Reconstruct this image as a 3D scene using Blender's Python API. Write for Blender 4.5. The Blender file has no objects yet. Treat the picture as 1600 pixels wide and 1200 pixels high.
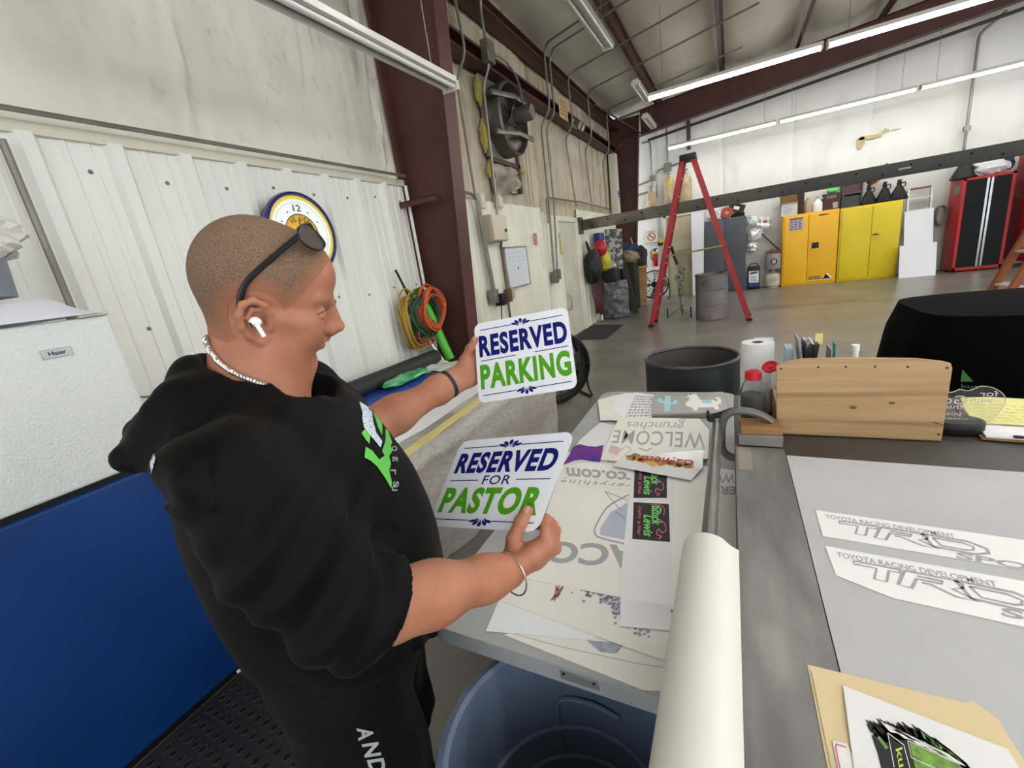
import bpy, bmesh, math, random
import numpy as np
from mathutils import Vector, Matrix, noise as mnoise
from mathutils.bvhtree import BVHTree
SC = bpy.context.scene
COL = SC.collection
PI = math.pi
# ------------------------------------------------------------------ camera
EYE = Vector((0.0, 0.0, 1.62))
FPX = 664.84
ROT = Matrix(((0.8893415, 0.4356852, -0.1387447), (0.0002864, 0.3029062, 0.9530203), (0.4572435, -0.8476003, 0.2692623)))
cam_data = bpy.data.cameras.new('camera')
cam_data.sensor_width = 36.0
cam_data.lens = 36.0 * FPX / 1600.0
cam_data.clip_start = 0.02
cam_data.clip_end = 200
cam = bpy.data.objects.new('camera', cam_data)
COL.objects.link(cam)
cam.matrix_world = Matrix.Translation(EYE) @ ROT.transposed().to_4x4()
SC.camera = cam
# ------------------------------------------------------------------ daylight through the open bay doors, exposure
world = bpy.data.worlds.new('daylight')
SC.world = world
world.use_nodes = True
wb = world.node_tree.nodes['Background']
wb.inputs[0].default_value = (0.93, 0.97, 1.0, 1)
wb.inputs[1].default_value = 1.0
SC.view_settings.view_transform = 'Standard'
SC.view_settings.look = 'None'
SC.view_settings.gamma = 1
SC.view_settings.exposure = 1.12
SC.view_settings.use_curve_mapping = False
TUBE_POWER = 17.0


def ray(px, py):
    return ROT.transposed() @ Vector(((px - 800) / FPX, -(py - 600) / FPX, -1.0))


def onz(px, py, z):
    r = ray(px, py)
    return EYE + r * ((z - EYE.z) / r.z)


def onx(px, py, x):
    r = ray(px, py)
    return EYE + r * (x / r.x)


def ony(px, py, y):
    r = ray(px, py)
    return EYE + r * (y / r.y)


def at(px, py, d):
    return EYE + ray(px, py) * d


# ------------------------------------------------------------------ materials
def lin(h):
    if isinstance(h, str):
        h = h.lstrip('#')
        c = [int(h[i:i + 2], 16) / 255 for i in (0, 2, 4)]
    else:
        c = h
    return tuple(v / 12.92 if v <= 0.04045 else ((v + 0.055) / 1.055) ** 2.4 for v in c) + (1.0,)


MATS = {}


def mat(name, col, rough=0.5, metal=0.0, col2=None, scale=8.0, stretch=(1, 1, 1), bump=0.0, bscale=40.0, contrast=(0.35, 0.65),
        spec=0.5, trans=0.0, emit=0.0, alpha=1.0, coat=0.0, sheen=0.0, detail=6.0, sss=0.0, ior=1.45, bstretch=None):
    if name in MATS:
        return MATS[name]
    m = bpy.data.materials.new(name)
    m.use_nodes = True
    nt = m.node_tree
    N = nt.nodes
    L = nt.links
    b = N['Principled BSDF']
    b.inputs['Base Color'].default_value = lin(col)
    b.inputs['Roughness'].default_value = rough
    b.inputs['Metallic'].default_value = metal
    b.inputs['Specular IOR Level'].default_value = spec
    b.inputs['Transmission Weight'].default_value = trans
    b.inputs['IOR'].default_value = ior
    b.inputs['Alpha'].default_value = alpha
    b.inputs['Coat Weight'].default_value = coat
    b.inputs['Sheen Weight'].default_value = sheen
    if sss:
        b.inputs['Subsurface Weight'].default_value = sss
        b.inputs['Subsurface Radius'].default_value = (0.012, 0.005, 0.003)
        b.inputs['Subsurface Scale'].default_value = 1.0
    if emit:
        b.inputs['Emission Color'].default_value = lin(col)
        b.inputs['Emission Strength'].default_value = emit
    tc = None
    if col2 or bump:
        tc = N.new('ShaderNodeTexCoord')
    if col2:
        mp = N.new('ShaderNodeMapping')
        mp.inputs['Scale'].default_value = stretch
        nz = N.new('ShaderNodeTexNoise')
        nz.inputs['Scale'].default_value = scale
        nz.inputs['Detail'].default_value = detail
        rp = N.new('ShaderNodeValToRGB')
        rp.color_ramp.elements[0].position = contrast[0]
        rp.color_ramp.elements[1].position = contrast[1]
        rp.color_ramp.elements[0].color = lin(col)
        rp.color_ramp.elements[1].color = lin(col2)
        L.new(tc.outputs['Object'], mp.inputs[0])
        L.new(mp.outputs[0], nz.inputs[0])
        L.new(nz.outputs[0], rp.inputs[0])
        L.new(rp.outputs[0], b.inputs['Base Color'])
    if bump:
        nz2 = N.new('ShaderNodeTexNoise')
        nz2.inputs['Scale'].default_value = bscale
        nz2.inputs['Detail'].default_value = 4
        bp = N.new('ShaderNodeBump')
        bp.inputs['Strength'].default_value = bump
        bp.inputs['Distance'].default_value = 0.01
        if bstretch:
            mp2 = N.new('ShaderNodeMapping')
            mp2.inputs['Scale'].default_value = bstretch
            L.new(tc.outputs['Object'], mp2.inputs[0])
            L.new(mp2.outputs[0], nz2.inputs[0])
        else:
            L.new(tc.outputs['Object'], nz2.inputs[0])
        L.new(nz2.outputs[0], bp.inputs['Height'])
        L.new(bp.outputs[0], b.inputs['Normal'])
    MATS[name] = m
    return m


def layer(m, col, scale=3.0, stretch=(1, 1, 1), contrast=(0.5, 0.7), amount=1.0, offset=(0, 0, 0), kind='noise', mask=None):
    """lay stains / wear of their own colour over a material's base colour"""
    nt = m.node_tree
    N = nt.nodes
    L = nt.links
    b = N['Principled BSDF']
    tc = N.new('ShaderNodeTexCoord')
    mp = N.new('ShaderNodeMapping')
    mp.inputs['Scale'].default_value = stretch
    mp.inputs['Location'].default_value = offset
    L.new(tc.outputs['Object'], mp.inputs[0])
    if kind == 'noise':
        t = N.new('ShaderNodeTexNoise')
        t.inputs['Scale'].default_value = scale
        t.inputs['Detail'].default_value = 8
        t.inputs['Distortion'].default_value = 0.6
        out = t.outputs[0]
    elif kind == 'wave':
        t = N.new('ShaderNodeTexWave')
        t.inputs['Scale'].default_value = scale
        t.inputs['Distortion'].default_value = 6
        t.inputs['Detail'].default_value = 4
        t.inputs['Detail Scale'].default_value = 0.7
        out = t.outputs[1]
    L.new(mp.outputs[0], t.inputs[0])
    mr = N.new('ShaderNodeMapRange')
    mr.inputs[1].default_value = contrast[0]
    mr.inputs[2].default_value = contrast[1]
    mr.inputs[4].default_value = amount
    L.new(out, mr.inputs[0])
    fac = mr.outputs[0]
    if mask:  # (axis, lo, hi): fade in along an object axis
        sx = N.new('ShaderNodeSeparateXYZ')
        L.new(tc.outputs['Object'], sx.inputs[0])
        m2 = N.new('ShaderNodeMapRange')
        m2.inputs[1].default_value = mask[1]
        m2.inputs[2].default_value = mask[2]
        L.new(sx.outputs[mask[0]], m2.inputs[0])
        mm = N.new('ShaderNodeMath')
        mm.operation = 'MULTIPLY'
        L.new(fac, mm.inputs[0])
        L.new(m2.outputs[0], mm.inputs[1])
        fac = mm.outputs[0]
    mx = N.new('ShaderNodeMix')
    mx.data_type = 'RGBA'
    src = b.inputs['Base Color']
    if src.is_linked:
        L.new(src.links[0].from_socket, mx.inputs[6])
    else:
        mx.inputs[6].default_value = src.default_value
    mx.inputs[7].default_value = lin(col)
    L.new(fac, mx.inputs[0])
    L.new(mx.outputs[2], b.inputs['Base Color'])
    return m


# ------------------------------------------------------------------ mesh helpers
def box(bm, x0, x1, y0, y1, z0, z1, bev=0.0, seg=2, M=None):
    r = bmesh.ops.create_cube(bm, size=1.0, matrix=Matrix.Translation(((x0 + x1) / 2, (y0 + y1) / 2, (z0 + z1) / 2)) @ Matrix.Diagonal((abs(x1 - x0), abs(y1 - y0), abs(z1 - z0), 1)))
    vs = r['verts']
    if bev:
        es = list({e for v in vs for e in v.link_edges})
        rb = bmesh.ops.bevel(bm, geom=es, offset=bev, segments=seg, affect='EDGES', profile=0.6)
        vs = list({v for f in rb['faces'] for v in f.verts} | {v for v in vs if v.is_valid})
    if M is not None:
        bmesh.ops.transform(bm, matrix=M, verts=vs)
    return vs


def frames(pts):
    pts = [Vector(p) for p in pts]
    n = len(pts)
    T = []
    for i in range(n):
        a = pts[max(0, i - 1)]
        b = pts[min(n - 1, i + 1)]
        t = b - a
        T.append(t.normalized() if t.length > 1e-9 else Vector((0, 0, 1)))
    ref = Vector((0, 0, 1)) if abs(T[0].z) < 0.9 else Vector((1, 0, 0))
    u = T[0].cross(ref).normalized()
    out = []
    for i in range(n):
        u = (u - T[i] * u.dot(T[i]))
        if u.length < 1e-6:
            u = T[i].orthogonal()
        u.normalize()
        out.append((pts[i], u, T[i].cross(u).normalized()))
    return out


def tube(bm, pts, r, seg=8, radii=None, closed=False, cap=True, flat=1.0):
    fr = frames(pts)
    if closed:
        pts2 = list(pts) + [pts[0]]
        fr = frames(pts2)[:-1]
    rings = []
    for i, (p, u, v) in enumerate(fr):
        rr = radii[i] if radii else r
        rings.append([bm.verts.new(p + u * (rr * math.cos(2 * PI * k / seg)) + v * (rr * flat * math.sin(2 * PI * k / seg))) for k in range(seg)])
    m = len(rings)
    for i in range(m if closed else m - 1):
        a = rings[i]
        b = rings[(i + 1) % m]
        for k in range(seg):
            bm.faces.new((a[k], a[(k + 1) % seg], b[(k + 1) % seg], b[k]))
    if cap and not closed:
        bm.faces.new(rings[0][::-1])
        bm.faces.new(rings[-1])


def lathe(bm, prof, seg=32, M=None, arc=None, cap=False):
    M = M or Matrix.Identity(4)
    rings = []
    full = arc is None
    n = seg if full else seg + 1
    for (r, z) in prof:
        rings.append([bm.verts.new(M @ Vector((max(r, 1e-5) * math.cos((2 * PI * k / seg) if full else arc[0] + (arc[1] - arc[0]) * k / seg),
                                               max(r, 1e-5) * math.sin((2 * PI * k / seg) if full else arc[0] + (arc[1] - arc[0]) * k / seg), z))) for k in range(n)])
    for i in range(len(rings) - 1):
        a, b = rings[i], rings[i + 1]
        for k in range(n if full else n - 1):
            bm.faces.new((a[k], a[(k + 1) % n], b[(k + 1) % n], b[k]))
    if full and cap:
        if prof[0][0] > 1e-4:
            bm.faces.new(rings[0][::-1])
        if prof[-1][0] > 1e-4:
            bm.faces.new(rings[-1])


def prism(bm, poly, h0, h1, M=None):
    """extrude a 2D outline (x, y) from h0 to h1 along local z"""
    M = M or Matrix.Identity(4)
    a = [bm.verts.new(M @ Vector((p[0], p[1], h0))) for p in poly]
    b = [bm.verts.new(M @ Vector((p[0], p[1], h1))) for p in poly]
    n = len(poly)
    bm.faces.new(a[::-1])
    bm.faces.new(b)
    for k in range(n):
        bm.faces.new((a[k], a[(k + 1) % n], b[(k + 1) % n], b[k]))


def grid(bm, fn, nu, nv, thick=0.0, tdir=None):
    """parametric sheet fn(u, v) -> point; with thickness along tdir or the normals"""
    P = [[Vector(fn(i / nu, j / nv)) for j in range(nv + 1)] for i in range(nu + 1)]
    top = [[bm.verts.new(p) for p in row] for row in P]
    for i in range(nu):
        for j in range(nv):
            bm.faces.new((top[i][j], top[i + 1][j], top[i + 1][j + 1], top[i][j + 1]))
    if thick:
        bot = []
        for i in range(nu + 1):
            row = []
            for j in range(nv + 1):
                if tdir is not None:
                    n = Vector(tdir)
                else:
                    du = P[min(i + 1, nu)][j] - P[max(i - 1, 0)][j]
                    dv = P[i][min(j + 1, nv)] - P[i][max(j - 1, 0)]
                    n = du.cross(dv).normalized()
                row.append(bm.verts.new(P[i][j] - n * thick))
            bot.append(row)
        for i in range(nu):
            for j in range(nv):
                bm.faces.new((bot[i][j], bot[i][j + 1], bot[i + 1][j + 1], bot[i + 1][j]))
        for i in range(nu):
            bm.faces.new((top[i][0], bot[i][0], bot[i + 1][0], top[i + 1][0]))
            bm.faces.new((top[i][nv], top[i + 1][nv], bot[i + 1][nv], bot[i][nv]))
        for j in range(nv):
            bm.faces.new((top[0][j], top[0][j + 1], bot[0][j + 1], bot[0][j]))
            bm.faces.new((top[nu][j], bot[nu][j], bot[nu][j + 1], top[nu][j + 1]))


def frame_matrix(o, x, y):
    x = Vector(x).normalized()
    y = Vector(y)
    z = x.cross(y).normalized()
    y = z.cross(x)
    M = Matrix((x, y, z)).transposed().to_4x4()
    M.translation = Vector(o)
    return M


def obj(name, bm, m, parent=None, smooth=40, mods=None):
    me = bpy.data.meshes.new(name)
    if isinstance(bm, bmesh.types.BMesh):
        bm.to_mesh(me)
        bm.free()
    else:
        me.from_pydata(bm[0], [], bm[1])
    ms = m if isinstance(m, (list, tuple)) else [m]
    for mm in ms:
        me.materials.append(mm)
    if smooth:
        me.polygons.foreach_set('use_smooth', [True] * len(me.polygons))
        me.set_sharp_from_angle(angle=math.radians(smooth))
    o = bpy.data.objects.new(name, me)
    COL.objects.link(o)
    if parent is not None:
        attach(o, parent)
    return o


def attach(o, parent):
    """children are modelled in world coordinates"""
    o.parent = parent
    t = parent.location.copy() if parent.parent is None else Vector((0, 0, 0))
    o.matrix_parent_inverse = Matrix.Translation(-t)


def tag(o, label, cat, group=None, kind=None):
    o['label'] = label
    o['category'] = cat
    if group:
        o['group'] = group
    if kind:
        o['kind'] = kind
    return o


def thing(name, label, cat, loc=(0, 0, 0), group=None):
    o = bpy.data.objects.new(name, None)
    o.empty_display_size = 0.05
    COL.objects.link(o)
    o.location = loc
    return tag(o, label, cat, group)


def one(name, bm, m, label, cat, group=None, smooth=40):
    return tag(obj(name, bm, m, None, smooth), label, cat, group)


def struct(name, bm, m, parent=None, smooth=40):
    o = obj(name, bm, m, parent, smooth)
    if parent is None:
        o['kind'] = 'structure'
    return o


def dup(root, loc, label, group=None):
    r = root.copy()
    COL.objects.link(r)
    r.location = loc
    r['label'] = label
    if group:
        r['group'] = group
    for ch in list(root.children):
        c = ch.copy()
        COL.objects.link(c)
        c.parent = r
        for g in list(ch.children):
            d = g.copy()
            COL.objects.link(d)
            d.parent = c
    return r


def B():
    return bmesh.new()


def text_geo(s, bold=0.0, shear=0.0, spacing=1.0, flat=True):
    """outline text as (verts 2D, faces) scaled into the unit box"""
    cu = bpy.data.curves.new('lettering', 'FONT')
    cu.body = s
    cu.size = 1.0
    cu.offset = bold
    cu.shear = shear
    cu.space_character = spacing
    cu.resolution_u = 4
    o = bpy.data.objects.new('lettering', cu)
    COL.objects.link(o)
    dg = bpy.context.evaluated_depsgraph_get()
    me = o.evaluated_get(dg).to_mesh()
    vs = [(v.co.x, v.co.y) for v in me.vertices]
    fs = [tuple(p.vertices) for p in me.polygons]
    o.evaluated_get(dg).to_mesh_clear()
    bpy.data.objects.remove(o)
    bpy.data.curves.remove(cu)
    if not vs:
        return [], [], 1
    x0 = min(v[0] for v in vs)
    x1 = max(v[0] for v in vs)
    y0 = min(v[1] for v in vs)
    y1 = max(v[1] for v in vs)
    return [((v[0] - x0) / (x1 - x0), (v[1] - y0) / (y1 - y0)) for v in vs], fs, (x1 - x0) / (y1 - y0)


def add_text(bm, s, fn, u0, u1, v0, v1, bold=0.0, shear=0.0, spacing=1.0, flip=False, mi=0):
    """lay lettering on a surface: fn(u, v) -> point; the text fills u0..u1 x v0..v1"""
    vs, fs, _ = text_geo(s, bold, shear, spacing)
    V = [bm.verts.new(fn(u0 + (u1 - u0) * (1 - a if flip else a), v0 + (v1 - v0) * b)) for a, b in vs]
    for f in fs:
        try:
            ff = bm.faces.new([V[i] for i in f])
            ff.material_index = mi
        except ValueError:
            pass


def add_poly(bm, pts, fn, mi=0):
    f = bm.faces.new([bm.verts.new(fn(*p)) for p in pts])
    f.material_index = mi
    return f


def stroke(bm, pts, w, fn, mi=0):
    """a flat ribbon along a 2D path on a surface"""
    n = len(pts)
    L = []
    R = []
    for i, p in enumerate(pts):
        a = pts[max(0, i - 1)]
        b = pts[min(n - 1, i + 1)]
        dx, dy = b[0] - a[0], b[1] - a[1]
        l = math.hypot(dx, dy) or 1
        ww = w[i] if isinstance(w, (list, tuple)) else w
        L.append(bm.verts.new(fn(p[0] - dy / l * ww / 2, p[1] + dx / l * ww / 2)))
        R.append(bm.verts.new(fn(p[0] + dy / l * ww / 2, p[1] - dx / l * ww / 2)))
    for i in range(n - 1):
        f = bm.faces.new((R[i], R[i + 1], L[i + 1], L[i]))
        f.material_index = mi


def arc(cx, cy, r, a0, a1, n=16, ry=None):
    ry = ry or r
    return [(cx + r * math.cos(math.radians(a0 + (a1 - a0) * k / n)), cy + ry * math.sin(math.radians(a0 + (a1 - a0) * k / n))) for k in range(n + 1)]


def plane_fn(M, lift=0.0):
    return lambda u, v: M @ Vector((u, v, lift))


def smoothpath(ctrl, n=8):
    """Catmull-Rom through control points"""
    P = [Vector(p) for p in ctrl]
    out = []
    for i in range(len(P) - 1):
        p0, p1, p2, p3 = P[max(0, i - 1)], P[i], P[i + 1], P[min(len(P) - 1, i + 2)]
        for k in range(n):
            t = k / n
            out.append(0.5 * ((2 * p1) + (p2 - p0) * t + (2 * p0 - 5 * p1 + 4 * p2 - p3) * t * t + (3 * p1 - p0 - 3 * p2 + p3) * t ** 3))
    out.append(P[-1])
    return out


RNG = random.Random(7)
# ================================================================== ROOM
WX = -2.9            # left wall
WY = 14.4            # back wall
def ceil_z(x):
    return 5.22 + 0.086 * (x + 1.7)


m_floor = mat('polished_concrete', '#6d6760', 0.30, 0, '#8b857c', 1.2, contrast=(0.3, 0.75), spec=0.5, bump=0.03, bscale=3)
layer(m_floor, '#544e48', 0.5, contrast=(0.5, 0.75), amount=0.5)
layer(m_floor, '#9a948a', 2.2, contrast=(0.6, 0.8), amount=0.35, offset=(5, 3, 0))
layer(m_floor, '#3f3a36', 5.0, (1, 0.15, 1), contrast=(0.66, 0.74), amount=0.6)
bm = B()
box(bm, -3.1, 14.0, -6.0, 14.6, -0.15, 0.0)
struct('floor', bm, m_floor)

# insulation facing with sagging folds, soot streaks
m_upper = mat('insulation_facing', '#d3cdbd', 0.55, 0, '#ddd8ca', 1.5, bump=0.15, bscale=6)
layer(m_upper, '#6e6656', 1.6, (0.3, 1.0, 0.5), (0.47, 0.72), 0.7, mask=(2, 2.6, 4.4))
layer(m_upper, '#463f35', 4.0, (0.3, 2.6, 1.5), (0.6, 0.8), 0.5, offset=(7, 2, 3), mask=(1, .6, 3.2))
layer(m_upper, '#463f35', 7.0, (0.3, 1.4, 0.35), (0.56, 0.74), 0.6, offset=(2, 1, 5), mask=(2, 2.9, 4.2))
m_upper2 = mat('insulation_facing_sooty', '#b3a68d', 0.6, 0, '#c8bda6', 2.0, bump=0.25, bscale=6)
layer(m_upper2, '#5b4f3e', 3.0, (0.3, 2.2, 0.16), (0.5, 0.75), 0.75)
layer(m_upper2, '#39322a', 9.0, (0.3, 2.0, 0.12), (0.6, 0.72), 0.6, offset=(4, 2, 1))
layer(m_upper2, '#ded6c4', 1.3, (0.3, 1, 1), (0.55, 0.75), 0.6, offset=(1, 7, 3))


def upper_wall(name, y0, y1, z0, z1, m, seams, amp):
    bm = B()
    n = int((y1 - y0) / 0.04)

    def f(u, v):
        y = y0 + (y1 - y0) * u
        z = z0 + (z1 - z0) * v
        d = 0.03 * mnoise.noise(Vector((y * 1.1, z * 0.6, 3))) + amp * mnoise.noise(Vector((y * 9, z * 0.9, 1)))
        for s in seams:
            k = math.exp(-((y - s + 0.06 * (z - 3)) / 0.07) ** 2)
            d += 0.025 * k * math.sin((y - s + 0.06 * (z - 3)) * 110)
            d -= 0.03 * math.exp(-((y - s) / 0.35) ** 2)
        return (WX + 0.0 + d - 0.03, y, z)
    grid(bm, f, n, 30)
    bmesh.ops.recalc_face_normals(bm, faces=bm.faces)
    return struct(name, bm, m)


upper_wall('wall_left', -6, 3.95, 2.44, 5.4, m_upper, (1.9, 0.1, 3.62), 0.010)
upper_wall('wall_left.001', 3.85, 13.2, 2.2, 5.4, m_upper2, (5.3, 7.4, 9.3, 11.2), 0.022)

# ribbed steel liner panels
m_panel = mat('white_steel_liner', '#dcdcd4', 0.38, 0, '#e4e4dd', 0.8, spec=0.4)
layer(m_panel, '#b9b6aa', 3.0, (0.3, 1, 0.5), (0.62, 0.85), 0.35)
m_panel2 = mat('white_steel_liner_yellowed', '#d9d6c4', 0.42, 0, '#e6e3d3', 1.2, spec=0.4)
layer(m_panel2, '#a39d8a', 3.0, (0.3, 1.2, 0.35), (0.58, 0.82), 0.45)
layer(m_panel2, '#77705f', 2.0, (0.3, 1.5, 0.3), (0.62, 0.82), 0.5, offset=(2, 3, 1), mask=(2, 1.2, 0.0))


def liner(name, y0, y1, z0, z1, m, first, label=None):
    """profiled sheet: major ribs every 0.342 m, two low stiffeners between"""
    pts = []
    H = 0.034
    rib = 0.342
    k = math.floor((y0 - first) / rib) - 1
    while first + k * rib < y1 + rib:
        b = first + k * rib
        for dy, h in ((-0.055, 0), (-0.030, H), (0.022, H), (0.047, 0), (0.110, 0), (0.117, .005), (0.140, .005), (0.147, 0), (0.205, 0), (0.212, .005), (0.235, .005), (0.242, 0)):
            pts.append((b + dy, h))
        k += 1
    pts = [p for p in pts if y0 < p[0] < y1]
    pts = [(y0, 0)] + pts + [(y1, 0)]
    bm = B()
    x0 = WX - 0.005
    for (a, ha), (b, hb) in zip(pts, pts[1:]):
        q = [bm.verts.new(v) for v in ((x0 + ha, a, z0), (x0 + hb, b, z0), (x0 + hb, b, z1), (x0 + ha, a, z1))]
        bm.faces.new(q)
        # folded top edge
        q2 = [bm.verts.new(v) for v in ((x0 + ha, a, z1), (x0 + hb, b, z1), (x0 - 0.12, b, z1), (x0 - 0.12, a, z1))]
        bm.faces.new(q2)
    bmesh.ops.remove_doubles(bm, verts=bm.verts, dist=1e-5)
    bmesh.ops.recalc_face_normals(bm, faces=bm.faces)
    o = struct(name, bm, m, smooth=20)
    return o


liner('wall_left.002', -6, 3.74, 0, 2.51, m_panel, 1.03)
liner('wall_left.003', 3.86, 7.30, 0, 2.46, m_panel2, 1.03)
liner('wall_left.004', 7.42, 7.98, 0, 2.36, m_panel2, 1.20)
liner('wall_left.005', 9.30, 13.2, 0, 2.52, m_panel2, 1.10)
bm = B()
rr = random.Random(3)
for z in (2.36, 1.55, 0.8):
    for k in range(-4, 9):
        y = 1.03 + 0.342 * k + 0.20
        if y < 3.7:
            lathe(bm, [(0.011, 0), (0.011, 0.004), (0.006, 0.008), (0.0, 0.008)], 8, Matrix.Translation((WX - .004, y, z + rr.uniform(-.02, .02))) @ Matrix.Rotation(PI / 2, 4, 'Y'))
struct('trim_1', bm, mat('screw_grey', '#77756e', .5, .4))
# ledge between liner and insulation, door head panel
bm = B()
box(bm, WX - 0.06, WX + 0.02, -6, 3.72, 2.50, 2.56, .008)
struct('trim_2', bm, mat('cream_ledge', '#d5cfbd', .5))
bm = B()
box(bm, WX - 0.05, WX + .01, 7.30, 7.42, 0, 2.40)
box(bm, WX - 0.05, WX + .015, 7.98, 9.30, 2.26, 2.36, .01)
box(bm, WX - 0.05, WX + .015, 7.98, 8.10, 0, 2.28, .01)
box(bm, WX - 0.05, WX + .015, 9.18, 9.32, 0, 2.28, .01)
struct('trim_3', bm, m_panel2)
m_door = mat('cream_door_paint', '#d6d2c2', 0.45, 0, '#c6c1af', 2)
layer(m_door, '#8f8a7c', 2.5, (1, 1, .4), (0.55, 0.8), 0.5, mask=(2, 1.2, 0))
bm = B()
box(bm, WX - 0.06, WX - 0.015, 8.10, 9.18, 0.01, 2.27)
dr = struct('door_1', bm, m_door)
bm = B()
hp = onx(926, 485, WX + .03)
tube(bm, smoothpath([(WX - .01, 8.25, .86), (WX + .05, 8.25, .83), (WX + .06, 8.25, .72), (WX + .05, 8.25, .60), (WX - .01, 8.25, .57)], 5), .011, 8)
obj('door_handle', bm, mat('dull_steel', '#8b8a85', .35, .8), dr)

# back wall
m_back = mat('back_wall_facing', '#d3d3cd', 0.6, 0, '#dbdbd6', 0.8, bump=0.08, bscale=4)
layer(m_back, '#a8a498', 1.5, (1, .3, .6), (0.55, 0.85), 0.4)
bm = B()


def f(u, v):
    x = -3.3 + 17.5 * u
    z = 6.8 * v
    d = 0.02 * mnoise.noise(Vector((x * 0.8, z * 0.6, 9)))
    for s in (-1.9, -0.2, 1.45, 3.05, 4.62, 6.2, 7.8):
        d += 0.03 * math.exp(-((x - s) / 0.05) ** 2) + 0.02 * math.exp(-((x - s) / 0.3) ** 2)
    return (x, WY + 0.04 + d, z)


grid(bm, f, 350, 20)
bmesh.ops.recalc_face_normals(bm, faces=bm.faces)
struct('wall_back', bm, m_back)
bm = B()
for x, z, w, h in ((3.05, 3.35, .5, .10), (2.85, 3.28, .16, .3), (3.3, 3.42, .14, .10), (3.5, 3.4, .2, .03)):
    rr2 = random.Random(int(x * 100))
    n = 14
    pts = [(x + (w / 2) * (0.7 + .5 * rr2.random()) * math.cos(2 * PI * k / n), z + (h / 2) * (.5 + .7 * rr2.random()) * math.sin(2 * PI * k / n)) for k in range(n)]
    pp = [bm.verts.new((p[0], WY + 0.012, p[1])) for p in pts]
    bm.faces.new(pp)
o = struct('trim_4', bm, mat('yellowed_glue', '#b7a877', .7))
# grey dado strip low on the back wall
# ceiling: insulation sagging between the purlins
m_ceil = mat('ceiling_facing', '#d6d0c2', 0.7, 0, '#dfdacd', 1.2, bump=0.12, bscale=5)
layer(m_ceil, '#a29a8a', 1.2, (1, .4, 1), (0.5, 0.8), 0.5)
PURL = [-0.2 + 1.5 * k for k in range(-1, 8)]
bm = B()


def f(u, v):
    x = -3.05 + 17.2 * u
    y = -6 + 20.6 * v
    t = ((x - PURL[0]) / 1.5) % 1.0
    sag = -0.14 * math.sin(PI * t) ** 0.8 + 0.07
    sag += 0.025 * mnoise.noise(Vector((x * 1.5, y * 0.7, 0))) + 0.02 * mnoise.noise(Vector((x * 3, y * 2.2, 5)))
    return (x, y, ceil_z(x) + sag)


grid(bm, f, 230, 70)
struct('ceiling', bm, m_ceil)

# ------------------------------------------------------------------ steel frame
m_steel = mat('oxide_red_steel', '#4a2b27', 0.5, 0, '#553430', 2.0, spec=0.4)
layer(m_steel, '#35201d', 2.0, (1, 1, .4), (0.55, 0.8), 0.5)


def column(yc, label):
    t = thing('steel_column', label, 'column', (WX, yc, 0), 'oxide red frame columns')
    zt = 4.88
    bm = B()
    xi0, xi1 = WX + 0.40, WX + 0.76     # inner flange leans into the room
    # web
    v = [(WX, yc - .006), (WX, yc + .006)]
    prism(bm, [(WX - .02, 0), (xi0, 0), (xi1, zt), (WX - .02, zt)], -0.006, 0.006, frame_matrix((0, yc, 0), (1, 0, 0), (0, 0, 1)))
    obj('web', bm, m_steel, t)
    bm = B()
    prism(bm, [(xi0, 0), (xi0 + .012, 0), (xi1 + .012, zt), (xi1, zt)], -0.10, 0.10, frame_matrix((0, yc, 0), (1, 0, 0), (0, 0, 1)))
    obj('inner_flange', bm, m_steel, t)
    bm = B()
    box(bm, WX - .03, WX + .006, yc - .1, yc + .1, 0, zt)
    obj('outer_flange', bm, m_steel, t)
    bm = B()
    box(bm, WX - .02, xi0 + .06, yc - .12, yc + .12, 0, .015)
    obj('base_plate', bm, m_steel, t)


column(3.80, 'big oxide red tapered steel column standing behind the hanging cord coils')
column(13.0, 'oxide red steel column in the far corner next to the wall-mounted tan tanks')


def rafter(yc, label):
    t = thing('roof_rafter', label, 'rafter', (WX, yc, 4.4), 'oxide red roof rafters')
    M = frame_matrix((0, yc, 0), (1, 0, 0), (0, 0, 1))
    x1 = 12.0

    def zt(x):
        return 4.98 + 0.086 * (x + 1.7)

    def zb(x):
        return max(4.33, 4.42 + 0.088 * (x + 1.6)) if x > -2.2 else 4.33 - 0.0 * x
    bm = B()
    prism(bm, [(-2.11, zb(-2.11)), (x1, zb(x1)), (x1, zt(x1)), (-2.11, zt(-2.11))], -.006, .006, M)
    obj('web', bm, m_steel, t)
    bm = B()
    prism(bm, [(-2.3, zb(-2.15) - .06), (-2.15, zb(-2.15) - .012), (x1, zb(x1) - .012), (x1, zb(x1)), (-2.15, zb(-2.15)), (-2.3, zb(-2.15) - .048)], -.1, .1, M)
    obj('bottom_flange', bm, m_steel, t)
    bm = B()
    prism(bm, [(WX, zt(WX)), (x1, zt(x1)), (x1, zt(x1) + .012), (WX, zt(WX) + .012)], -.1, .1, M)
    obj('top_flange', bm, m_steel, t)


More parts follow.
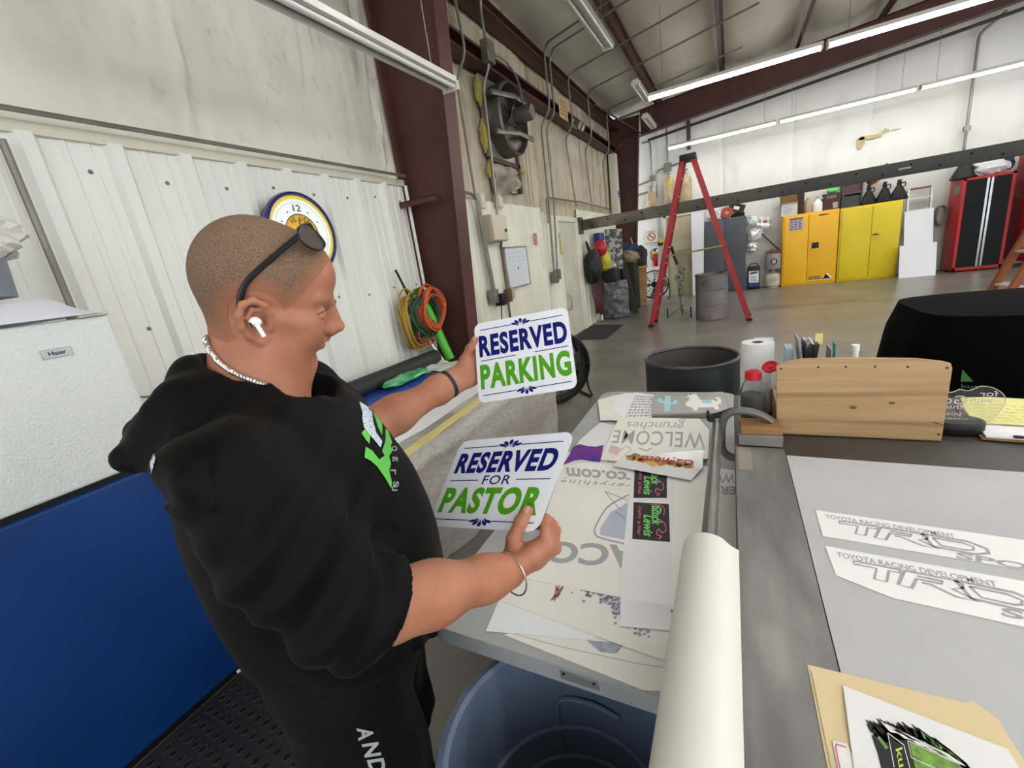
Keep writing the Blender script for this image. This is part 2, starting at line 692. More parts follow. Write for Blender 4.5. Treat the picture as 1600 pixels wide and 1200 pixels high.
rafter(13.0, 'long sloping oxide red rafter crossing below the far ceiling above the rear lights')
rafter(3.80, 'oxide red rafter over the nearer column')
PW = ['leftmost oxide red ceiling purlin, ending at the near lit strip',
      'second oxide red ceiling purlin, just right of the small crossing brace rods',
      'third oxide red ceiling purlin, above the joint of the near lit strip',
      'fourth oxide red ceiling purlin, short stretch in view above the near lit strip',
      'fifth oxide red ceiling purlin, at the top edge over the near lit strip']
for k, x in enumerate(PURL[:5]):
    bm = B()
    z = ceil_z(x) - 0.215
    pr = [(-.035, 0), (-.035, .02), (-.029, .02), (-.029, .006), (.026, .006), (.026, .20), (.08, .20), (.08, .206), (.032, .206), (.032, 0)]
    prism(bm, pr, -6, 13.9, frame_matrix((x, 0, z), (1, 0, 0), (0, 0, 1)) @ Matrix.Scale(-1, 4, (0, 0, 1)))
    bmesh.ops.recalc_face_normals(bm, faces=bm.faces)
    one('roof_purlin', bm, m_steel, PW[k], 'purlin', 'oxide red roof purlins', smooth=0)
# eave strut and wall girt
bm = B()
prism(bm, [(0, 0), (.22, 0), (.22, .03), (.2, .03), (.2, .01), (.012, .01), (.012, .25), (.1, .26), (.1, .27), (0, .27)], -13.9, 6, frame_matrix((WX + .015, 0, 4.64), (1, 0, 0), (0, 0, 1)))
bmesh.ops.recalc_face_normals(bm, faces=bm.faces)
one('eave_strut', bm, m_steel, 'oxide red eave strut along the top of the side wall under the ceiling', 'beam', smooth=0)
bm = B()
prism(bm, [(0, 0), (.19, 0), (.19, .03), (.18, .03), (.18, .01), (.012, .01), (.012, .17), (.18, .17), (.18, .15), (.19, .15), (.19, .18), (0, .18)], -12.95, -3.91, frame_matrix((WX + .015, 0, 4.0), (1, 0, 0), (0, 0, 1)))
bmesh.ops.recalc_face_normals(bm, faces=bm.faces)
one('wall_girt', bm, m_steel, 'oxide red wall girt running above the exhaust fan', 'beam', smooth=0)
bm = B()
p0, p1 = onx(583, 318, WX + .10), Vector((-2.47, 3.72, 2.37))
box(bm, WX + .0, -2.46, 3.60, 3.68, 2.33, 2.345)
box(bm, WX + .0, -2.46, 3.60, 3.612, 2.29, 2.345)
one('steel_bracket', bm, m_steel, 'short oxide red angle bracket on the column beside the wall clock', 'bracket', smooth=0)
# knee brace rods in the far corner
for k, (a, b, lab) in enumerate((((-2.66, 12.3, 4.02), (-2.30, 12.92, 4.5), 'short oxide red brace rising into the far corner column'),
                                 ((-2.62, 10.4, 4.66), (-2.1, 12.95, 4.42), 'longer oxide red brace sloping down under the eave to the far column'),)):
    bm = B()
    tube(bm, [a, b], .022, 6)
    one('flange_brace', bm, m_steel, lab, 'brace')

# ------------------------------------------------------------------ fluorescent strips
m_tube_on = mat('lit_tube', (1.0, 1.0, 0.995), 0.4, emit=TUBE_POWER)
m_tube_off = mat('unlit_tube', '#cfcfca', 0.25, coat=.5)
m_fix = mat('white_fixture_enamel', '#cfcdc4', 0.35)
m_pipe = mat('galvanised_conduit', '#7d7a70', 0.45, 0.6, '#8d8a80', 6)


def strip_light(p0, p1, lit, label, group, wires=True, twin=False):
    """a two-foot-to-eight-foot strip fixture from p0 to p1, hung under the roof"""
    p0, p1 = Vector(p0), Vector(p1)
    d = (p1 - p0).normalized()
    side = Vector((0, 0, 1)).cross(d).normalized()
    Lg = (p1 - p0).length
    t = thing('strip_light', label, 'light', tuple((p0 + p1) / 2), group)
    M = Matrix((d, side, Vector((0, 0, 1)))).transposed().to_4x4()
    M.translation = p0
    bm = B()
    box(bm, 0, Lg, -.06, .06, 0.03, .085, .006, 1, M)
    wd = .10 if twin else .07
    prism(bm, [(-wd, .032), (wd, .032), (.055, .052), (-.055, .052)], 0.01, Lg - .01, M @ frame_matrix((0, 0, 0), (0, 1, 0), (0, 0, 1)))
    obj('housing', bm, m_fix, t)
    for s in ((-.05, .05) if twin else (-.035, .035)):
        bm = B()
        tube(bm, [M @ Vector((.035, s, .012)), M @ Vector((Lg - .035, s, .012))], .019 if twin else .018, 10)
        obj('lamp_tube', bm, m_tube_on if lit else m_tube_off, t)
    for x in (0.005, Lg - .03):
        bm = B()
        box(bm, x, x + .025, -.075, .075, -.015, .05, .004, 1, M)
        obj('lamp_holder', bm, m_fix, t)
    if wires:
        for x in (.25, Lg - .25):
            q = M @ Vector((x, 0, .085))
            bm = B()
            tube(bm, [q, (q.x, q.y, ceil_z(q.x) - .02)], .004, 5)
            obj('hanger_wire', bm, m_pipe, t)
    return t


xs = [-1.28, 1.20, 3.68, 6.16]
NAMES1 = ['lit strip light, left half of the near glowing row', 'lit strip light, right half of the near glowing row', 'lit strip light further along the near glowing row']
for k in range(3):
    strip_light((xs[k] + .02, 8.6, 3.95), (xs[k + 1] - .02, 8.6, 3.95), True, NAMES1[k], 'lit strip lights')
xs = [-1.48, .98, 3.46, 5.94]
NAMES2 = ['lit strip light over the red ladder, left end of the far glowing row', 'lit strip light above the yellow cabinets in the far glowing row', 'lit strip light in the far glowing row, above the red cabinet']
for k in range(3):
    strip_light((xs[k] + .02, 13.0, 3.89), (xs[k + 1] - .02, 13.0, 3.89), True, NAMES2[k], 'lit strip lights')
for y, x_ in ((3.4, -1.2), (.9, .7), (-2.0, 1.4)):  # rows out of view; the two nearer ones are added to brighten the foreground
    for k in range(3):
        x = x_ + 2.5 * k
        strip_light((x, y, 3.9), (x + 2.44, y, 3.9), True, 'unseen lit strip light above the work tables', 'unseen lit strip lights over the tables')
strip_light((-2.0, 1.05, 3.0), (-2.0, 3.42, 3.02), False, 'unlit grey strip light hanging in front of the nearer column', 'unlit strip lights', twin=False)
strip_light((-1.45, 4.3, 4.12), (-1.45, 6.70, 4.16), False, 'unlit twin strip light under the ceiling right of the exhaust fan', 'unlit strip lights', twin=True)
strip_light((-1.62, 9.6, 4.55), (-1.62, 11.0, 4.56), False, 'short unlit strip light near the left end of the near glowing row', 'unlit strip lights', twin=True)
strip_light((-1.72, 11.3, 4.36), (-1.72, 12.5, 4.36), False, 'short unlit strip light next to the far rafter', 'unlit strip lights', twin=True)
# ================================================================== BACK OF THE SHOP
m_yel = mat('yellow_cabinet_paint', '#ecb010', 0.4, 0, '#f0b71c', 2, spec=.5)
m_yel2 = mat('worn_yellow_paint', '#dac010', 0.45, 0, '#e0c820', 2, spec=.5)
layer(m_yel2, '#8d8238', 4.0, (1, 1, 1), (0.68, 0.78), 0.7)
layer(m_yel2, '#a7a18a', 5.0, (1, 1, 1.5), (0.6, 0.75), 0.7, mask=(2, .35, .05))
m_dark = mat('dark_gap', '#1c1a14', 0.6)
m_black = mat('black_plastic', '#141414', 0.45, spec=.4)
m_blackrub = mat('black_rubber', '#1d1d1d', 0.75, bump=.1, bscale=60)
m_white = mat('white_print', '#e9e9e6', 0.5)
m_whitegl = mat('glossy_white_board', '#e6e8ec', 0.3)
m_brown = mat('brown_cardboard', '#a07c50', 0.85, 0, '#8f6d44', 4)
m_wcard = mat('white_carton', '#cfccc6', 0.7)
m_ink = mat('black_ink', '#161616', 0.6)
m_red = mat('red_paint', '#b3161c', 0.35, 0, '#a31218', 3, spec=.5)
m_redd = mat('dark_red_paint', '#8d1018', 0.4)
m_alu = mat('aluminium', '#b9bab8', 0.35, 0.85, '#a9aaa8', 8)
m_grey = mat('grey_cabinet_paint', '#4a4d53', 0.5, 0, '#52555b', 2)
m_tan = mat('tan_enamel', '#bfae8c', 0.45, 0, '#a8946f', 5)
m_plastic = mat('clear_wrap', '#dfe2e4', 0.12, trans=0.75, ior=1.2, bump=.3, bscale=25)
m_blue = mat('blue_print', '#2a4ba0', 0.5)


def XZ(x, y, z):
    """a wall-like frame facing the camera: u along +x, v up"""
    return frame_matrix((x, y, z), (1, 0, 0), (0, 0, 1))


def cabinet(x0, x1, y0, y1, h, m, label, split, extras):
    t = thing('safety_cabinet', label, 'cabinet', ((x0 + x1) / 2, y0, 0), 'yellow safety cabinets')
    bm = B()
    box(bm, x0, x1, y0 + .03, y1, 0.0, h, .012)
    obj('body', bm, m, t)
    xm = x0 + (x1 - x0) * split
    for a, b, hx in ((x0 + .035, xm - .004, 0), (xm + .004, x1 - .035, 1)):
        bm = B()
        box(bm, a, b, y0, y0 + .034, .06, h - .05, .006)
        d = obj('door', bm, m, t)
        extras(d, a, b, hx)
    bm = B()
    box(bm, xm - .004, xm + .004, y0 + .026, y0 + .031, .06, h - .05)
    obj('door_gap', bm, m_dark, t)
    return t


def ex1(d, a, b, hx):
    y = 13.8
    bm = B()
    if hx == 0:
        box(bm, b - .42, b - .12, y - .004, y, 1.42, 1.73)
        o = obj('notice', bm, mat('grey_notice', '#b7b2ba', .5), d)
        F = plane_fn(XZ(b - .42, y - .005, 1.42))
        bm = B()
        rn = random.Random(5)
        for r in range(5):
            for k in range(3):
                u = .02 + .09 * k
                add_poly(bm, [(u, .03 + .055 * r), (u + .075 * rn.uniform(.5, 1), .03 + .055 * r), (u + .075, .055 + .055 * r), (u, .055 + .055 * r)], F)
        add_poly(bm, [(0, .28), (.3, .28), (.3, .31), (0, .31)], F)
        obj('notice_print', bm, mat('purple_ink', '#5a4766', .6), d)
    else:
        box(bm, a + .08, a + .23, y - .012, y, .92, 1.06, .008)
        o = obj('handle', bm, m_black, d)
        bm = B()
        box(bm, a + .20, a + .40, y - .003, y, h1 - .11, h1 - .085)
        obj('top_label', bm, m_ink, d)
        F = plane_fn(XZ(a + .02, y - .004, .10))
        bm = B()
        add_poly(bm, [(0, .02), (.33, .02), (.40, .14), (.50, .02), (.50, 0), (0, 0)], F)
        add_poly(bm, [(.30, .02), (.42, .16), (.54, .02)], F)
        obj('warning_label', bm, m_white, d)
        F = plane_fn(XZ(a + .02, y - .006, .10))
        bm = B()
        for k in range(8):
            u = .02 + .045 * k
            add_poly(bm, [(u, .01), (u + .02, .01), (u + .045, .06), (u + .02, .06)], F)
        add_poly(bm, [(.02, .08), (.28, .08), (.28, .10), (.02, .10)], F)
        add_poly(bm, [(.38, .04), (.42, .12), (.46, .04)], F)
        obj('warning_stripes', bm, m_ink, d)


def ex2(d, a, b, hx):
    y = 13.8
    bm = B()
    if hx == 1:
        box(bm, a + .03, a + .12, y - .02, y, 1.06, 1.09, .006)
        tube(bm, [(a + .05, y - .025, 1.075), (a + .16, y - .03, 1.06)], .008, 6)
        obj('handle', bm, m_black, d)
    else:
        box(bm, b - .22, b - .02, y - .002, y, 1.66, 1.71)
        obj('faded_label', bm, mat('faded_label', '#cfc257', .5), d)


h1 = 1.81
cabinet(1.22, 2.41, 13.8, 14.32, 1.81, m_yel, 'orange-yellow safety cabinet with a notice sheet and black paddle handle', .47, ex1)
cabinet(2.43, 3.62, 13.8, 14.32, 1.79, m_yel2, 'scuffed lemon-yellow cabinet next to the white leaning boards', .53, ex2)


def carton(name, x0, x1, y0, y1, z0, z1, m, label, cat='box', flaps=None, open_top=False, rot=None):
    bm = B()
    box(bm, x0, x1, y0, y1, z0, z1, .004, 1)
    o = tag(obj(name, bm, m), label, cat)
    return o


# on the orange-yellow cabinet
t = thing('carton', 'white carton with brown flaps standing open, on the left end of the yellow cabinet', 'box', (1.36, 14, 1.81))
bm = B()
box(bm, 1.17, 1.53, 13.85, 14.2, 1.81, 2.12, .004, 1)
obj('body', bm, m_wcard, t)
for nm, pts in (('back_flap', [(1.18, 14.2, 2.12), (1.52, 14.2, 2.12), (1.54, 14.24, 2.36), (1.16, 14.24, 2.36)]), ('side_flap', [(1.17, 13.85, 2.12), (1.17, 14.2, 2.12), (1.03, 14.2, 2.0), (1.03, 13.85, 2.0)]), ('front_flap', [(1.17, 13.85, 2.12), (1.53, 13.85, 2.12), (1.52, 13.9, 2.33), (1.2, 13.9, 2.33)])):
    bm = B()
    vs = [bm.verts.new(p) for p in pts]
    f = bm.faces.new(vs)
    bmesh.ops.solidify(bm, geom=[f], thickness=.004)
    obj(nm, bm, m_brown, t, smooth=0)
bm = B()
F = plane_fn(XZ(1.17, 13.846, 1.81))
for k in range(4):
    add_poly(bm, [(.05, .06 + .05 * k), (.05 + .22 * (.5 + .5 * ((k * 7) % 3) / 2), .06 + .05 * k), (.05 + .2, .075 + .05 * k), (.05, .075 + .05 * k)], F)
add_poly(bm, [(0, .27), (.36, .27), (.36, .30), (0, .30)], F)
obj('print', bm, mat('faded_print', '#8e8a92', .6), t)
bm = B()
box(bm, 1.54, 1.67, 13.86, 14.15, 1.81, 2.35, .004, 1)
one('carton', bm, mat('dark_brown_card', '#3a2a1f', .8), 'tall narrow dark brown carton beside the white carton on the cabinet', 'box')
# jugs
bm = B()
lathe(bm, [(.0, 0), (.10, 0), (.105, .02), (.105, .2), (.09, .26), (.05, .31), (.03, .33), (.03, .37), (0, .37)], 16, Matrix.Translation((1.76, 13.98, 1.81)))
one('plastic_jug', bm, mat('amber_plastic', '#b59c7c', .4), 'translucent tan jug beside the white jug on the yellow cabinet', 'jug', 'jugs on the cabinet')
t = thing('plastic_jug', 'white jug with a looped handle on the yellow cabinet', 'jug', (1.97, 13.98, 1.81), 'jugs on the cabinet')
bm = B()
lathe(bm, [(.0, 0), (.11, 0), (.115, .02), (.115, .16), (.10, .22), (.04, .28), (.03, .32), (0, .32)], 16, Matrix.Translation((1.97, 13.98, 1.81)))
obj('body', bm, m_white, t)
bm = B()
tube(bm, smoothpath([(2.0, 13.97, 2.12), (2.07, 13.97, 2.12), (2.10, 13.97, 2.04), (2.085, 13.97, 1.96)], 4), .013, 6)
obj('handle', bm, m_white, t)
bm = B()
lathe(bm, [(0, 0), (.033, 0), (.033, .04), (0, .04)], 12, Matrix.Translation((1.97, 13.98, 2.12)))
obj('cap', bm, mat('grey_cap', '#9a9a98', .5), t)
t = thing('carton', 'maroon carton with grey lettering below the bright green packet', 'box', (2.23, 14, 1.81))
bm = B()
box(bm, 2.08, 2.40, 13.9, 14.15, 1.81, 2.19, .004, 1)
obj('body', bm, mat('maroon_card', '#4b2d2e', .75), t)
bm = B()
F = plane_fn(XZ(2.08, 13.896, 1.81))
for a in (.06, .13, .20):
    stroke(bm, arc(a + .03, .30, .025, 20, 340, 10), .014, F)
add_poly(bm, [(.2, .02), (.3, .02), (.3, .16), (.19, .16)], F)
obj('print', bm, mat('grey_print', '#a9a09b', .6), t)
bm = B()
bmesh.ops.create_icosphere(bm, subdivisions=2, radius=1)
for v in bm.verts:
    v.co = Vector((2.27 + v.co.x * .13, 14.0 + v.co.y * .08, 2.25 + v.co.z * .065)) + Vector((0, 0, .02)) * mnoise.noise(v.co * 3)
one('packet', bm, mat('bright_green_wrap', '#59c463', .4), 'bright green packet lying on top of the maroon carton', 'packet')
# small dark shelf on the lemon cabinet
t = thing('small_shelf', 'dark open shelf unit holding boxes on the lemon-yellow cabinet', 'shelf', (2.67, 14.1, 1.79))
bm = B()
for a, b, c, d in ((2.47, 2.50, 1.79, 2.55), (2.84, 2.87, 1.79, 2.5), (2.5, 2.84, 1.79, 1.81), (2.5, 2.84, 2.10, 2.13), (2.5, 2.84, 2.36, 2.39)):
    box(bm, a, b, 13.95, 14.3, c, d)
box(bm, 2.5, 2.84, 14.28, 14.3, 1.81, 2.5)
obj('frame', bm, mat('shelf_grey', '#55524f', .6), t)
for (a, b, c, d, e, m, lab) in ((2.51, 2.83, 13.97, 1.81, 2.06, mat('charcoal_bin', '#3c3d3f', .6), 'charcoal box in the lower bay of the small dark shelf'),
                                (2.51, 2.83, 13.98, 2.13, 2.33, mat('plum_carton', '#5d3d3d', .7), 'plum-coloured box in the middle bay of the small dark shelf'),
                                (2.50, 2.84, 13.96, 2.39, 2.53, m_wcard, 'white box on top of the small dark shelf')):
    bm = B()
    box(bm, a, b, c, 14.26, d, e, .004, 1)
    one('carton', bm, m, lab, 'box')
t = thing('carton', 'open orange box tipped on its corner above the hanging black bags', 'box', (3.2, 14.0, 2.3))
Mx = Matrix.Translation((3.16, 14.05, 2.44)) @ Matrix.Rotation(math.radians(-32), 4, 'Y') @ Matrix.Rotation(.3, 4, 'Z')
bm = B()
for a in ((-.2, .2, -.15, .15, -.12, -.115), (-.2, .2, .145, .15, -.12, .12), (-.2, -.195, -.15, .15, -.12, .12), (.195, .2, -.15, .15, -.12, .12), (-.2, .2, -.15, .15, .115, .12)):
    box(bm, *a, M=Mx)
obj('body', bm, mat('orange_card', '#c9702c', .7, 0, '#a85c28', 3), t)


def cone_bag(x, y, z, r, h, label):
    t = thing('fabric_cover', label, 'bag', (x, y, z), 'black tied bags')
    bm = B()
    prof = [(0, 0), (r * .9, 0), (r, .03), (r * .72, h * .35), (r * .36, h * .66), (r * .22, h * .74), (r * .28, h * .82), (r * .20, h * .9), (r * .22, h), (0, h)]
    lathe(bm, prof, 18, Matrix.Translation((x, y, z)))
    for v in bm.verts:
        a = math.atan2(v.co.y - y, v.co.x - x)
        k = 1 + .10 * math.sin(a * 5 + z) * (1 if v.co.z > z + .02 else .3)
        v.co.x = x + (v.co.x - x) * k
        v.co.y = y + (v.co.y - y) * k
    obj('cloth', bm, mat('black_nylon', '#17181a', .6), t)
    bm = B()
    tube(bm, smoothpath([(x + r * .2, y, z + h * .78), (x + r * .55, y - .02, z + h * .85), (x + r * .6, y - .02, z + h * .68), (x + r * .45, y, z + h * .62)], 4), .012, 5)
    obj('drawstring', bm, m_black, t)


cone_bag(2.99, 14.0, 1.79, .17, .44, 'black tied cone-shaped bag next to the small dark shelf')
cone_bag(3.29, 14.0, 1.79, .17, .46, 'middle black tied cone-shaped bag below the orange box')
cone_bag(3.57, 14.05, 1.79, .18, .46, 'black tied cone-shaped bag at the right end of the lemon cabinet')
# leaning white boards and aluminium ladder
def board(x0, x1, y0, z1, y1, m, label, th=.012, xs=0.0):
    bm = B()
    M = frame_matrix((x0, y0, .0), (1, 0, 0), (xs, y1 - y0, z1))
    Lh = math.hypot(y1 - y0, z1)
    box(bm, 0, x1 - x0, 0, Lh, 0, -th, M=M) if False else prism(bm, [(0, 0), (x1 - x0, 0), (x1 - x0, Lh), (0, Lh)], -th, 0, M)
    return one('white_board', bm, m, label, 'board', 'white leaning boards', smooth=0)


board(3.70, 4.22, 13.62, 1.5, 13.96, m_whitegl, 'tall white board leaning against the aluminium step ladder', xs=.03)
board(3.58, 4.24, 13.46, .74, 13.60, m_whitegl, 'short white board leaning in front of the tall white board')
t = thing('step_ladder', 'folded aluminium step ladder leaning behind the white boards', 'ladder', (4.0, 14.1, 0))
for x in (3.80, 4.22):
    bm = B()
    prism(bm, [(-.02, -.035), (.02, -.035), (.02, .035), (-.02, .035)], 0, 2.0, Matrix.Translation((x, 14.05, 0)) @ Matrix.Rotation(math.radians(-5), 4, 'X'))
    obj('rail', bm, m_alu, t, smooth=0)
for z in (.3, .6, .9, 1.2, 1.5, 1.76):
    bm = B()
    box(bm, 3.8, 4.22, 14.02 + z * .08, 14.1 + z * .08, z, z + .025)
    obj('step', bm, m_alu, t)
bm = B()
box(bm, 3.83, 4.2, 14.17, 14.25, 1.97, 2.01, .01)
obj('top_cap', bm, mat('faded_red_cap', '#7d5245', .6), t)
# red cabinet with black doors
t = thing('tool_cabinet', 'tall red cabinet with two black doors and twin silver pulls', 'cabinet', (5.0, 13.7, 0))
rx0, rx1, ry0, ry1, rz = 4.57, 5.40, 13.66, 14.3, 2.02
bm = B()
box(bm, rx0, rx1, ry0 + .03, ry1, .03, rz, .01)
obj('body', bm, m_red, t)
bm = B()
for a in ((rx0, rx0 + .06, .03, rz), (rx1 - .06, rx1, .03, rz), (rx0, rx1, .03, .10), (rx0, rx1, rz - .05, rz)):
    box(bm, a[0], a[1], ry0, ry0 + .034, a[2], a[3], .004, 1)
obj('front_frame', bm, m_red, t)
xm = (rx0 + rx1) / 2 + .02
m_bdoor = mat('gloss_black_door', '#08090b', 0.35, spec=.2, bump=.02, bscale=200)
for a, b, s in ((rx0 + .062, xm - .003, -1), (xm + .003, rx1 - .062, 1)):
    bm = B()
    box(bm, a, b, ry0 + .004, ry0 + .034, .10, rz - .05, .004, 1)
    d = obj('door', bm, m_bdoor, t)
    bm = B()
    e = xm + s * .032
    box(bm, e - .02, e + .02, ry0 - .014, ry0 + .004, .10, rz - .05, .006)
    obj('pull_bar', bm, mat('satin_silver', '#c4c6ca', .3, .7), d)
bm = B()
box(bm, rx0 - .006, rx0, ry0 + .12, ry0 + .42, 1.72, 1.9, .003, 1)
obj('maker_plate', bm, mat('green_grey_plate', '#7d8778', .5), t)
for x in (rx0 + .08, rx1 - .08):
    for y in (ry0 + .1, ry1 - .1):
        bm = B()
        lathe(bm, [(0, 0), (.03, 0), (.03, .04), (0, .04)], 10, Matrix.Translation((x, y, 0)))
        obj('foot', bm, m_black, t)
cone_bag(4.66, 13.95, 2.02, .23, .52, 'black tied cone-shaped bag on the left end of the red cabinet')


def crumple(name, c, r, seed, amp, m, label, cat, sub=3, freq=2.5, flatb=True, group=None, parent=None):
    bm = B()
    bmesh.ops.create_icosphere(bm, subdivisions=sub, radius=1)
    for v in bm.verts:
        n = v.co.normalized()
        d = 1 + amp * (mnoise.noise(n * freq + Vector((seed, 0, 0))) + .7 * mnoise.ridged_multi_fractal(n * freq * 1.7 + Vector((0, seed, 0)), 1, 2, 3, 1, 2) * .4)
        p = n * d
        if flatb and p.z < -.72:
            p.z = -.72
        v.co = Vector((c[0] + p.x * r[0], c[1] + p.y * r[1], c[2] + p.z * r[2]))
    if parent is None:
        return one(name, bm, m, label, cat, group, smooth=25)
    return obj(name, bm, m, parent, 25)


m_bagw = mat('white_bag_plastic', '#d3d3d8', .3, 0, '#dfdfe2', 3)
crumple('plastic_bag', (5.06, 13.9, 2.16), (.26, .2, .17), 3, .35, m_bagw, 'heap of white plastic bags on top of the red cabinet', 'bag')
crumple('bundle', (5.34, 14.12, 2.22), (.14, .18, .2), 8, .4, mat('navy_cloth', '#2c3a63', .7, 0, '#15161c', 4), 'crumpled navy and black bundle on the right end of the red cabinet', 'bundle')
# red tool chest at the right edge
t = thing('tool_chest', 'red rolling tool chest with white drawer pulls at the right edge', 'tool chest', (6.2, 13.6, 0))
bm = B()
box(bm, 5.60, 6.9, 13.35, 14.3, .14, 1.45, .012)
obj('body', bm, m_redd, t)
bm = B()
box(bm, 5.62, 6.88, 13.4, 14.25, 1.47, 2.35, .012)
box(bm, 5.60, 5.64, 13.2, 13.4, 1.47, 1.9, .006)
obj('upper_chest', bm, m_red, t)
for z in (.35, .58, .75, .9, 1.05, 1.2, 1.62, 1.78, 1.9):
    bm = B()
    box(bm, 5.66, 6.84, 13.31 if z < 1.4 else 13.36, 13.42, z, z + .12, .004, 1)
    d = obj('drawer', bm, m_redd, t)
    bm = B()
    box(bm, 5.70, 6.8, 13.275 if z < 1.4 else 13.32, 13.31 if z < 1.4 else 13.36, z + .085, z + .115, .006)
    obj('pull', bm, m_white, d)
for x in (5.7, 6.8):
    for y in (13.5, 14.15):
        bm = B()
        lathe(bm, [(0, -.025), (.07, -.025), (.07, .025), (0, .025)], 16, Matrix.Translation((x, y, .07)) @ Matrix.Rotation(PI / 2, 4, 'Y'))
        obj('caster', bm, m_black, t)
# grey cabinet with things on top
t = thing('grey_cabinet', 'dark grey two-door cabinet behind the red ladder', 'cabinet', (-.1, 13.8, 0))
bm = B()
box(bm, -.66, .37, 13.83, 14.3, 0, 1.99, .01)
obj('body', bm, m_grey, t)
for a, b in ((-.64, -.15), (-.14, .35)):
    bm = B()
    box(bm, a, b, 13.8, 13.834, .04, 1.96, .006)
    obj('door', bm, m_grey, t)
crumple('plastic_bag', (-.36, 14.0, 2.16), (.2, .16, .22), 11, .4, m_bagw, 'white plastic bag on the left of the grey cabinet top', 'bag')
bm = B()
lathe(bm, [(.05, 0), (.14, 0), (.15, .02), (.15, .06), (.14, .08), (.05, .08)], 20, Matrix.Translation((-.09, 13.92, 2.14)) @ Matrix.Rotation(PI / 2, 4, 'X'))
one('tape_roll', bm, mat('orange_red_tape', '#b4432f', .5), 'orange-red roll of tape standing on the grey cabinet', 'tape roll')
bm = B()
box(bm, -.3, -.12, 13.95, 14.2, 1.99, 2.12, .004, 1)
one('carton', bm, m_brown, 'small brown carton half hidden on the grey cabinet top', 'box')
t = thing('carton', 'tilted dark brown box at the right end of the grey cabinet top', 'box', (.2, 14.0, 2.0))
bm = B()
box(bm, -.2, .2, -.15, .15, -.11, .11, .004, 1, M=Matrix.Translation((.14, 14.02, 2.22)) @ Matrix.Rotation(.35, 4, 'Y'))
obj('body', bm, mat('dark_brown_card', '#3a2a1f', .8), t)
bm = B()
box(bm, -.07, .07, -.152, -.151, -.04, .04, M=Matrix.Translation((.14, 14.02, 2.22)) @ Matrix.Rotation(.35, 4, 'Y'))
obj('label', bm, m_white, t)
bm = B()
box(bm, 0.0, .34, 13.95, 14.2, 1.99, 2.10, .03)
one('cloth_bundle', bm, m_black, 'flat black bundle under the tilted dark brown box', 'bundle')
# tall white board left of the grey cabinet
bm = B()
prism(bm, [(-.99, 0), (-.70, 0), (-.66, 2.3), (-.99, 2.3)], 0, .07, frame_matrix((0, 13.72, 0), (1, 0, 0), (0, .12, 2.3)))
one('white_board', bm, m_whitegl, 'tall narrow white door-like board standing left of the grey cabinet', 'board', 'white leaning boards', smooth=0)
# beige back door with louvre
m_beige = mat('beige_door', '#b3a98c', 0.5, 0, '#bbb196', 2)
bm = B()
box(bm, -1.72, -.92, 14.30, 14.36, .0, 2.28, .006)
dr = struct('door_2', bm, m_beige)
bm = B()
for a in ((-1.62, -1.36, 1.62, 2.14), (-1.30, -1.02, 1.62, 2.14)):
    box(bm, a[0], a[1], 14.29, 14.302, a[2], a[3], .01)
obj('door_panel', bm, m_beige, dr)
bm = B()
for k in range(14):
    x = -1.50 + .036 * k
    box(bm, x, x + .016, 14.27, 14.31, .80, 1.30)
box(bm, -1.53, -1.0, 14.285, 14.31, .77, .80)
box(bm, -1.53, -1.0, 14.285, 14.31, 1.30, 1.33)
obj('louvre', bm, m_beige, dr)
bm = B()
for a in ((-1.80, -1.72, 0, 2.36), (-.92, -.86, 0, 2.36), (-1.8, -.86, 2.28, 2.36)):
    box(bm, a[0], a[1], 14.26, 14.38, a[2], a[3], .006, 1)
struct('trim_5', bm, mat('cream_frame', '#cfcabb', .5))
# fire extinguisher, no-smoking notice, box
t = thing('fire_extinguisher', 'red fire extinguisher hanging on the back wall left of the beige door', 'fire extinguisher', (-2.08, 14.3, .95))
bm = B()
lathe(bm, [(0, 0), (.07, 0), (.085, .02), (.085, .36), (.06, .43), (.03, .46), (0, .46)], 16, Matrix.Translation((-2.08, 14.28, .92)))
obj('cylinder', bm, m_red, t)
bm = B()
lathe(bm, [(.03, 0), (.03, .05), (.02, .08), (0, .08)], 10, Matrix.Translation((-2.08, 14.28, 1.38)))
box(bm, -2.12, -1.98, 14.27, 14.29, 1.44, 1.46)
obj('valve', bm, m_black, t)
bm = B()
box(bm, -2.11, -2.05, 14.30, 14.46, 1.2, 1.3)
obj('wall_bracket', bm, m_black, t)
bm = B()
tube(bm, smoothpath([(-2.08, 14.22, 1.42), (-2.17, 14.2, 1.4), (-2.19, 14.2, 1.25), (-2.15, 14.2, 1.1)], 5), .016, 6)
obj('hose', bm, m_black, t)
bm = B()
box(bm, -2.155, -2.005, 14.19, 14.2, 1.3, 1.37, .003)
obj('inspection_tag', bm, mat('yellow_tag', '#c7b23a', .5), t)
t = thing('wall_notice', 'faded red prohibition notice painted on the back wall above the fire extinguisher', 'sign', (-2.17, 14.33, 1.8))
bm = B()
box(bm, -2.36, -1.98, 14.33, 14.335, 1.6, 2.0)
obj('panel', bm, mat('pale_notice', '#c9c5bc', .6), t)
F = plane_fn(XZ(-2.36, 14.328, 1.6))
bm = B()
stroke(bm, arc(.19, .22, .11, 0, 360, 24), .03, F)
stroke(bm, [(.115, .30), (.265, .14)], .03, F)
stroke(bm, [(.02, .03), (.36, .03)], .02, F)
stroke(bm, [(.02, .37), (.36, .37)], .012, F)
stroke(bm, [(.13, .22), (.25, .22)], .02, F)
obj('symbol', bm, mat('faded_red_ink', '#a8604f', .6), t)
t = thing('call_point', 'small yellow and dark box on the wall by the fire extinguisher', 'box', (-1.9, 14.3, 1.6))
bm = B()
box(bm, -1.98, -1.84, 14.24, 14.36, 1.52, 1.62, .01)
obj('body', bm, m_black, t)
bm = B()
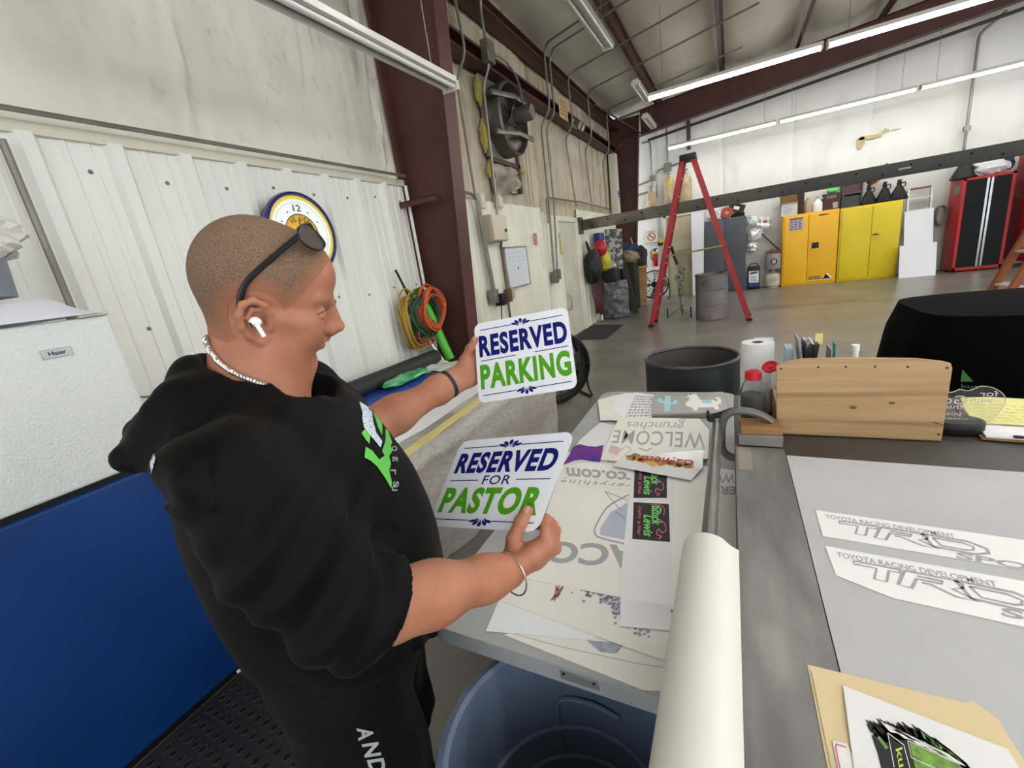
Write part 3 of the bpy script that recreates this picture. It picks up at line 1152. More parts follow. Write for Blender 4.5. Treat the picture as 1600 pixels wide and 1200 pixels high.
box(bm, -1.93, -1.80, 14.22, 14.30, 1.60, 1.72, .01, M=None)
obj('cover', bm, mat('yellow_cover', '#c9ac2e', .5), t)
bm = B()
tube(bm, [(-1.9, 14.33, 1.66), (-1.9, 14.33, 2.6)], .012, 6)
obj('conduit', bm, m_pipe, t)


# tan tanks on the back wall
def tank(x, z0, z1, r, label, tagc=None):
    t = thing('air_tank', label, 'tank', (x, 14.2, z0), 'tan wall tanks')
    h = z1 - z0
    bm = B()
    lathe(bm, [(0, 0), (r * .9, 0), (r, .02), (r, h * .78), (r * .9, h * .88), (r * .5, h * .95), (r * .3, h), (0, h)], 18, Matrix.Translation((x, 14.2, z0)))
    obj('body', bm, m_tan, t)
    bm = B()
    lathe(bm, [(r * .2, 0), (r * .2, .10), (r * .35, .12), (r * .35, .16), (0, .16)], 10, Matrix.Translation((x, 14.2, z1 - .01)))
    obj('valve', bm, m_pipe, t)
    bm = B()
    box(bm, x - r * .9, x + r * .9, 14.1, 14.4, z0 - .03, z0, .004, 1)
    obj('bracket', bm, m_pipe, t)
    if tagc:
        bm = B()
        box(bm, x - .01, x + .12, 14.2 - r - .012, 14.2 - r - .002, z1 - .2, z1 - .05, .003)
        obj('yellow_tag', bm, mat('yellow_tag', '#c7b23a', .5), t)


tank(-2.10, 2.66, 3.1, .15, 'short tan tank on the back wall, nearest the corner column')
tank(-1.60, 2.66, 3.36, .155, 'tall tan tank with a yellow tag on the back wall', True)
tank(-1.14, 2.64, 3.36, .155, 'tall tan tank on the back wall inside the ladder top')


def pipe_run(pts, r, label, boxes=(), name='conduit_pipe', cat='pipe', m=None, group='grey conduits'):
    t = thing(name, label, cat, tuple(pts[0]), group)
    bm = B()
    P = [Vector(p) for p in pts]
    out = [P[0]]
    for i in range(1, len(P) - 1):
        a = (P[i - 1] - P[i])
        b = (P[i + 1] - P[i])
        k = min(.09, a.length * .4, b.length * .4)
        s = P[i] + a.normalized() * k
        e = P[i] + b.normalized() * k
        out += [s, s * .36 + P[i] * .48 + e * .16, s * .16 + P[i] * .48 + e * .36, e]
    out.append(P[-1])
    tube(bm, out, r, 8)
    obj('pipe', bm, m or m_pipe, t)
    for (c, s, mm) in boxes:
        bm = B()
        box(bm, c[0] - s[0] / 2, c[0] + s[0] / 2, c[1] - s[1] / 2, c[1] + s[1] / 2, c[2] - s[2] / 2, c[2] + s[2] / 2, .005, 1)
        obj('junction_box', bm, mm or m_pipe, t)
    return t


pipe_run([(-2.30, 14.3, 4.45), (-2.08, 14.3, 4.45), (-2.08, 14.3, 3.2)], .03, 'grey conduit bending down to the shortest tan tank', [((-2.06, 14.3, 3.45), (.14, .08, .16), None)])
pipe_run([(-1.62, 14.3, 4.9), (-1.62, 14.3, 3.5)], .028, 'grey vertical conduit ending in a box over the tagged tank', [((-1.62, 14.3, 3.66), (.2, .1, .22), None)])
pipe_run([(-2.75, 14.3, 3.05), (-2.2, 14.3, 3.1)], .03, 'lower short pipe between corner column and first tan tank')
pipe_run([(-2.75, 14.3, 3.3), (-1.98, 14.3, 3.42)], .024, 'upper short pipe between corner column and first tan tank')
pipe_run([(-1.95, 14.3, 2.9), (-1.95, 14.3, 3.62), (-1.2, 14.3, 3.72)], .02, 'thin pipe looping from the first tan tank to the last one')
pipe_run([(-1.05, 14.385, 4.9), (-1.05, 14.385, 4.0)], .05, 'dark thick downpipe above the red ladder', m=mat('dark_pipe', '#3d3b38', .5))
pipe_run([(-2.0, 13.4, 4.30), (8.0, 13.4, 5.2)], .035, 'long dark sprinkler pipe under the far rafter', m=mat('dark_pipe', '#3d3b38', .5))
pipe_run([(5.1, 14.3, 5.2), (4.72, 14.3, 4.9), (4.72, 14.3, 2.0)], .03, 'grey conduit running down the back wall left of the red cabinet', [((4.72, 14.3, 3.1), (.12, .08, .1), None)])
bm = B()
for k in range(5):
    tube(bm, [(4.42 + .10 * math.cos(a) + .01 * k, 14.28 - .012 * k, 1.30 + .22 * math.sin(a)) for a in [2 * PI * j / 20 for j in range(20)]], .012, 6, closed=True)
one('cable_coil', bm, mat('grey_cable', '#6c6862', .6), 'grey cable coil hanging between the white boards and red cabinet', 'cable')
# solvent can, propane tank, pole, crinkled bags
t = thing('metal_can', 'black rectangular can with a white and blue label by the grey cabinet', 'can', (.57, 14.0, 0))
bm = B()
box(bm, .42, .72, 13.85, 14.1, 0.0, .62, .02)
obj('body', bm, m_black, t)
bm = B()
tube(bm, smoothpath([(.47, 13.97, .62), (.50, 13.97, .69), (.64, 13.97, .69), (.67, 13.97, .62)], 4), .012, 6)
obj('handle', bm, m_black, t)
bm = B()
box(bm, .45, .69, 13.845, 13.852, .08, .5)
lb = obj('label', bm, m_white, t)
F = plane_fn(XZ(.45, 13.84, .08))
bm = B()
add_poly(bm, [(.0, .0), (.24, .0), (.24, .10), (.0, .12)], F)
add_poly(bm, [(.03, .33), (.21, .36), (.21, .41), (.03, .39)], F)
for k in range(4):
    stroke(bm, [(.03, .16 + .035 * k), (.2 - .03 * (k % 2), .16 + .035 * k)], .012, F)
obj('print', bm, mat('navy_ink', '#2f3c78', .5), lb)
t = thing('gas_cylinder', 'small cream gas cylinder on the floor by the yellow cabinet', 'gas cylinder', (1.03, 13.95, 0))
bm = B()
lathe(bm, [(0, 0), (.15, 0), (.15, .03), (.185, .06), (.19, .3), (.16, .37), (.06, .41), (0, .41)], 20, Matrix.Translation((1.03, 13.95, 0)))
obj('body', bm, mat('cream_tank', '#b9b4a2', .5), t)
bm = B()
box(bm, .96, 1.10, 13.755, 13.77, .18, .28)
obj('label', bm, mat('grey_print', '#a9a09b', .6), t)
t = thing('gas_cylinder', 'grey drum with a round red emblem stacked on the cream gas cylinder', 'gas cylinder', (1.03, 13.95, .42))
bm = B()
lathe(bm, [(0, .40), (.06, .40), (.07, .46), (.19, .50), (.20, .54), (.20, .86), (.18, .9), (0, .9)], 20, Matrix.Translation((1.03, 13.95, 0)))
obj('body', bm, mat('grey_drum', '#8f8d8a', .5), t)
bm = B()
F = plane_fn(XZ(1.03, 13.742, .70))
add_poly(bm, arc(0, 0, .085, 0, 340, 17), F)
obj('emblem', bm, mat('maroon_ink', '#6e2a2c', .6), t)
bm = B()
F = plane_fn(XZ(1.03, 13.738, .70))
stroke(bm, [(-.03, -.05), (-.01, .04), (.03, .04), (.03, -.01), (-.02, -.01)], .02, F)
stroke(bm, [(.0, -.05), (.04, -.02)], .02, F)
obj('emblem_mark', bm, m_white, t)
bm = B()
for k in range(7):
    a = k * .9
    box(bm, 1.03 + .14 * math.cos(a) - .04, 1.03 + .14 * math.cos(a) + .04, 13.95 + .1 * math.sin(a) - .03, 13.95 + .1 * math.sin(a) + .03, .9, .97 + .03 * (k % 3), .01)
obj('taps', bm, mat('dull_red_metal', '#7c4a44', .5), t)
bm = B()
tube(bm, [(.74, 14.25, 1.48), (1.20, 14.3, .95)], .016, 6)
one('rod', bm, mat('dark_brown_rod', '#3a2d27', .5), 'thin dark rod leaning behind the stacked gas cylinders', 'rod')
m_foil = mat('silver_film', '#d9dadd', .15, .35, '#eeeeee', 5)
for k, (px, py, r, lab) in enumerate(((1172, 345, .13, 'crumpled silver film bag at the top left beside the grey cabinet'),
                                      (1192, 350, .17, 'crumpled white and red film bag hanging right of the grey cabinet'),
                                      (1180, 366, .16, 'crumpled silver film bag in the middle of the hanging bunch'),
                                      (1176, 385, .12, 'lowest crumpled film bag hanging by the grey cabinet'))):
    c = ony(px, py, 14.22)
    crumple('film_bag', c, (r, .08, r * .95), 20 + k, .5, m_foil, lab, 'bag', flatb=False, group='crumpled film bags')
bm = B()
c = ony(1196, 346, 14.12)
bm = B()
box(bm, c.x - .045, c.x + .045, 14.105, 14.115, c.z - .03, c.z + .03, M=None)
one('price_sticker', bm, mat('red_sticker', '#a3322f', .5), 'small red sticker on the white film bag', 'sticker')

# ------------------------------------------------------------------ black steel beam spanning the shop
t = thing('steel_beam', 'long black steel beam with bolt holes spanning the shop behind the ladder', 'beam', (2, 9.4, 2.2))
m_beam = mat('black_mill_steel', '#2b2a28', 0.5, .3, '#3b3a37', 2.5, stretch=(.4, 1, 1))
layer(m_beam, '#8a8373', 2.0, (.7, 1, 1), (0.3, 0.6), 0.85, mask=(0, .8, -2.0))
bm = B()
box(bm, -2.86, 9.0, 9.36, 9.44, 2.09, 2.30, .008)
obj('bar', bm, m_beam, t)
bm = B()
x = -2.6
k = 0
while x < 8.5:
    z = 2.235 if k % 2 else 2.15
    lathe(bm, [(.018, 0), (.018, .004), (0, .004)], 10, Matrix.Translation((x, 9.361, z)) @ Matrix.Rotation(PI / 2, 4, 'X'))
    x += .34
    k += 1
obj('bolt_hole', bm, mat('hole_black', '#060606', .9), t)
bm = B()
box(bm, 2.35, 2.5, 9.354, 9.359, 2.18, 2.205)
obj('paint_mark', bm, mat('grey_mark', '#8c8a88', .6), t)
bm = B()
box(bm, -2.9, -2.83, 9.3, 9.5, 2.02, 2.36)
obj('wall_bracket', bm, m_beam, t)

# ------------------------------------------------------------------ red step ladder
t = thing('step_ladder', 'tall red fibreglass step ladder standing open with a black top', 'ladder', (-.6, 9.1, 0))
m_fib = mat('red_fibreglass', '#9b2a2c', 0.45, 0, '#a63434', 4, spec=.45)
TOP = Vector((-.69, 9.12, 3.0))


def rail(foot, top, wx, wy, m=m_fib):
    bm = B()
    f0, t0 = Vector(foot), Vector(top)
    z = (t0 - f0).normalized()
    x = Vector((0, 1, 0))
    M = Matrix((z.cross(x).normalized() * -1, x, z)).transposed().to_4x4()
    M.translation = f0
    prism(bm, [(-wx, -wy), (wx, -wy), (wx, -wy + .008), (-wx + .008, -wy + .008), (-wx + .008, wy - .008), (wx, wy - .008), (wx, wy), (-wx, wy)], 0, (t0 - f0).length, M)
    bmesh.ops.recalc_face_normals(bm, faces=bm.faces)
    return obj('rail', bm, m, t, smooth=0)


rl = [rail((-1.44, 8.92, 0.02), (-.77, 9.02, 2.98), .045, .016), rail((-1.44, 9.50, 0.02), (-.77, 9.30, 2.98), .045, .016),
      rail((.30, 8.98, .02), (-.60, 9.02, 2.98), .045, .016), rail((.30, 9.50, .02), (-.60, 9.30, 2.98), .045, .016)]
bm = B()
box(bm, -.82, -.54, 8.96, 9.36, 2.95, 3.05, .02)
obj('top_cap', bm, m_black, t)
for k in range(1, 10):
    a = k / 10
    z = .02 + 2.96 * a
    x = -1.44 + .67 * a
    bm = B()
    box(bm, x - .04, x + .04, 8.93 + .1 * a, 9.49 - .19 * a, z - .012, z + .012, .003, 1)
    obj('step', bm, m_alu, t)
for k in (1, 3, 5, 7):
    a = k / 10
    z = .02 + 2.96 * a
    x = .30 - .9 * a
    bm = B()
    tube(bm, [(x, 8.99 + .03 * a, z), (x, 9.49 - .19 * a, z)], .012, 6)
    obj('brace', bm, m_alu, t)
bm = B()
tube(bm, [(-1.11, 8.95, 1.34), (-.62, 8.96, 1.37), (-.13, 8.99, 1.40)], .018, 6)
obj('spreader', bm, mat('brass_spreader', '#8f8a66', .45, .3), t)
for (x, y) in ((-1.44, 8.92), (-1.44, 9.5), (.30, 8.98), (.30, 9.5)):
    bm = B()
    box(bm, x - .05, x + .055, y - .03, y + .03, 0, .05, .006)
    obj('rubber_foot', bm, m_black, t)

# ------------------------------------------------------------------ barrel behind the ladder
m_barrel = mat('scorched_barrel', '#6f6b6a', 0.55, .2, '#8a8586', 2.5)
layer(m_barrel, '#7d5f60', 1.8, (1, 1, 1), (0.4, 0.7), 0.8, mask=(2, .5, .15))
layer(m_barrel, '#232222', 1.6, (1, 1, .6), (0.42, 0.62), 0.95, offset=(3, 1, 0), mask=(2, .45, .85))
bm = B()
lathe(bm, [(0, .0), (.29, .0), (.30, .01), (.30, .03), (.295, .29), (.305, .30), (.295, .31), (.295, .59), (.305, .60), (.295, .61), (.295, .87), (.305, .88), (.305, .895), (.29, .895), (.285, .87), (.285, .03), (0, .03)], 40, Matrix.Translation((-.345, 9.55, 0)))
one('steel_barrel', bm, m_barrel, 'scorched grey steel barrel standing inside the red ladder legs', 'barrel')
# black barrel by the folding table
m_drum = mat('black_drum_paint', '#232526', 0.5, .2, '#313334', 3)
layer(m_drum, '#6b6862', 8.0, (1, 1, 1), (0.66, 0.72), 0.7)
m_drumin = mat('drum_inside_rust', '#4a4744', 0.6, .2, '#5b5752', 3)
t = thing('steel_barrel', 'open-topped black steel barrel beyond the far end of the folding table', 'barrel', (-.235, 2.95, 0))
bm = B()
lathe(bm, [(0, .0), (.288, .0), (.292, .02), (.288, .29), (.298, .30), (.288, .31), (.288, .59), (.298, .60), (.288, .61), (.288, .868)], 48, Matrix.Translation((-.235, 2.95, 0)))
obj('shell', bm, m_drum, t)
bm = B()
lathe(bm, [(0, .02), (.27, .02), (.28, .05), (.28, .868)], 48, Matrix.Translation((-.235, 2.95, 0)))
bmesh.ops.reverse_faces(bm, faces=bm.faces)
obj('lining', bm, m_drumin, t)
bm = B()
tube(bm, [(-.235 + .285 * math.cos(a), 2.95 + .285 * math.sin(a), .87) for a in [2 * PI * k / 48 for k in range(48)]], .011, 8, closed=True)
obj('rim', bm, mat('worn_rim', '#55585a', .4, .5, '#2e2f30', 6), t)
# ------------------------------------------------------------------ drum fan by the far corner
def drum_fan(c, r, depth, yaw, label, name='drum_fan', tilt=0):
    t = thing(name, label, 'fan', (c[0], c[1], 0), 'black drum fans')
    M = Matrix.Translation(c) @ Matrix.Rotation(yaw, 4, 'Z') @ Matrix.Rotation(PI / 2 + tilt, 4, 'X')
    bm = B()
    lathe(bm, [(r * .97, -depth / 2), (r, -depth / 2), (r * 1.03, -depth / 2 + .02), (r, -depth / 2 + .04), (r, depth / 2 - .04), (r * 1.03, depth / 2 - .02), (r, depth / 2), (r * .97, depth / 2)], 40, M)
    obj('housing', bm, m_black, t)
    for s in (-1, 1):
        bm = B()
        for q in (.2, .4, .6, .8, .95):
            tube(bm, [M @ Vector((r * q * math.cos(a), r * q * math.sin(a), s * depth / 2)) for a in [2 * PI * k / 28 for k in range(28)]], .004, 4, closed=True)
        for k in range(8):
            a = 2 * PI * k / 8
            tube(bm, [M @ Vector((0, 0, s * depth / 2)), M @ Vector((r * math.cos(a), r * math.sin(a), s * depth / 2))], .004, 4)
        obj('grille', bm, m_black, t)
    for k in range(4):
        a0 = 2 * PI * k / 4
        bm = B()

        def bl(u, v):
            rr_ = r * (.12 + .78 * u)
            a = a0 + .5 * (v - .5) * (1 + .5 * u)
            return M @ Vector((rr_ * math.cos(a), rr_ * math.sin(a), .06 * (v - .5)))
        grid(bm, bl, 6, 4, .004)
        obj('blade', bm, m_alu, t)
    bm = B()
    lathe(bm, [(0, -.08), (.07, -.08), (.08, -.05), (.08, .08), (0, .08)], 16, M)
    obj('motor', bm, m_black, t)
    Mz = Matrix.Translation((c[0], c[1], 0)) @ Matrix.Rotation(yaw, 4, 'Z')
    for s in (-1, 1):
        bm = B()
        tube(bm, smoothpath([Mz @ Vector((s * r * 1.06, 0, c[2])), Mz @ Vector((s * r * 1.06, 0, .1)), Mz @ Vector((s * r * .9, -.18, .02)), Mz @ Vector((s * r * .9, .18, .02))], 5), .014, 6)
        obj('stand', bm, m_black, t)


drum_fan((-2.02, 13.45, .45), .40, .22, .15, 'black drum fan with pale blades standing in the far corner')
drum_fan((-1.83, 4.45, .42), .40, .30, .80, 'large black floor fan half hidden by the parking sign')
# roller stand with tripod base
t = thing('roller_stand', 'olive roller machine on a wheeled tripod stand inside the ladder', 'stand', (-.98, 9.35, 0))
sx, sy = -.96, 9.9
m_olive = mat('olive_machine', '#8a8d7c', .5, .3)
bm = B()
tube(bm, [(sx, sy, .2), (sx, sy, .62)], .02, 8)
obj('post', bm, m_pipe, t)
for a in (200, 320, 90):
    e = Vector((sx + .28 * math.cos(math.radians(a)), sy + .28 * math.sin(math.radians(a)), .03))
    bm = B()
    tube(bm, [(sx, sy, .22), e], .014, 6)
    lg = obj('leg', bm, m_pipe, t)
    bm = B()
    tube(bm, [e + Vector((0, 0, -.02)), e + Vector((0, 0, .2))], .014, 6)
    obj('caster', bm, m_black, t)
for (dx, dz, r, w) in ((0.02, .70, .07, .12), (-.02, .86, .085, .1), (.10, 1.02, .09, .08), (.05, .55, .05, .14)):
    bm = B()
    Mw = Matrix.Translation((sx + dx, sy - .06, dz)) @ Matrix.Rotation(PI / 2, 4, 'X')
    lathe(bm, [(r * .35, -w / 2), (r, -w / 2), (r, w / 2), (r * .35, w / 2)], 18, Mw)
    obj('roller', bm, m_olive, t)
bm = B()
prism(bm, [(-.05, .45), (.05, .45), (.10, .9), (.10, 1.08), (-.02, 1.12), (-.06, .8)], 0, .03, XZ(sx, sy + .06, 0))
obj('side_plate', bm, m_olive, t, smooth=0)
bm = B()
tube(bm, smoothpath([(sx - .04, sy, 1.12), (sx - .10, sy, 1.3), (sx - .14, sy - .02, 1.5)], 4), .03, 8)
obj('arm', bm, m_black, t)

# ------------------------------------------------------------------ LEFT WALL, second bay
# exhaust fan with torn insulation
t = thing('exhaust_fan', 'grimy wall exhaust fan set in the insulation above the white liner', 'fan', (WX + .1, 6.1, 3.4))
m_gal = mat('grimy_galvanised', '#7c7870', .45, .6, '#5c5850', 4)
m_shut = mat('dull_tin', '#9b978d', .4, .5, '#86827a', 5)
bm = B()
box(bm, WX + .02, WX + .06, 5.56, 6.52, 3.02, 3.98, .006)
obj('frame_plate', bm, m_shut, t)
bm = B()
Mf = Matrix.Translation((WX + .06, 6.04, 3.5)) @ Matrix.Rotation(PI / 2, 4, 'Y')
lathe(bm, [(.43, -.0), (.45, 0.0), (.45, .20), (.42, .22), (.42, 0.0)], 36, Mf)
obj('ring', bm, m_gal, t)
for k in range(4):
    a0 = 2 * PI * k / 4 + .5

    def bl(u, v):
        rr_ = .07 + .33 * u
        a = a0 + .9 * (v - .5)
        return Mf @ Vector((rr_ * math.cos(a), rr_ * math.sin(a), .10 + .09 * (v - .5)))
    bm = B()
    grid(bm, bl, 6, 5, .004)
    obj('blade', bm, m_gal, t)
for zz in (3.30, 3.74):
    bm = B()
    tube(bm, [(WX + .26, 5.45, zz - .05), (WX + .34, 6.0, zz), (WX + .26, 6.68, zz + .05)], .022, 6, flat=1.6)
    obj('motor_bracket', bm, m_gal, t)
bm = B()
lathe(bm, [(0, -.13), (.09, -.13), (.10, -.1), (.10, .1), (.09, .13), (0, .13)], 16, Matrix.Translation((WX + .42, 6.03, 3.52)) @ Matrix.Rotation(PI / 2, 4, 'Y'))
obj('motor', bm, m_gal, t)
bm = B()
tube(bm, smoothpath([(WX + .42, 6.05, 3.66), (WX + .34, 6.12, 4.0), (WX + .22, 6.0, 4.22), (WX + .16, 5.66, 4.20)], 6), .015, 6)
obj('cable', bm, m_pipe, t)
bm = B()
for k in range(5):
    z = 2.9 - .0 * k
box(bm, WX + .0, WX + .03, 5.62, 6.5, 2.62, 3.02)
obj('shutter_back', bm, m_shut, t)
bm = B()
box(bm, WX + .03, WX + .08, 5.6, 6.46, 2.96, 3.02)
box(bm, WX + .03, WX + .08, 6.40, 6.48, 2.62, 3.9)
obj('rusty_trim', bm, mat('rusty_trim', '#4b3526', .7), t)
m_fib2 = mat('yellow_insulation', '#bcae62', .95, 0, '#a8994c', 12, bump=.6, bscale=60)
for k, (y, z, ry, rz) in enumerate(((5.52, 3.78, .03, .14), (5.51, 3.25, .03, .16), (5.55, 2.86, .04, .10), (6.55, 2.95, .04, .06))):
    crumple('insulation_tuft', (WX + .05, y, z), (.05, ry, rz), 40 + k, .4, m_fib2, '', '', parent=t, flatb=False)
bm = B()


def flap(u, v):
    y = 5.65 + .75 * u
    z = 2.95 - .45 * v
    return (WX + .05 + .16 * v * math.sin(PI * u) + .05 * mnoise.noise(Vector((u * 5, v * 4, 2))), y + .1 * v * (u - .5), z + .32 * (u) * v * .8)


grid(bm, flap, 16, 10, .01)
obj('torn_flap', bm, mat('torn_facing', '#a39b8b', .5, 0, '#6a6256', 4), t)

# conduits down the side wall
XP = WX + .09
XG = WX + .262
pipe_run([(XG, 4.80, 4.9), (XG, 4.93, 3.95), (XP, 4.94, 3.72), (XP, 4.97, 2.5), (XP, 5.06, 1.28)], .017, 'thin conduit right of the near column, ending in a power outlet', [((XP, 5.06, 1.24), (.1, .12, .18), None)])
pipe_run([(XP, 4.5, 2.52), (XP, 4.92, 2.50), (XP, 5.02, 2.40), (XP, 5.10, 1.3)], .019, 'conduit coming from behind the near column and bending down')
pipe_run([(WX + .5, 5.30, 4.95), (XG, 5.46, 4.60), (XG, 5.50, 3.98), (XP + .05, 5.50, 3.8), (XP, 5.52, 2.45), (XP, 5.48, 2.27)], .018, 'conduit with a square box on the girt, running down left of the exhaust fan', [((XG, 5.50, 4.12), (.1, .18, .24), None)])
pipe_run([(1.0, 6.3, 4.98), (XG + .1, 7.5, 4.85), (XG, 7.55, 4.75), (XG, 7.54, 3.95), (XP, 7.53, 3.75), (XP, 7.5, 2.6), (XP, 7.38, 1.3)], .017, 'left one of two parallel conduits running down to a switch box near the door', [((XP, 7.40, 1.28), (.1, .14, .2), None)])
pipe_run([(1.2, 6.6, 5.0), (XG + .1, 7.75, 4.85), (XG, 7.78, 4.72), (XG, 7.77, 3.95), (XP, 7.77, 3.75), (XP, 7.75, 2.6), (XP, 7.56, 1.35)], .016, 'right one of two parallel conduits running down to a switch box near the door', [((XP, 7.58, 1.32), (.08, .1, .18), None)])
pipe_run([(.6, 7.9, 4.98), (XG + .1, 8.75, 4.8), (XG, 8.70, 4.7), (XG, 8.73, 3.95), (XP, 8.76, 3.75), (XP, 9.05, 2.55)], .016, 'conduit passing the orange-lettered sign, running down to the door head')
pipe_run([(.4, 9.2, 5.0), (XG + .1, 9.9, 4.8), (XG, 9.95, 4.7), (XG, 10.03, 3.95), (XP, 10.05, 3.75), (XP, 10.2, 2.7)], .016, 'conduit right of the orange-lettered sign')
pipe_run([(.2, 10.9, 5.0), (XG + .1, 11.5, 4.8), (XG, 11.55, 4.7), (XG, 11.57, 3.95), (XP, 11.57, 3.75), (XP, 11.6, 2.6)], .016, 'conduit near the far end of the girt')
pipe_run([(XP, 7.36, 2.2), (XP, 7.40, 2.62), (XP, 9.4, 2.66), (XP, 11.9, 2.62), (XP, 11.9, 2.4)], .018, 'horizontal conduit over the cream door')
pipe_run([(XP, -4, 2.575), (XP, 3.66, 2.575)], .013, 'long thin conduit along the top of the white liner')
# door area pipes and small boxes on the liner
t = thing('breaker_box', 'beige metal breaker box on the white liner right of the column', 'box', (WX + .1, 5.27, 2.1))
bm = B()
box(bm, WX + .02, WX + .19, 5.09, 5.52, 1.93, 2.26, .01)
obj('body', bm, mat('beige_enamel', '#b5ab97', .5), t)
bm = B()
box(bm, WX + .19, WX + .205, 5.10, 5.51, 1.94, 2.25, .006)
dd = obj('door', bm, mat('beige_enamel_light', '#c9bfa8', .5), t)
bm = B()
box(bm, WX + .20, WX + .215, 5.42, 5.47, 2.04, 2.08)
obj('latch', bm, m_black, dd)
for (y, z, w, h, lab) in ((5.16, 2.44, .11, .18, 'small cream box at the top of the liner above the breaker box'), (5.66, 2.46, .12, .16, 'small grey-white box at the top of the liner right of the breaker box')):
    bm = B()
    box(bm, WX + .01, WX + .09, y - w / 2, y + w / 2, z - h / 2, z + h / 2, .008)
    one('wall_box', bm, mat('cream_box', '#c9c3b1', .5), lab, 'box')
t = thing('whiteboard', 'small framed whiteboard with faint handwriting on the white liner', 'whiteboard', (WX + .08, 6.0, 1.56))
wb = [(5.63, 1.29), (6.36, 1.29), (6.36, 1.84), (5.63, 1.84)]
bm = B()
box(bm, WX + .035, WX + .055, 5.62, 6.37, 1.28, 1.85)
obj('panel', bm, mat('whiteboard_white', '#d4d7dc', .3), t)
bm = B()
for a in ((5.61, 5.63, 1.27, 1.86), (6.36, 6.38, 1.27, 1.86), (5.61, 6.38, 1.27, 1.29), (5.61, 6.38, 1.84, 1.86)):
    box(bm, WX + .03, WX + .065, *a, .003, 1)
obj('frame', bm, m_alu, t)
bm = B()
F = lambda u, v: Vector((WX + .0565, 5.63 + u, 1.29 + v))
rn = random.Random(2)
for r in range(8):
    u = .07
    while u < .6:
        w = rn.uniform(.03, .10)
        pts = [(u + w * k / 8, .06 + .06 * r + rn.uniform(-.006, .006)) for k in range(9)]
        stroke(bm, pts, .004, F)
        u += w + rn.uniform(.02, .10)
obj('handwriting', bm, mat('marker_grey', '#8f93a3', .6), t)
bm = B()
lathe(bm, [(0, 0), (.012, 0), (.012, .01), (0, .01)], 8, Matrix.Translation((WX + .057, 5.99, 1.55)) @ Matrix.Rotation(PI / 2, 4, 'Y'))
obj('magnet', bm, m_black, t)
t = thing('power_plug', 'black power adapter plugged in below the left conduit, its cord hanging', 'plug', (XP, 5.1, 1.2))
bm = B()
box(bm, XP - .02, XP + .1, 5.10, 5.22, 1.10, 1.26, .012)
obj('adapter', bm, m_black, t)
bm = B()
tube(bm, smoothpath([(XP + .04, 5.16, 1.1), (XP + .03, 5.14, .95), (XP, 5.2, .8), (XP, 5.3, .7), (XP, 5.3, .2)], 5), .008, 6)
obj('cord', bm, m_black, t)
pipe_run([(XP - .02, 5.50, 1.9), (XP - .02, 5.50, 1.4), (XP - .02, 5.46, .3)], .018, 'brown pipe running down beside the whiteboard', [((XP, 5.49, 1.20), (.07, .1, .18), mat('brown_box', '#5c4733', .6)), ((XP, 5.62, 1.22), (.04, .09, .16), m_tan)], m=mat('brown_pipe', '#75583f', .6, 0, '#55402c', 5))
bm = B()
prism(bm, [(-.07, 0), (0, -.16), (.07, 0), (0, .16)], 0, .006, frame_matrix((WX + .05, 5.56, 2.0), (0, 1, 0), (0, 0, 1)))
one('diamond_plate', bm, m_black, 'small black diamond-shaped placard below the breaker box', 'placard', smooth=0)
bm = B()
box(bm, WX + .04, WX + .045, 6.78, 6.90, 1.86, 2.05)
o = one('sticker', bm, mat('pinkish_sticker', '#c9a28e', .6, 0, '#a65f52', 20), 'small faded reddish sticker on the liner right of the whiteboard', 'sticker')
bm = B()
box(bm, WX + .02, WX + .03, 8.02, 8.08, 1.65, 2.05)
one('strip_tag', bm, mat('yellow_tag', '#c7b23a', .5), 'narrow yellow strip on the door frame edge', 'tag')
t = thing('small_sign', 'small cream sign with orange lettering hung on the wall girt', 'sign', (WX + .2, 8.4, 4.1))
bm = B()
box(bm, WX + .212, WX + .225, 8.16, 8.62, 3.98, 4.30, .004, 1)
obj('panel', bm, mat('cream_sign', '#cdb68a', .5), t)
bm = B()
F = lambda u, v: Vector((WX + .227, 8.16 + u, 3.98 + v))
for v0 in (.05, .12, .19, .25):
    u = .05
    while u < .40:
        add_poly(bm, [(u, v0), (u + .04, v0), (u + .04, v0 + .04), (u, v0 + .04)], F)
        u += .06
obj('lettering', bm, mat('orange_ink', '#b9702e', .6), t)
t = thing('floodlight', 'small grey twin floodlight on the girt right of the cream sign', 'light', (WX + .2, 8.95, 4.05))
for dy in (0, .22):
    bm = B()
    lathe(bm, [(0, 0), (.05, 0), (.075, .10), (.075, .12), (0, .11)], 12, Matrix.Translation((WX + .27, 8.85 + dy, 4.0)) @ Matrix.Rotation(PI / 2 + .5, 4, 'Y'))
    obj('lamp_head', bm, m_pipe, t)
bm = B()
box(bm, WX + .21, WX + .26, 8.82, 9.10, 3.95, 4.08, .01)
obj('base', bm, m_tan, t)
bm = B()
prism(bm, arc(0, 0, .09, 0, 330, 11), 0, .004, frame_matrix((-2.60, 12.6, 2.95), (0, 1, 0), (0, 0, 1)))
bm.free()
t = thing('post_cover', 'cream boxed post with a round blue sticker beside the far column', 'post', (WX + .1, 12.5, 2.3))
bm = B()
box(bm, WX + .04, WX + .22, 12.35, 12.62, 2.35, 4.0, .006)
obj('box', bm, m_tan if False else mat('cream_ledge', '#d5cfbd', .5), t)
bm = B()
F = lambda u, v: Vector((WX + .223, 12.48 + u, 3.0 + v))
stroke(bm, arc(0, 0, .08, 0, 360, 20), .05, F)
stroke(bm, [(-.12, .0), (.12, .03)], .04, F)
obj('sticker', bm, mat('blue_print', '#2a4ba0', .5), t)
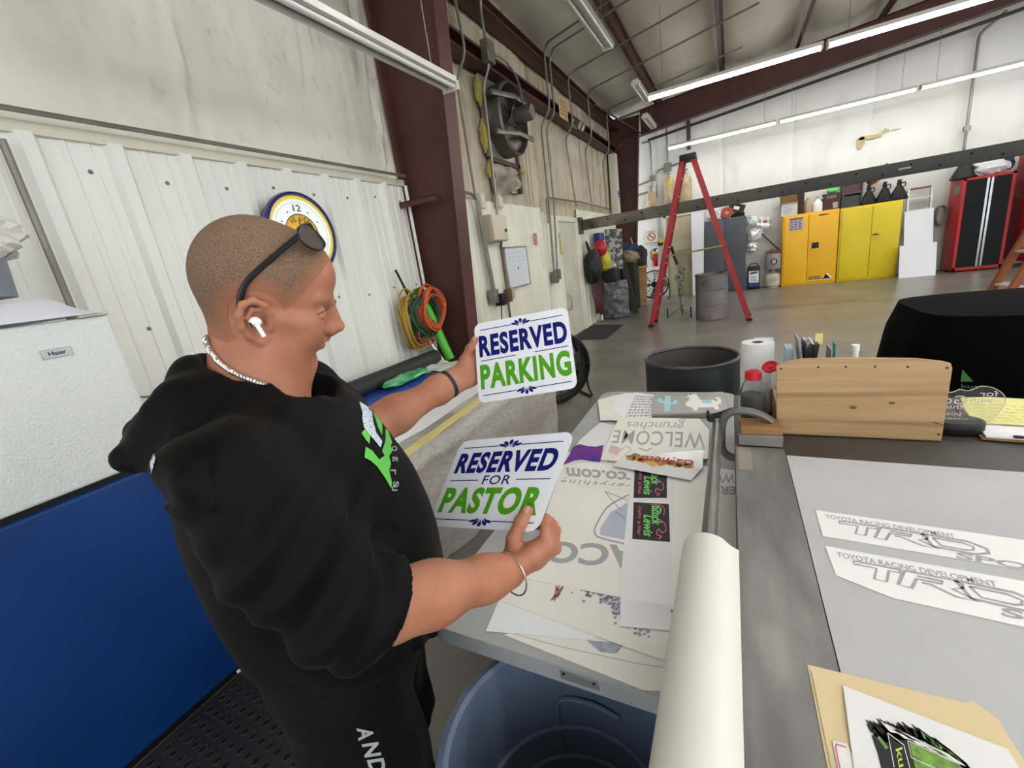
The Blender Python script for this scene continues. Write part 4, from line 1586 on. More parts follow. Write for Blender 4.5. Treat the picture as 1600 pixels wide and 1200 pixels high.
# door mat
bm = B()
q = [(-2.86, 8.0), (-2.12, 7.96), (-2.10, 9.36), (-2.84, 9.62)]
prism(bm, q, 0.001, .014)
one('door_mat', bm, mat('charcoal_mat', '#2b2a2a', .9, bump=.3, bscale=120), 'flat charcoal mat on the floor in front of the cream door', 'mat', smooth=0)

# ------------------------------------------------------------------ cluttered stack in the corner beyond the cream door
t = thing('backpack', 'black backpack hanging on the wall right after the cream door', 'bag', (-2.72, 9.55, 1.3))
crumple('sack', (-2.70, 9.55, 1.30), (.17, .30, .36), 4, .22, mat('black_nylon', '#17181a', .6), '', '', parent=t, flatb=False)
bm = B()
tube(bm, smoothpath([(-2.75, 9.45, 1.6), (-2.8, 9.5, 1.85), (-2.75, 9.62, 1.6)], 5), .02, 6)
obj('strap', bm, m_black, t)
bm = B()
for k in range(7):
    c = Vector((-2.74 + .015 * k, 9.62 + .05 * k, .66 + .02 * (k % 3)))
    tube(bm, [c + Vector((.03 * math.sin(a * 2), .13 * math.cos(a), .40 * math.sin(a) - .05 * k / 3)) for a in [2 * PI * j / 20 for j in range(20)]], .014, 6, closed=True)
one('air_hose', bm, mat('dull_red_hose', '#5b2f31', .6), 'dull red air hose coiled on the wall below the black backpack', 'hose')
bm = B()
bmesh.ops.create_uvsphere(bm, u_segments=20, v_segments=12, radius=1)
bmesh.ops.transform(bm, matrix=Matrix.Translation((-2.66, 10.1, 1.68)) @ Matrix.Diagonal((.16, .17, .19, 1)), verts=bm.verts)
one('ball', bm, mat('toy_red', '#b0252a', .35), 'round red ball in the clutter above the yellow cushion', 'ball')
bm = B()
box(bm, -2.8, -2.66, 10.1, 10.55, 1.78, 2.02, .02)
one('box', bm, mat('cobalt_box', '#2b4f9c', .5, 0, '#1d2b55', 5), 'blue and black box at the top of the clutter pile', 'box')
crumple('cushion', (-2.62, 10.25, 1.40), (.14, .16, .24), 6, .15, mat('toy_yellow', '#c9c02a', .5), 'yellow cushion below the round red ball', 'cushion', flatb=False)
bm = B()
prism(bm, [(0, 0), (.42, 0), (.46, .95), (.04, 1.0)], 0, .02, frame_matrix((-2.80, 11.0, 1.12), (1, .25, 0), (-.05, .1, 1)))
o = one('poster', bm, mat('collage_print', '#b9b6ae', .5, 0, '#4a4c55', 9, contrast=(.45, .55)), 'mottled black and white poster board behind the yellow cushion', 'poster', smooth=0)
bm = B()
box(bm, -.19, .19, -.12, .12, -.03, .03, .006, 1, M=Matrix.Translation((-2.64, 10.55, 1.22)) @ Matrix.Rotation(-.15, 4, 'Y'))
one('carton', bm, m_wcard, 'flat white carton on the black crate in the clutter', 'box')
bm = B()
box(bm, -2.84, -2.42, 10.4, 10.9, .86, 1.17, .02)
one('crate', bm, mat('black_crate', '#191b1c', .5), 'black crate above the plastic-wrapped sheet', 'crate')
bm = B()
box(bm, -2.84, -2.45, 10.5, 10.9, .0, .86, .02)
one('crate', bm, mat('charcoal_bin', '#3c3d3f', .6), 'tall charcoal bin behind the plastic wrapping under the black crate', 'crate')


def wrap(u, v):
    a = u * PI * .9
    x = -2.80 + .62 * u + .03 * mnoise.noise(Vector((u * 6, v * 6, 0)))
    y = 10.42 + .10 * u + .18 * (v - 1) * 0 - .10 * math.sin(PI * u) * (1 - v * .5) + .05 * mnoise.noise(Vector((u * 5, v * 7, 4)))
    return (x + .0, y, .02 + .88 * v - .08 * (u - .5) ** 2 * v)


bm = B()
grid(bm, wrap, 26, 26, .004)
one('plastic_wrap', bm, mat('grey_film', '#77777b', .22, .1, '#5f5f63', 5, bump=.4, bscale=18), 'grey plastic film draped to the floor below the black crate', 'wrap')
bm = B()
tube(bm, [(-2.74, 10.05, .03), (-2.82, 10.1, .95)], .035, 8)
one('roll', bm, m_whitegl, 'slim white roll leaning beside the plastic film', 'roll')
bm = B()
prism(bm, [(-.07, -.02), (.07, -.02), (.07, .02), (-.07, .02)], 0, 2.15, Matrix.Translation((-2.12, 10.95, 0)) @ Matrix.Rotation(math.radians(-13), 4, 'Y') @ Matrix.Rotation(math.radians(-12), 4, 'X'))
one('plank', bm, mat('dark_plank', '#3b3934', .6), 'dark plank leaning diagonally in front of the clutter', 'plank', smooth=0)
bm = B()
prism(bm, [(0, 0), (.30, 0), (.34, 1.0), (.03, .98)], 0, .16, frame_matrix((-2.42, 12.6, .02), (1, .2, 0), (-.08, .1, 1)))
one('carton', bm, mat('tan_card', '#a98457', .8, 0, '#94713f', 3), 'tall tan cardboard box standing right of the dark plank', 'box', smooth=0)
bm = B()
box(bm, -2.30, -2.06, 12.55, 12.75, 1.0, 1.06, .01)
one('tray', bm, mat('yellow_tray', '#bfa53c', .5), 'thin yellow tray on top of the tall tan cardboard box', 'tray')
bm = B()
tube(bm, [(-2.50, 12.8, 1.85), (-2.08, 12.9, .6)], .018, 6)
one('broom', bm, mat('yellow_handle', '#b89c4a', .5), 'yellow broom handle leaning by the far corner column', 'broom')
crumple('cloth', (-2.35, 11.6, 1.35), (.24, .2, .16), 9, .35, mat('khaki_cloth', '#93866a', .8), 'khaki cloth bundle right of the dark plank', 'cloth')
crumple('cloth', (-2.45, 11.9, 1.58), (.30, .2, .14), 12, .35, mat('teal_cloth', '#2c4452', .8, 0, '#32405e', 4), 'dark teal cloth bundle on top of the clutter pile', 'cloth')
bm = B()
box(bm, -2.6, -2.2, 11.5, 12.1, .0, 1.22, .02)
one('cabinet', bm, m_dark, 'low dark cupboard mostly hidden behind the leaning plank', 'cabinet')
crumple('cloth', (-2.20, 12.66, 1.27), (.13, .10, .3), 17, .4, mat('dark_mauve_cloth', '#4a3b41', .8, 0, '#2c2629', 5), 'mauve-brown bundle sitting on the thin yellow tray', 'cloth')
bm = B()
for k in range(3):
    c = Vector((-2.55, 11.3 + .05 * k, 1.86))
    tube(bm, [c + Vector((.10 * math.cos(a), .05 * math.sin(a), .20 * math.sin(a))) for a in [2 * PI * j / 18 for j in range(18)]], .014, 6, closed=True)
one('cable_coil', bm, m_black, 'black cable coil at the top of the dark plank', 'cable')
bm = B()
box(bm, -2.74, -2.5, 11.2, 11.5, 1.22, 2.02, .02)
one('carton', bm, m_brown, 'brown carton behind the black cable coil', 'box')
# orange wooden ladder at the right edge
t = thing('wooden_ladder', 'orange-brown wooden step ladder at the right edge behind the black-covered table', 'ladder', (2.8, 6.5, 0))
m_ow = mat('orange_wood', '#9c552f', .5, 0, '#84451f', 6, stretch=(1, 1, .1))
for y in (6.4, 6.75):
    bm = B()
    tube(bm, [(2.42, y, 0.0), (2.95, y, 1.55)], .035, 8, flat=1.2)
    obj('rail', bm, m_ow, t)
    bm = B()
    tube(bm, [(3.6, y, 0.0), (2.98, y, 1.55)], .03, 8)
    obj('rail', bm, m_black, t)
for a in (.2, .42, .64, .86):
    bm = B()
    box(bm, 2.42 + .53 * a - .02, 2.42 + .53 * a + .08, 6.4, 6.75, 1.55 * a - .012, 1.55 * a + .012)
    obj('step', bm, mat('pale_tread', '#b9b3a5', .5), t)
bm = B()
box(bm, 2.86, 3.08, 6.34, 6.8, 1.54, 1.60, .01)
obj('top_cap', bm, m_ow, t)
bm = B()
tube(bm, smoothpath([(2.50, 6.36, .52), (2.66, 6.34, .60), (2.95, 6.34, .52), (3.1, 6.36, .4)], 5), .02, 6)
obj('spreader', bm, m_black, t)
# ================================================================== FOLDING TABLE
TZ = 0.74
m_ftab = mat('grey_table_plastic', '#9a9c9c', 0.5, 0, '#a5a7a6', 3, bump=.06, bscale=250)
t = thing('folding_table', 'grey plastic folding table covered with vinyl sheets', 'table', (-.35, 1.64, 0))


def rrect(x0, x1, y0, y1, r, n=6):
    P = []
    for cx, cy, a0 in ((x1 - r, y1 - r, 0), (x0 + r, y1 - r, 90), (x0 + r, y0 + r, 180), (x1 - r, y0 + r, 270)):
        P += arc(cx, cy, r, a0, a0 + 90, n)
    return P


bm = B()
prism(bm, rrect(-.735, .03, .668, 2.61, .07), TZ - .048, TZ)
es = [e for e in bm.edges if abs(e.verts[0].co.z - TZ) < 1e-5 and abs(e.verts[1].co.z - TZ) < 1e-5]
bmesh.ops.bevel(bm, geom=es, offset=.008, segments=3, affect='EDGES')
obj('tabletop', bm, m_ftab, t, 35)
m_leg = mat('grey_powder_steel', '#6d6f70', .45, .5)
for y in (.98, 2.3):
    for x in (-.66, -.04):
        bm = B()
        tube(bm, smoothpath([(x, y, TZ - .05), (x, y, .4), (x, y, 0.0)], 3), .016, 10)
        obj('leg', bm, m_leg, t)
    bm = B()
    tube(bm, [(-.66, y, .12), (-.04, y, .12)], .012, 8)
    tube(bm, [(-.66, y, .66), (-.04, y, .66)], .012, 8)
    obj('cross_bar', bm, m_leg, t)
bm = B()
box(bm, -.345, -.255, .6655, .669, TZ - .034, TZ - .010, .001, 1)
lp = obj('latch_plate', bm, mat('latch_grey', '#8b8d8c', .4, .3), t)
bm = B()
for x in (-.335, -.265):
    lathe(bm, [(0, 0), (.0035, 0), (.003, .002), (0, .002)], 8, Matrix.Translation((x, .6655, TZ - .016)) @ Matrix.Rotation(PI / 2, 4, 'X'))
obj('screw', bm, m_black, lp)

m_cream = mat('transfer_tape', '#e3e1d7', 0.5, 0, '#e9e7df', 4)
m_paper = mat('white_paper', '#e6e6e6', 0.55)
m_gloss = mat('glossy_vinyl', '#e9e9ec', 0.16, coat=.4)
m_ginkg = mat('grey_vinyl_letters', '#9fa3a6', .5)
m_ginkb = mat('greyblue_vinyl', '#8f9aa8', .5, 0, '#a5afbb', 60)


def paper(name, px, z, m, label, cat='sheet', group='vinyl sheets on the folding table', th=.0011, curl=0.0, parent=None):
    pts = [onz(a, b, z) for a, b in px]
    bm = B()
    a = [bm.verts.new(p) for p in pts]
    f = bm.faces.new(a)
    if f.normal.z < 0 or True:
        f.normal_update()
        if f.normal.z < 0:
            f.normal_flip()
    r = bmesh.ops.extrude_face_region(bm, geom=[f])
    bmesh.ops.translate(bm, verts=[v for v in r['geom'] if isinstance(v, bmesh.types.BMVert)], vec=(0, 0, -th))
    bmesh.ops.recalc_face_normals(bm, faces=bm.faces)
    if parent is not None:
        return obj(name, bm, m, parent, 0)
    return one(name, bm, m, label, cat, group, smooth=0)


def quad_fn(p00, p10, p11, p01, z, lift=.0005):
    """bilinear patch through four image-plane corners projected on the level z (u right, v up, as read)"""
    q = [onz(a, b, z) + Vector((0, 0, lift)) for a, b in (p00, p10, p11, p01)]
    return lambda u, v: q[0] * ((1 - u) * (1 - v)) + q[1] * (u * (1 - v)) + q[2] * (u * v) + q[3] * ((1 - u) * v)


z = TZ + .0014
# a: lowest sheet with long ring outlines
p = paper('vinyl_sheet', [(788, 992), (905, 955), (1100, 1000), (1090, 1082), (1005, 1078)], z, m_cream, 'bottom cream sheet with a faint grey shape at the near table end', 'sheet')
F = quad_fn((788, 1080), (1100, 1080), (1100, 950), (788, 950), z)
bm = B()
add_poly(bm, [(.43, .56), (.62, .52), (.58, .40), (.50, .42)], F)
stroke(bm, [(.02, .66), (.3, .48), (.7, .28), (.95, .2)], .006, F)
obj('grey_shape', bm, m_ginkb, p, 0)
z += .0014
p = paper('paper_sheet', [(781, 934), (930, 975), (926, 1000), (759, 986)], z, m_whitegl, 'plain white paper corner poking out at the near left of the folding table', 'paper', None)
z += .0014
# b: lavender sheet
p = paper('vinyl_sheet', [(812, 902), (980, 934), (1060, 960), (1060, 1038), (1020, 1026), (775, 936)], z, m_cream, 'cream sheet printed with lavender sprigs and a red feather', 'sheet')
F = lambda a, b: onz(a, b, z_l) + Vector((0, 0, .0005))
z_l = z
rn = random.Random(12)
bm = B()
bm2 = B()
for k in range(190):
    s = rn.random()
    cx = 912 + 95 * s + rn.gauss(0, 7)
    cy = 922 + 50 * s * s + rn.gauss(0, 7) + (25 * rn.random() if s > .5 else 0)
    if cy < 913 + 14 * s:
        continue
    r = rn.uniform(2.2, 4.8)
    n = rn.randint(4, 6)
    a0 = rn.random() * 6
    pts = []
    for j in range(2 * n):
        rr = r if j % 2 == 0 else r * .45
        pts.append((cx + rr * math.cos(a0 + PI * j / n), cy + rr * .8 * math.sin(a0 + PI * j / n)))
    add_poly(bm if rn.random() < .7 else bm2, pts[::-1], F)
obj('lavender_print', bm, mat('lavender_ink', '#8d84a3', .6), p, 0)
obj('leaf_print', bm2, mat('mauve_grey_ink', '#a39aa6', .6), p, 0)
bm = B()
for k in range(9):
    a = (862 + 2.5 * k, 938 - 1.0 * k)
    stroke(bm, [(882 - k, 912 + 2.4 * k), (876 - 2 * k, 922 + 2 * k)], 2.2, F)
    stroke(bm, [(868 - k * .3, 915 + 2.4 * k), (876 - 1.2 * k, 924 + 2 * k)], 2.0, F)
stroke(bm, [(878, 908), (862, 938)], 2.0, F)
obj('feather_print', bm, mat('dusty_red_ink', '#b98a8c', .6), p, 0)
z += .0014
# c: big sheet with shield and letters (read from the far side)
p = paper('vinyl_sheet', [(886, 706), (1000, 716), (1152, 735), (1152, 968), (1060, 955), (980, 935), (815, 903), (836, 850)], z, m_cream, 'large cream sheet with upside-down grey letters and a lightning shield outline', 'sheet')
F = lambda a, b: onz(a, b, z_c) + Vector((0, 0, .0005))
z_c = z
bm = B()
add_text(bm, 'ACO', quad_fn((1005, 853), (856, 845), (848, 878), (1000, 890), z), 0, 1, 0, 1, .03)
obj('lettering', bm, m_ginkg, p, 0)
bm = B()
add_text(bm, 'arco.com', quad_fn((1010, 740), (884, 730), (886, 744), (1006, 752), z), 0, 1, 0, 1, .03)
obj('lettering', bm, m_ginkg, p, 0)
bm = B()
add_text(bm, 'Everything', quad_fn((1010, 756), (874, 745), (876, 756), (1004, 764), z), 0, 1, 0, 1, .012, .3, 1.3)
obj('lettering', bm, m_ginkg, p, 0)
bm = B()
add_text(bm, 'WW', quad_fn((1150, 741), (1110, 739), (1110, 754), (1148, 755), z), 0, 1, 0, 1, .02)
obj('lettering', bm, m_ginkg, p, 0)
bm = B()
add_text(bm, 'ERO', quad_fn((1150, 760), (1108, 758), (1108, 772), (1148, 773), z), 0, 1, 0, 1, .02)
obj('lettering', bm, m_ginkg, p, 0)
bm = B()
add_poly(bm, [(985, 783), (955, 800), (938, 825), (938, 836), (985, 845)][::-1], F)
obj('shield_fill', bm, mat('pale_blue_vinyl', '#aeb6c6', .5), p, 0)
bm = B()
stroke(bm, smoothpath([(985, 772, 0), (950, 792, 0), (931, 822, 0), (930, 834, 0), (940, 841, 0), (985, 852, 0)], 6) and [(q.x, q.y) for q in smoothpath([(985, 772, 0), (950, 792, 0), (931, 822, 0), (930, 834, 0), (940, 841, 0), (985, 852, 0)], 6)], 2.2, F)
stroke(bm, [(945, 768), (982, 782), (975, 788), (988, 796)], 1.2, F)
stroke(bm, [(945, 768), (970, 798), (962, 800), (988, 818)], 1.2, F)
obj('shield_outline', bm, mat('slate_vinyl', '#8b93a3', .5), p, 0)
z += .0014
# d: narrow white strip with the two black stickers
p = paper('sticker_strip', [(990, 700), (1056, 706), (1050, 860), (1048, 985), (968, 978), (972, 880)], z, m_gloss, 'narrow glossy white strip carrying two black square stickers', 'sheet')
zs = z + .0006
neon = mat('neon_green_ink', '#79d26a', .5)
pink = mat('neon_pink_ink', '#d85a86', .5)
for (qq, nm) in ((((990, 778), (1042, 778), (1042, 730), (992, 728)), 0), (((988, 842), (1047, 847), (1045, 788), (990, 785)), 1)):
    G = quad_fn(*qq, z, .0012)
    bm = B()
    prism(bm, [(0, 0), (1, 0), (1, 1), (0, 1)], 0, 1)
    for v in bm.verts:
        v.co = G(v.co.x, v.co.y) + Vector((0, 0, -.0008 * (1 - v.co.z)))
    bmesh.ops.recalc_face_normals(bm, faces=bm.faces)
    s = obj('square_sticker', bm, m_ink, p, 0)
    s['label'] = 'black square sticker with neon green script and pink outlines'
    G = quad_fn(*qq, z, .0016)
    R = lambda u, v: G(v, 1 - u)      # the print is turned a quarter
    bm = B()
    add_text(bm, 'Stuck', R, .08, .62, .52, .80, .02, .25)
    add_text(bm, 'Lewis', R, .35, .92, .30, .56, .02, .25)
    stroke(bm, [(.20 + .12 * math.cos(a), .66 + .12 * math.sin(a)) for a in [k * .5 for k in range(11)]], .03, R)
    obj('green_script', bm, neon, s, 0)
    bm = B()
    add_text(bm, 'Graphics', R, .12, .48, .12, .24, .01, .2)
    add_text(bm, 'to Wear', R, .54, .9, .13, .23, .01, .2)
    stroke(bm, [(q.x, q.y) for q in smoothpath([(.45, .70, 0), (.55, .86, 0), (.72, .9, 0), (.80, .80, 0), (.72, .70, 0), (.84, .66, 0), (.9, .78, 0), (.95, .70, 0)], 5)], .025, R)
    stroke(bm, [(q.x, q.y) for q in smoothpath([(.05, .50, 0), (.06, .80, 0), (.2, .88, 0), (.35, .84, 0)], 5)], .02, R)
    obj('pink_outline', bm, pink, s, 0)
z += .0014
# purple cat shapes
p = paper('decal_sheet', [(888, 720), (905, 688), (938, 660), (985, 668), (950, 722)], z, m_gloss, 'white sheet with purple and violet silhouettes beside the RESERVED FOR PASTOR plate', 'sheet')
z += .0004
F5 = lambda a, b: onz(a, b, z_p) + Vector((0, 0, .0005))
z_p = z
bm = B()
add_poly(bm, [(889, 712), (896, 698), (906, 694), (918, 697), (932, 698), (943, 695), (938, 722), (926, 721), (908, 718), (896, 720), (880, 726)][::-1], F5)
obj('purple_shape', bm, mat('purple_vinyl', '#7d2f86', .35, 0, '#4b2f9a', 9), p, 0)
# white stacked sheets at the far left
z += .0012
for k, (q, lab) in enumerate((([(934, 625), (962, 617), (990, 640), (985, 655), (938, 657)], 'lowest cream sheet at the far left corner of the table'),
                              ([(948, 632), (956, 618), (985, 614), (1000, 655), (958, 657), (947, 648)], 'second cream sheet with rounded corner at the far table end'),
                              ([(962, 622), (975, 614), (1012, 616), (1010, 652), (966, 650), (958, 640)], 'third white sheet with rounded corner at the far table end'))):
    paper('vinyl_sheet', q, z, m_cream if k < 2 else m_paper, lab, 'sheet')
    z += .0012
p = paper('print_sheet', [(990, 613), (1022, 616), (1018, 660), (966, 662)], z, m_paper, 'sheet of small grey lettering next to the llama board', 'sheet')
bm = B()
rn = random.Random(9)
G = quad_fn((970, 660), (1018, 658), (1022, 617), (992, 615), z)
for r in range(9):
    u = .08
    while u < .9:
        w = rn.uniform(.05, .16)
        add_poly(bm, [(u, .06 + .1 * r), (min(u + w, .94), .06 + .1 * r), (min(u + w, .94), .12 + .1 * r), (u, .12 + .1 * r)], G)
        u += w + .04
obj('lettering', bm, m_ginkg, p, 0)
# llama boards
zz = TZ + .002
for k, (lab, m, dz) in enumerate((('pinkish lower board under the llama board', mat('pinkish_board', '#a3878c', .5), 0), ('grey board painted with a white llama and pale blue cactus', mat('grey_board', '#a3a29e', .5), .0145))):
    bm = B()
    q = [onz(a + 3 * (1 - k), b + 4 * (1 - k), zz + dz + .012) for a, b in ((1019, 647), (1140, 644), (1130, 612), (1022, 616))]
    prism(bm, [(v.x, v.y) for v in q], zz + dz, zz + dz + .0125)
    b_ = one('sign_board', bm, m, lab, 'board', 'boards on the folding table', smooth=0)
G = quad_fn((1019, 647), (1140, 644), (1130, 612), (1022, 616), zz + .027, .0006)
bm = B()
add_poly(bm, [(.44, .80), (.50, .90), (.545, .93), (.56, .98), (.575, .93), (.62, .93), (.635, .80), (.66, .62), (.74, .58), (.82, .60), (.88, .50), (.90, .62), (.86, .66), (.90, .74), (.94, .62), (.93, .42), (.88, .34), (.88, .12), (.83, .12), (.82, .24), (.62, .24), (.60, .10), (.55, .10), (.54, .24), (.47, .32), (.45, .46), (.50, .58), (.52, .76)], G)
obj('llama_print', bm, m_white, b_, 0)
G = quad_fn((1019, 647), (1140, 644), (1130, 612), (1022, 616), zz + .027, .0011)
bm = B()
add_poly(bm, [(.68, .60), (.80, .60), (.82, .44), (.75, .40), (.68, .48)], G)
add_poly(bm, [(.16, .10), (.24, .10), (.25, .40), (.34, .44), (.34, .64), (.30, .64), (.29, .54), (.25, .52), (.25, .88), (.17, .88), (.17, .62), (.11, .64), (.11, .76), (.06, .76), (.06, .56), (.16, .48)], G)
obj('blue_print', bm, mat('pale_blue_ink', '#9fcfdc', .5), b_, 0)
bm = B()
add_poly(bm, [(.445, .80), (.49, .83), (.49, .88)], G)
add_poly(bm, [(.50, .90), (.55, .88), (.57, .95)], G)
obj('face_marks', bm, m_ink, b_, 0)
# welcome sheet and orange-logo sticker on top
z += .0014
p = paper('vinyl_sheet', [(967, 652), (1093, 654), (1108, 672), (1106, 716), (1040, 728), (938, 718)], z, m_cream, 'cream sheet with upside-down grey WELCOME lettering', 'sheet')
bm = B()
add_text(bm, 'WELCOME', quad_fn((1102, 676), (960, 672), (955, 692), (1102, 702), z), 0, 1, 0, 1, .006, 0, 1.08)
add_text(bm, 'grunches', quad_fn((1071, 654), (979, 656), (979, 670), (1071, 674), z), 0, 1, 0, 1, -.005, .25)
obj('lettering', bm, m_ginkg, p, 0)
F6 = lambda a, b: onz(a, b, z_w) + Vector((0, 0, .0005))
z_w = z
bm = B()
add_poly(bm, [(954, 695), (970, 700), (965, 712), (950, 706)][::-1], F6)
obj('pink_shape', bm, mat('pale_pink_vinyl', '#d3b3b6', .5), p, 0)
bm = B()
stroke(bm, [(q.x, q.y) for q in smoothpath([(968, 706, 0), (978, 698, 0), (986, 702, 0), (978, 710, 0), (972, 716, 0)], 5)], 1.0, F6)
stroke(bm, [(998, 700), (1010, 705), (1018, 700)], 2, F6)
obj('outline', bm, m_ginkg, p, 0)
z += .0016
p = paper('glossy_decal', [(958, 728), (972, 712), (1100, 703), (1098, 730), (1080, 750)], z, m_gloss, 'glossy white decal with an orange and red script logo', 'decal')
F7 = lambda a, b: onz(a, b, z_d) + Vector((0, 0, .0005))
z_d = z
bm = B()
rn = random.Random(4)
for k in range(30):
    s = k / 30
    cx, cy = 982 + 100 * s, 714 + 13 * s + rn.gauss(0, 1.5)
    add_poly(bm, [(cx - 4, cy - rn.uniform(2, 4)), (cx + 4, cy - rn.uniform(1, 3)), (cx + 6, cy + rn.uniform(2, 6)), (cx - 3, cy + rn.uniform(3, 7))][::-1], F7)
obj('orange_print', bm, mat('orange_logo_ink', '#d08a3c', .4, 0, '#c9a04a', 40), p, 0)
z_d2 = z + .0004
bm = B()
add_text(bm, 'Gagnetti', quad_fn((1085, 716), (1000, 708), (1000, 722), (1083, 731), z, .0010), 0, 1, 0, 1, .015, .3)
obj('red_script', bm, mat('logo_red_ink', '#b8323a', .4), p, 0)
F8 = lambda a, b: onz(a, b, z_d) + Vector((0, 0, .0012))
bm = B()
add_poly(bm, [(1007, 722), (1020, 720), (1030, 726), (1020, 730)][::-1], F8)
obj('yellow_print', bm, mat('logo_yellow_ink', '#e0b052', .4), p, 0)
bm = B()
stroke(bm, [(q.x, q.y) for q in smoothpath([(984, 714, 0), (992, 710, 0), (1000, 712, 0)], 4)], 3, F8)
obj('leaf_print', bm, mat('logo_green_ink', '#6d8a4c', .4), p, 0)

# ================================================================== DRAFTING TABLE
DZ = .92
t = thing('work_table', 'dark-topped cutting table with a steel edge strip and a grey mat', 'table', (.9, 1.1, 0))
m_dtop = mat('charcoal_table_top', '#47443f', .55, 0, '#504d49', 5)
bm = B()
box(bm, .012, 2.0, .15, 2.05, DZ - .05, DZ - .004, .004)
obj('tabletop', bm, m_dtop, t)
m_strip = mat('brushed_steel_strip', '#6f6e6c', .45, .35, '#85837f', 3, stretch=(6, 1, 1), bump=.03, bscale=40)
layer(m_strip, '#4b4a4a', 2.2, (3, 1, 1), (0.48, 0.7), .7)
layer(m_strip, '#a39e96', 4.0, (1.5, .8, 1), (0.62, 0.75), .5, offset=(1, 3, 0))
bm = B()
box(bm, .014, .155, .15, 1.50, DZ - .004, DZ + .002, .001, 1)
obj('steel_edge_strip', bm, m_strip, t)
bm = B()
box(bm, .022, .060, 1.33, 1.49, DZ + .002, DZ + .0032)
obj('worn_patch', bm, mat('worn_tan_patch', '#a09382', .5, 0, '#8a8178', 15), t)
m_gmat = mat('grey_cutting_mat', '#b2b3b4', .5, 0, '#babbbc', 4)
bm = B()
prism(bm, [(.157, .15), (1.9, .15), (1.9, 1.42), (.157, 1.452)], DZ - .004, DZ + .0015)
obj('grey_mat', bm, m_gmat, t, 0)
for x in (.10, 1.9):
    for y in (.25, 1.95):
        bm = B()
        box(bm, x - .035, x + .035, y - .035, y + .035, 0, DZ - .05, .004)
        obj('leg', bm, m_dtop, t)
bm = B()
box(bm, .06, 1.94, .22, 1.98, DZ - .16, DZ - .05)
obj('apron', bm, m_dtop, t)


def desk_paper(name, pts, z, m, label, cat, group=None, th=.001):
    bm = B()
    prism(bm, pts, z - th, z)
    bmesh.ops.recalc_face_normals(bm, faces=bm.faces)
    return one(name, bm, m, label, cat, group, smooth=0)


m_pinkp = mat('warm_white_backing', '#ececea', .5)
m_trd = mat('mauve_grey_outline', '#a49aa6', .5)
for k, (poly, o, ang, lab) in enumerate((([(.190, 1.145), (.68, 1.108), (.66, 1.002), (.188, 1.037)], (.190, 1.145), math.atan2(1.108 - 1.145, .49), 'upper white strip of automotive lettering decals on the grey mat'),
                                         ([(.187, 1.0), (.66, .965), (.64, .835), (.27, .867), (.191, .905)], (.187, 1.0), math.atan2(-.035, .473), 'lower white strip of automotive lettering decals, its corner cut off'))):
    zz = DZ + .0032
    p = desk_paper('decal_strip', poly, zz, m_pinkp, lab, 'decal', 'lettering strips on the grey mat')
    M = Matrix.Translation((o[0], o[1], zz + .0005)) @ Matrix.Rotation(ang - .01, 4, 'Z')
    F = lambda u, v: M @ Vector((u, v, 0))
    s = 1.0 if k == 0 else 1.05
    bm = B()
    add_text(bm, 'TOYOTA RACING DEVELOPMENT', F, .018 * s, .245 * s, -.031 * s, -.014 * s, .012)
    # outlined block letters with a slanted drop shade
    def L(pts, w=.0050):
        stroke(bm, [(a * s, b * s) for a, b in pts], w, F)
    L([(.045, -.034), (.115, -.034), (.112, -.044), (.096, -.044), (.088, -.078), (.070, -.078), (.078, -.044), (.043, -.044), (.045, -.034)])
    L([(.120, -.034), (.185, -.034), (.198, -.040), (.196, -.052), (.180, -.060), (.208, -.082), (.180, -.080), (.152, -.060), (.140, -.060)])
    L([(.120, -.034), (.104, -.080), (.122, -.082), (.134, -.052), (.168, -.052), (.172, -.044), (.136, -.043)], .0058)
    L([(.190, -.034), (.262, -.036), (.285, -.052), (.284, -.068), (.262, -.080), (.200, -.076), (.190, -.034)], .0066)
    L([(.206, -.043), (.252, -.045), (.266, -.054), (.262, -.066), (.252, -.070), (.214, -.068), (.206, -.043)], .005)
    add_text(bm, 'SPORT', F, .228 * s, .405 * s, -.105 * s, -.083 * s, .03, .15)
    obj('lettering', bm, m_trd, p, 0)
# manila folder and printed sheet
m_manila = mat('manila', '#dcc99c', .6)
p = thing('manila_folder', 'manila file folder lying open under the printed sheet', 'folder', (.2, .55, DZ))
for nm, pts, zz in (('back_leaf', [(.116, .40), (.112, .666), (.300, .668), (.312, .674), (.330, .655), (.345, .40)], DZ + .0035), ('front_leaf', [(.120, .40), (.116, .655), (.298, .660), (.325, .640), (.345, .40)], DZ + .0052)):
    bm = B()
    prism(bm, pts, zz - .001, zz)
    obj(nm, bm, m_manila, p, 0)
bk = desk_paper('booklet', [(.128, .42), (.125, .545), (.142, .547), (.165, .42)], DZ + .0072, m_white, 'small white booklet edge in the manila folder left of the printed sheet', 'booklet')
bm = B()
F = lambda u, v: Vector((u, v, DZ + .0077))
stroke(bm, [(.128, .43), (.1275, .535), (.129, .541), (.140, .541)], .0018, F)
obj('pink_border', bm, pink, bk, 0)
p = desk_paper('printed_sheet', [(.135, .42), (.154, .638), (.320, .606), (.335, .42)], DZ + .0092, m_paper, 'white sheet with a black and green brushstroke logo on the manila folder', 'paper')
F = lambda a, b: onz(a, b, DZ + .0092) + Vector((0, 0, .0005))
F2 = lambda a, b: onz(a, b, DZ + .0092) + Vector((0, 0, .0009))
F3 = lambda a, b: onz(a, b, DZ + .0092) + Vector((0, 0, .0013))
rn = random.Random(21)
bm = B()
for k in range(34):
    s = k / 33
    ax, ay = 1362 + 145 * s, 1140 + 55 * s - 20 * math.sin(PI * s)
    ln = rn.uniform(12, 34)
    stroke(bm, [(ax - ln * .5, ay - ln * .55), (ax, ay), (ax + ln * .7, ay + ln * .75)], [1.0, 8, 3], F)
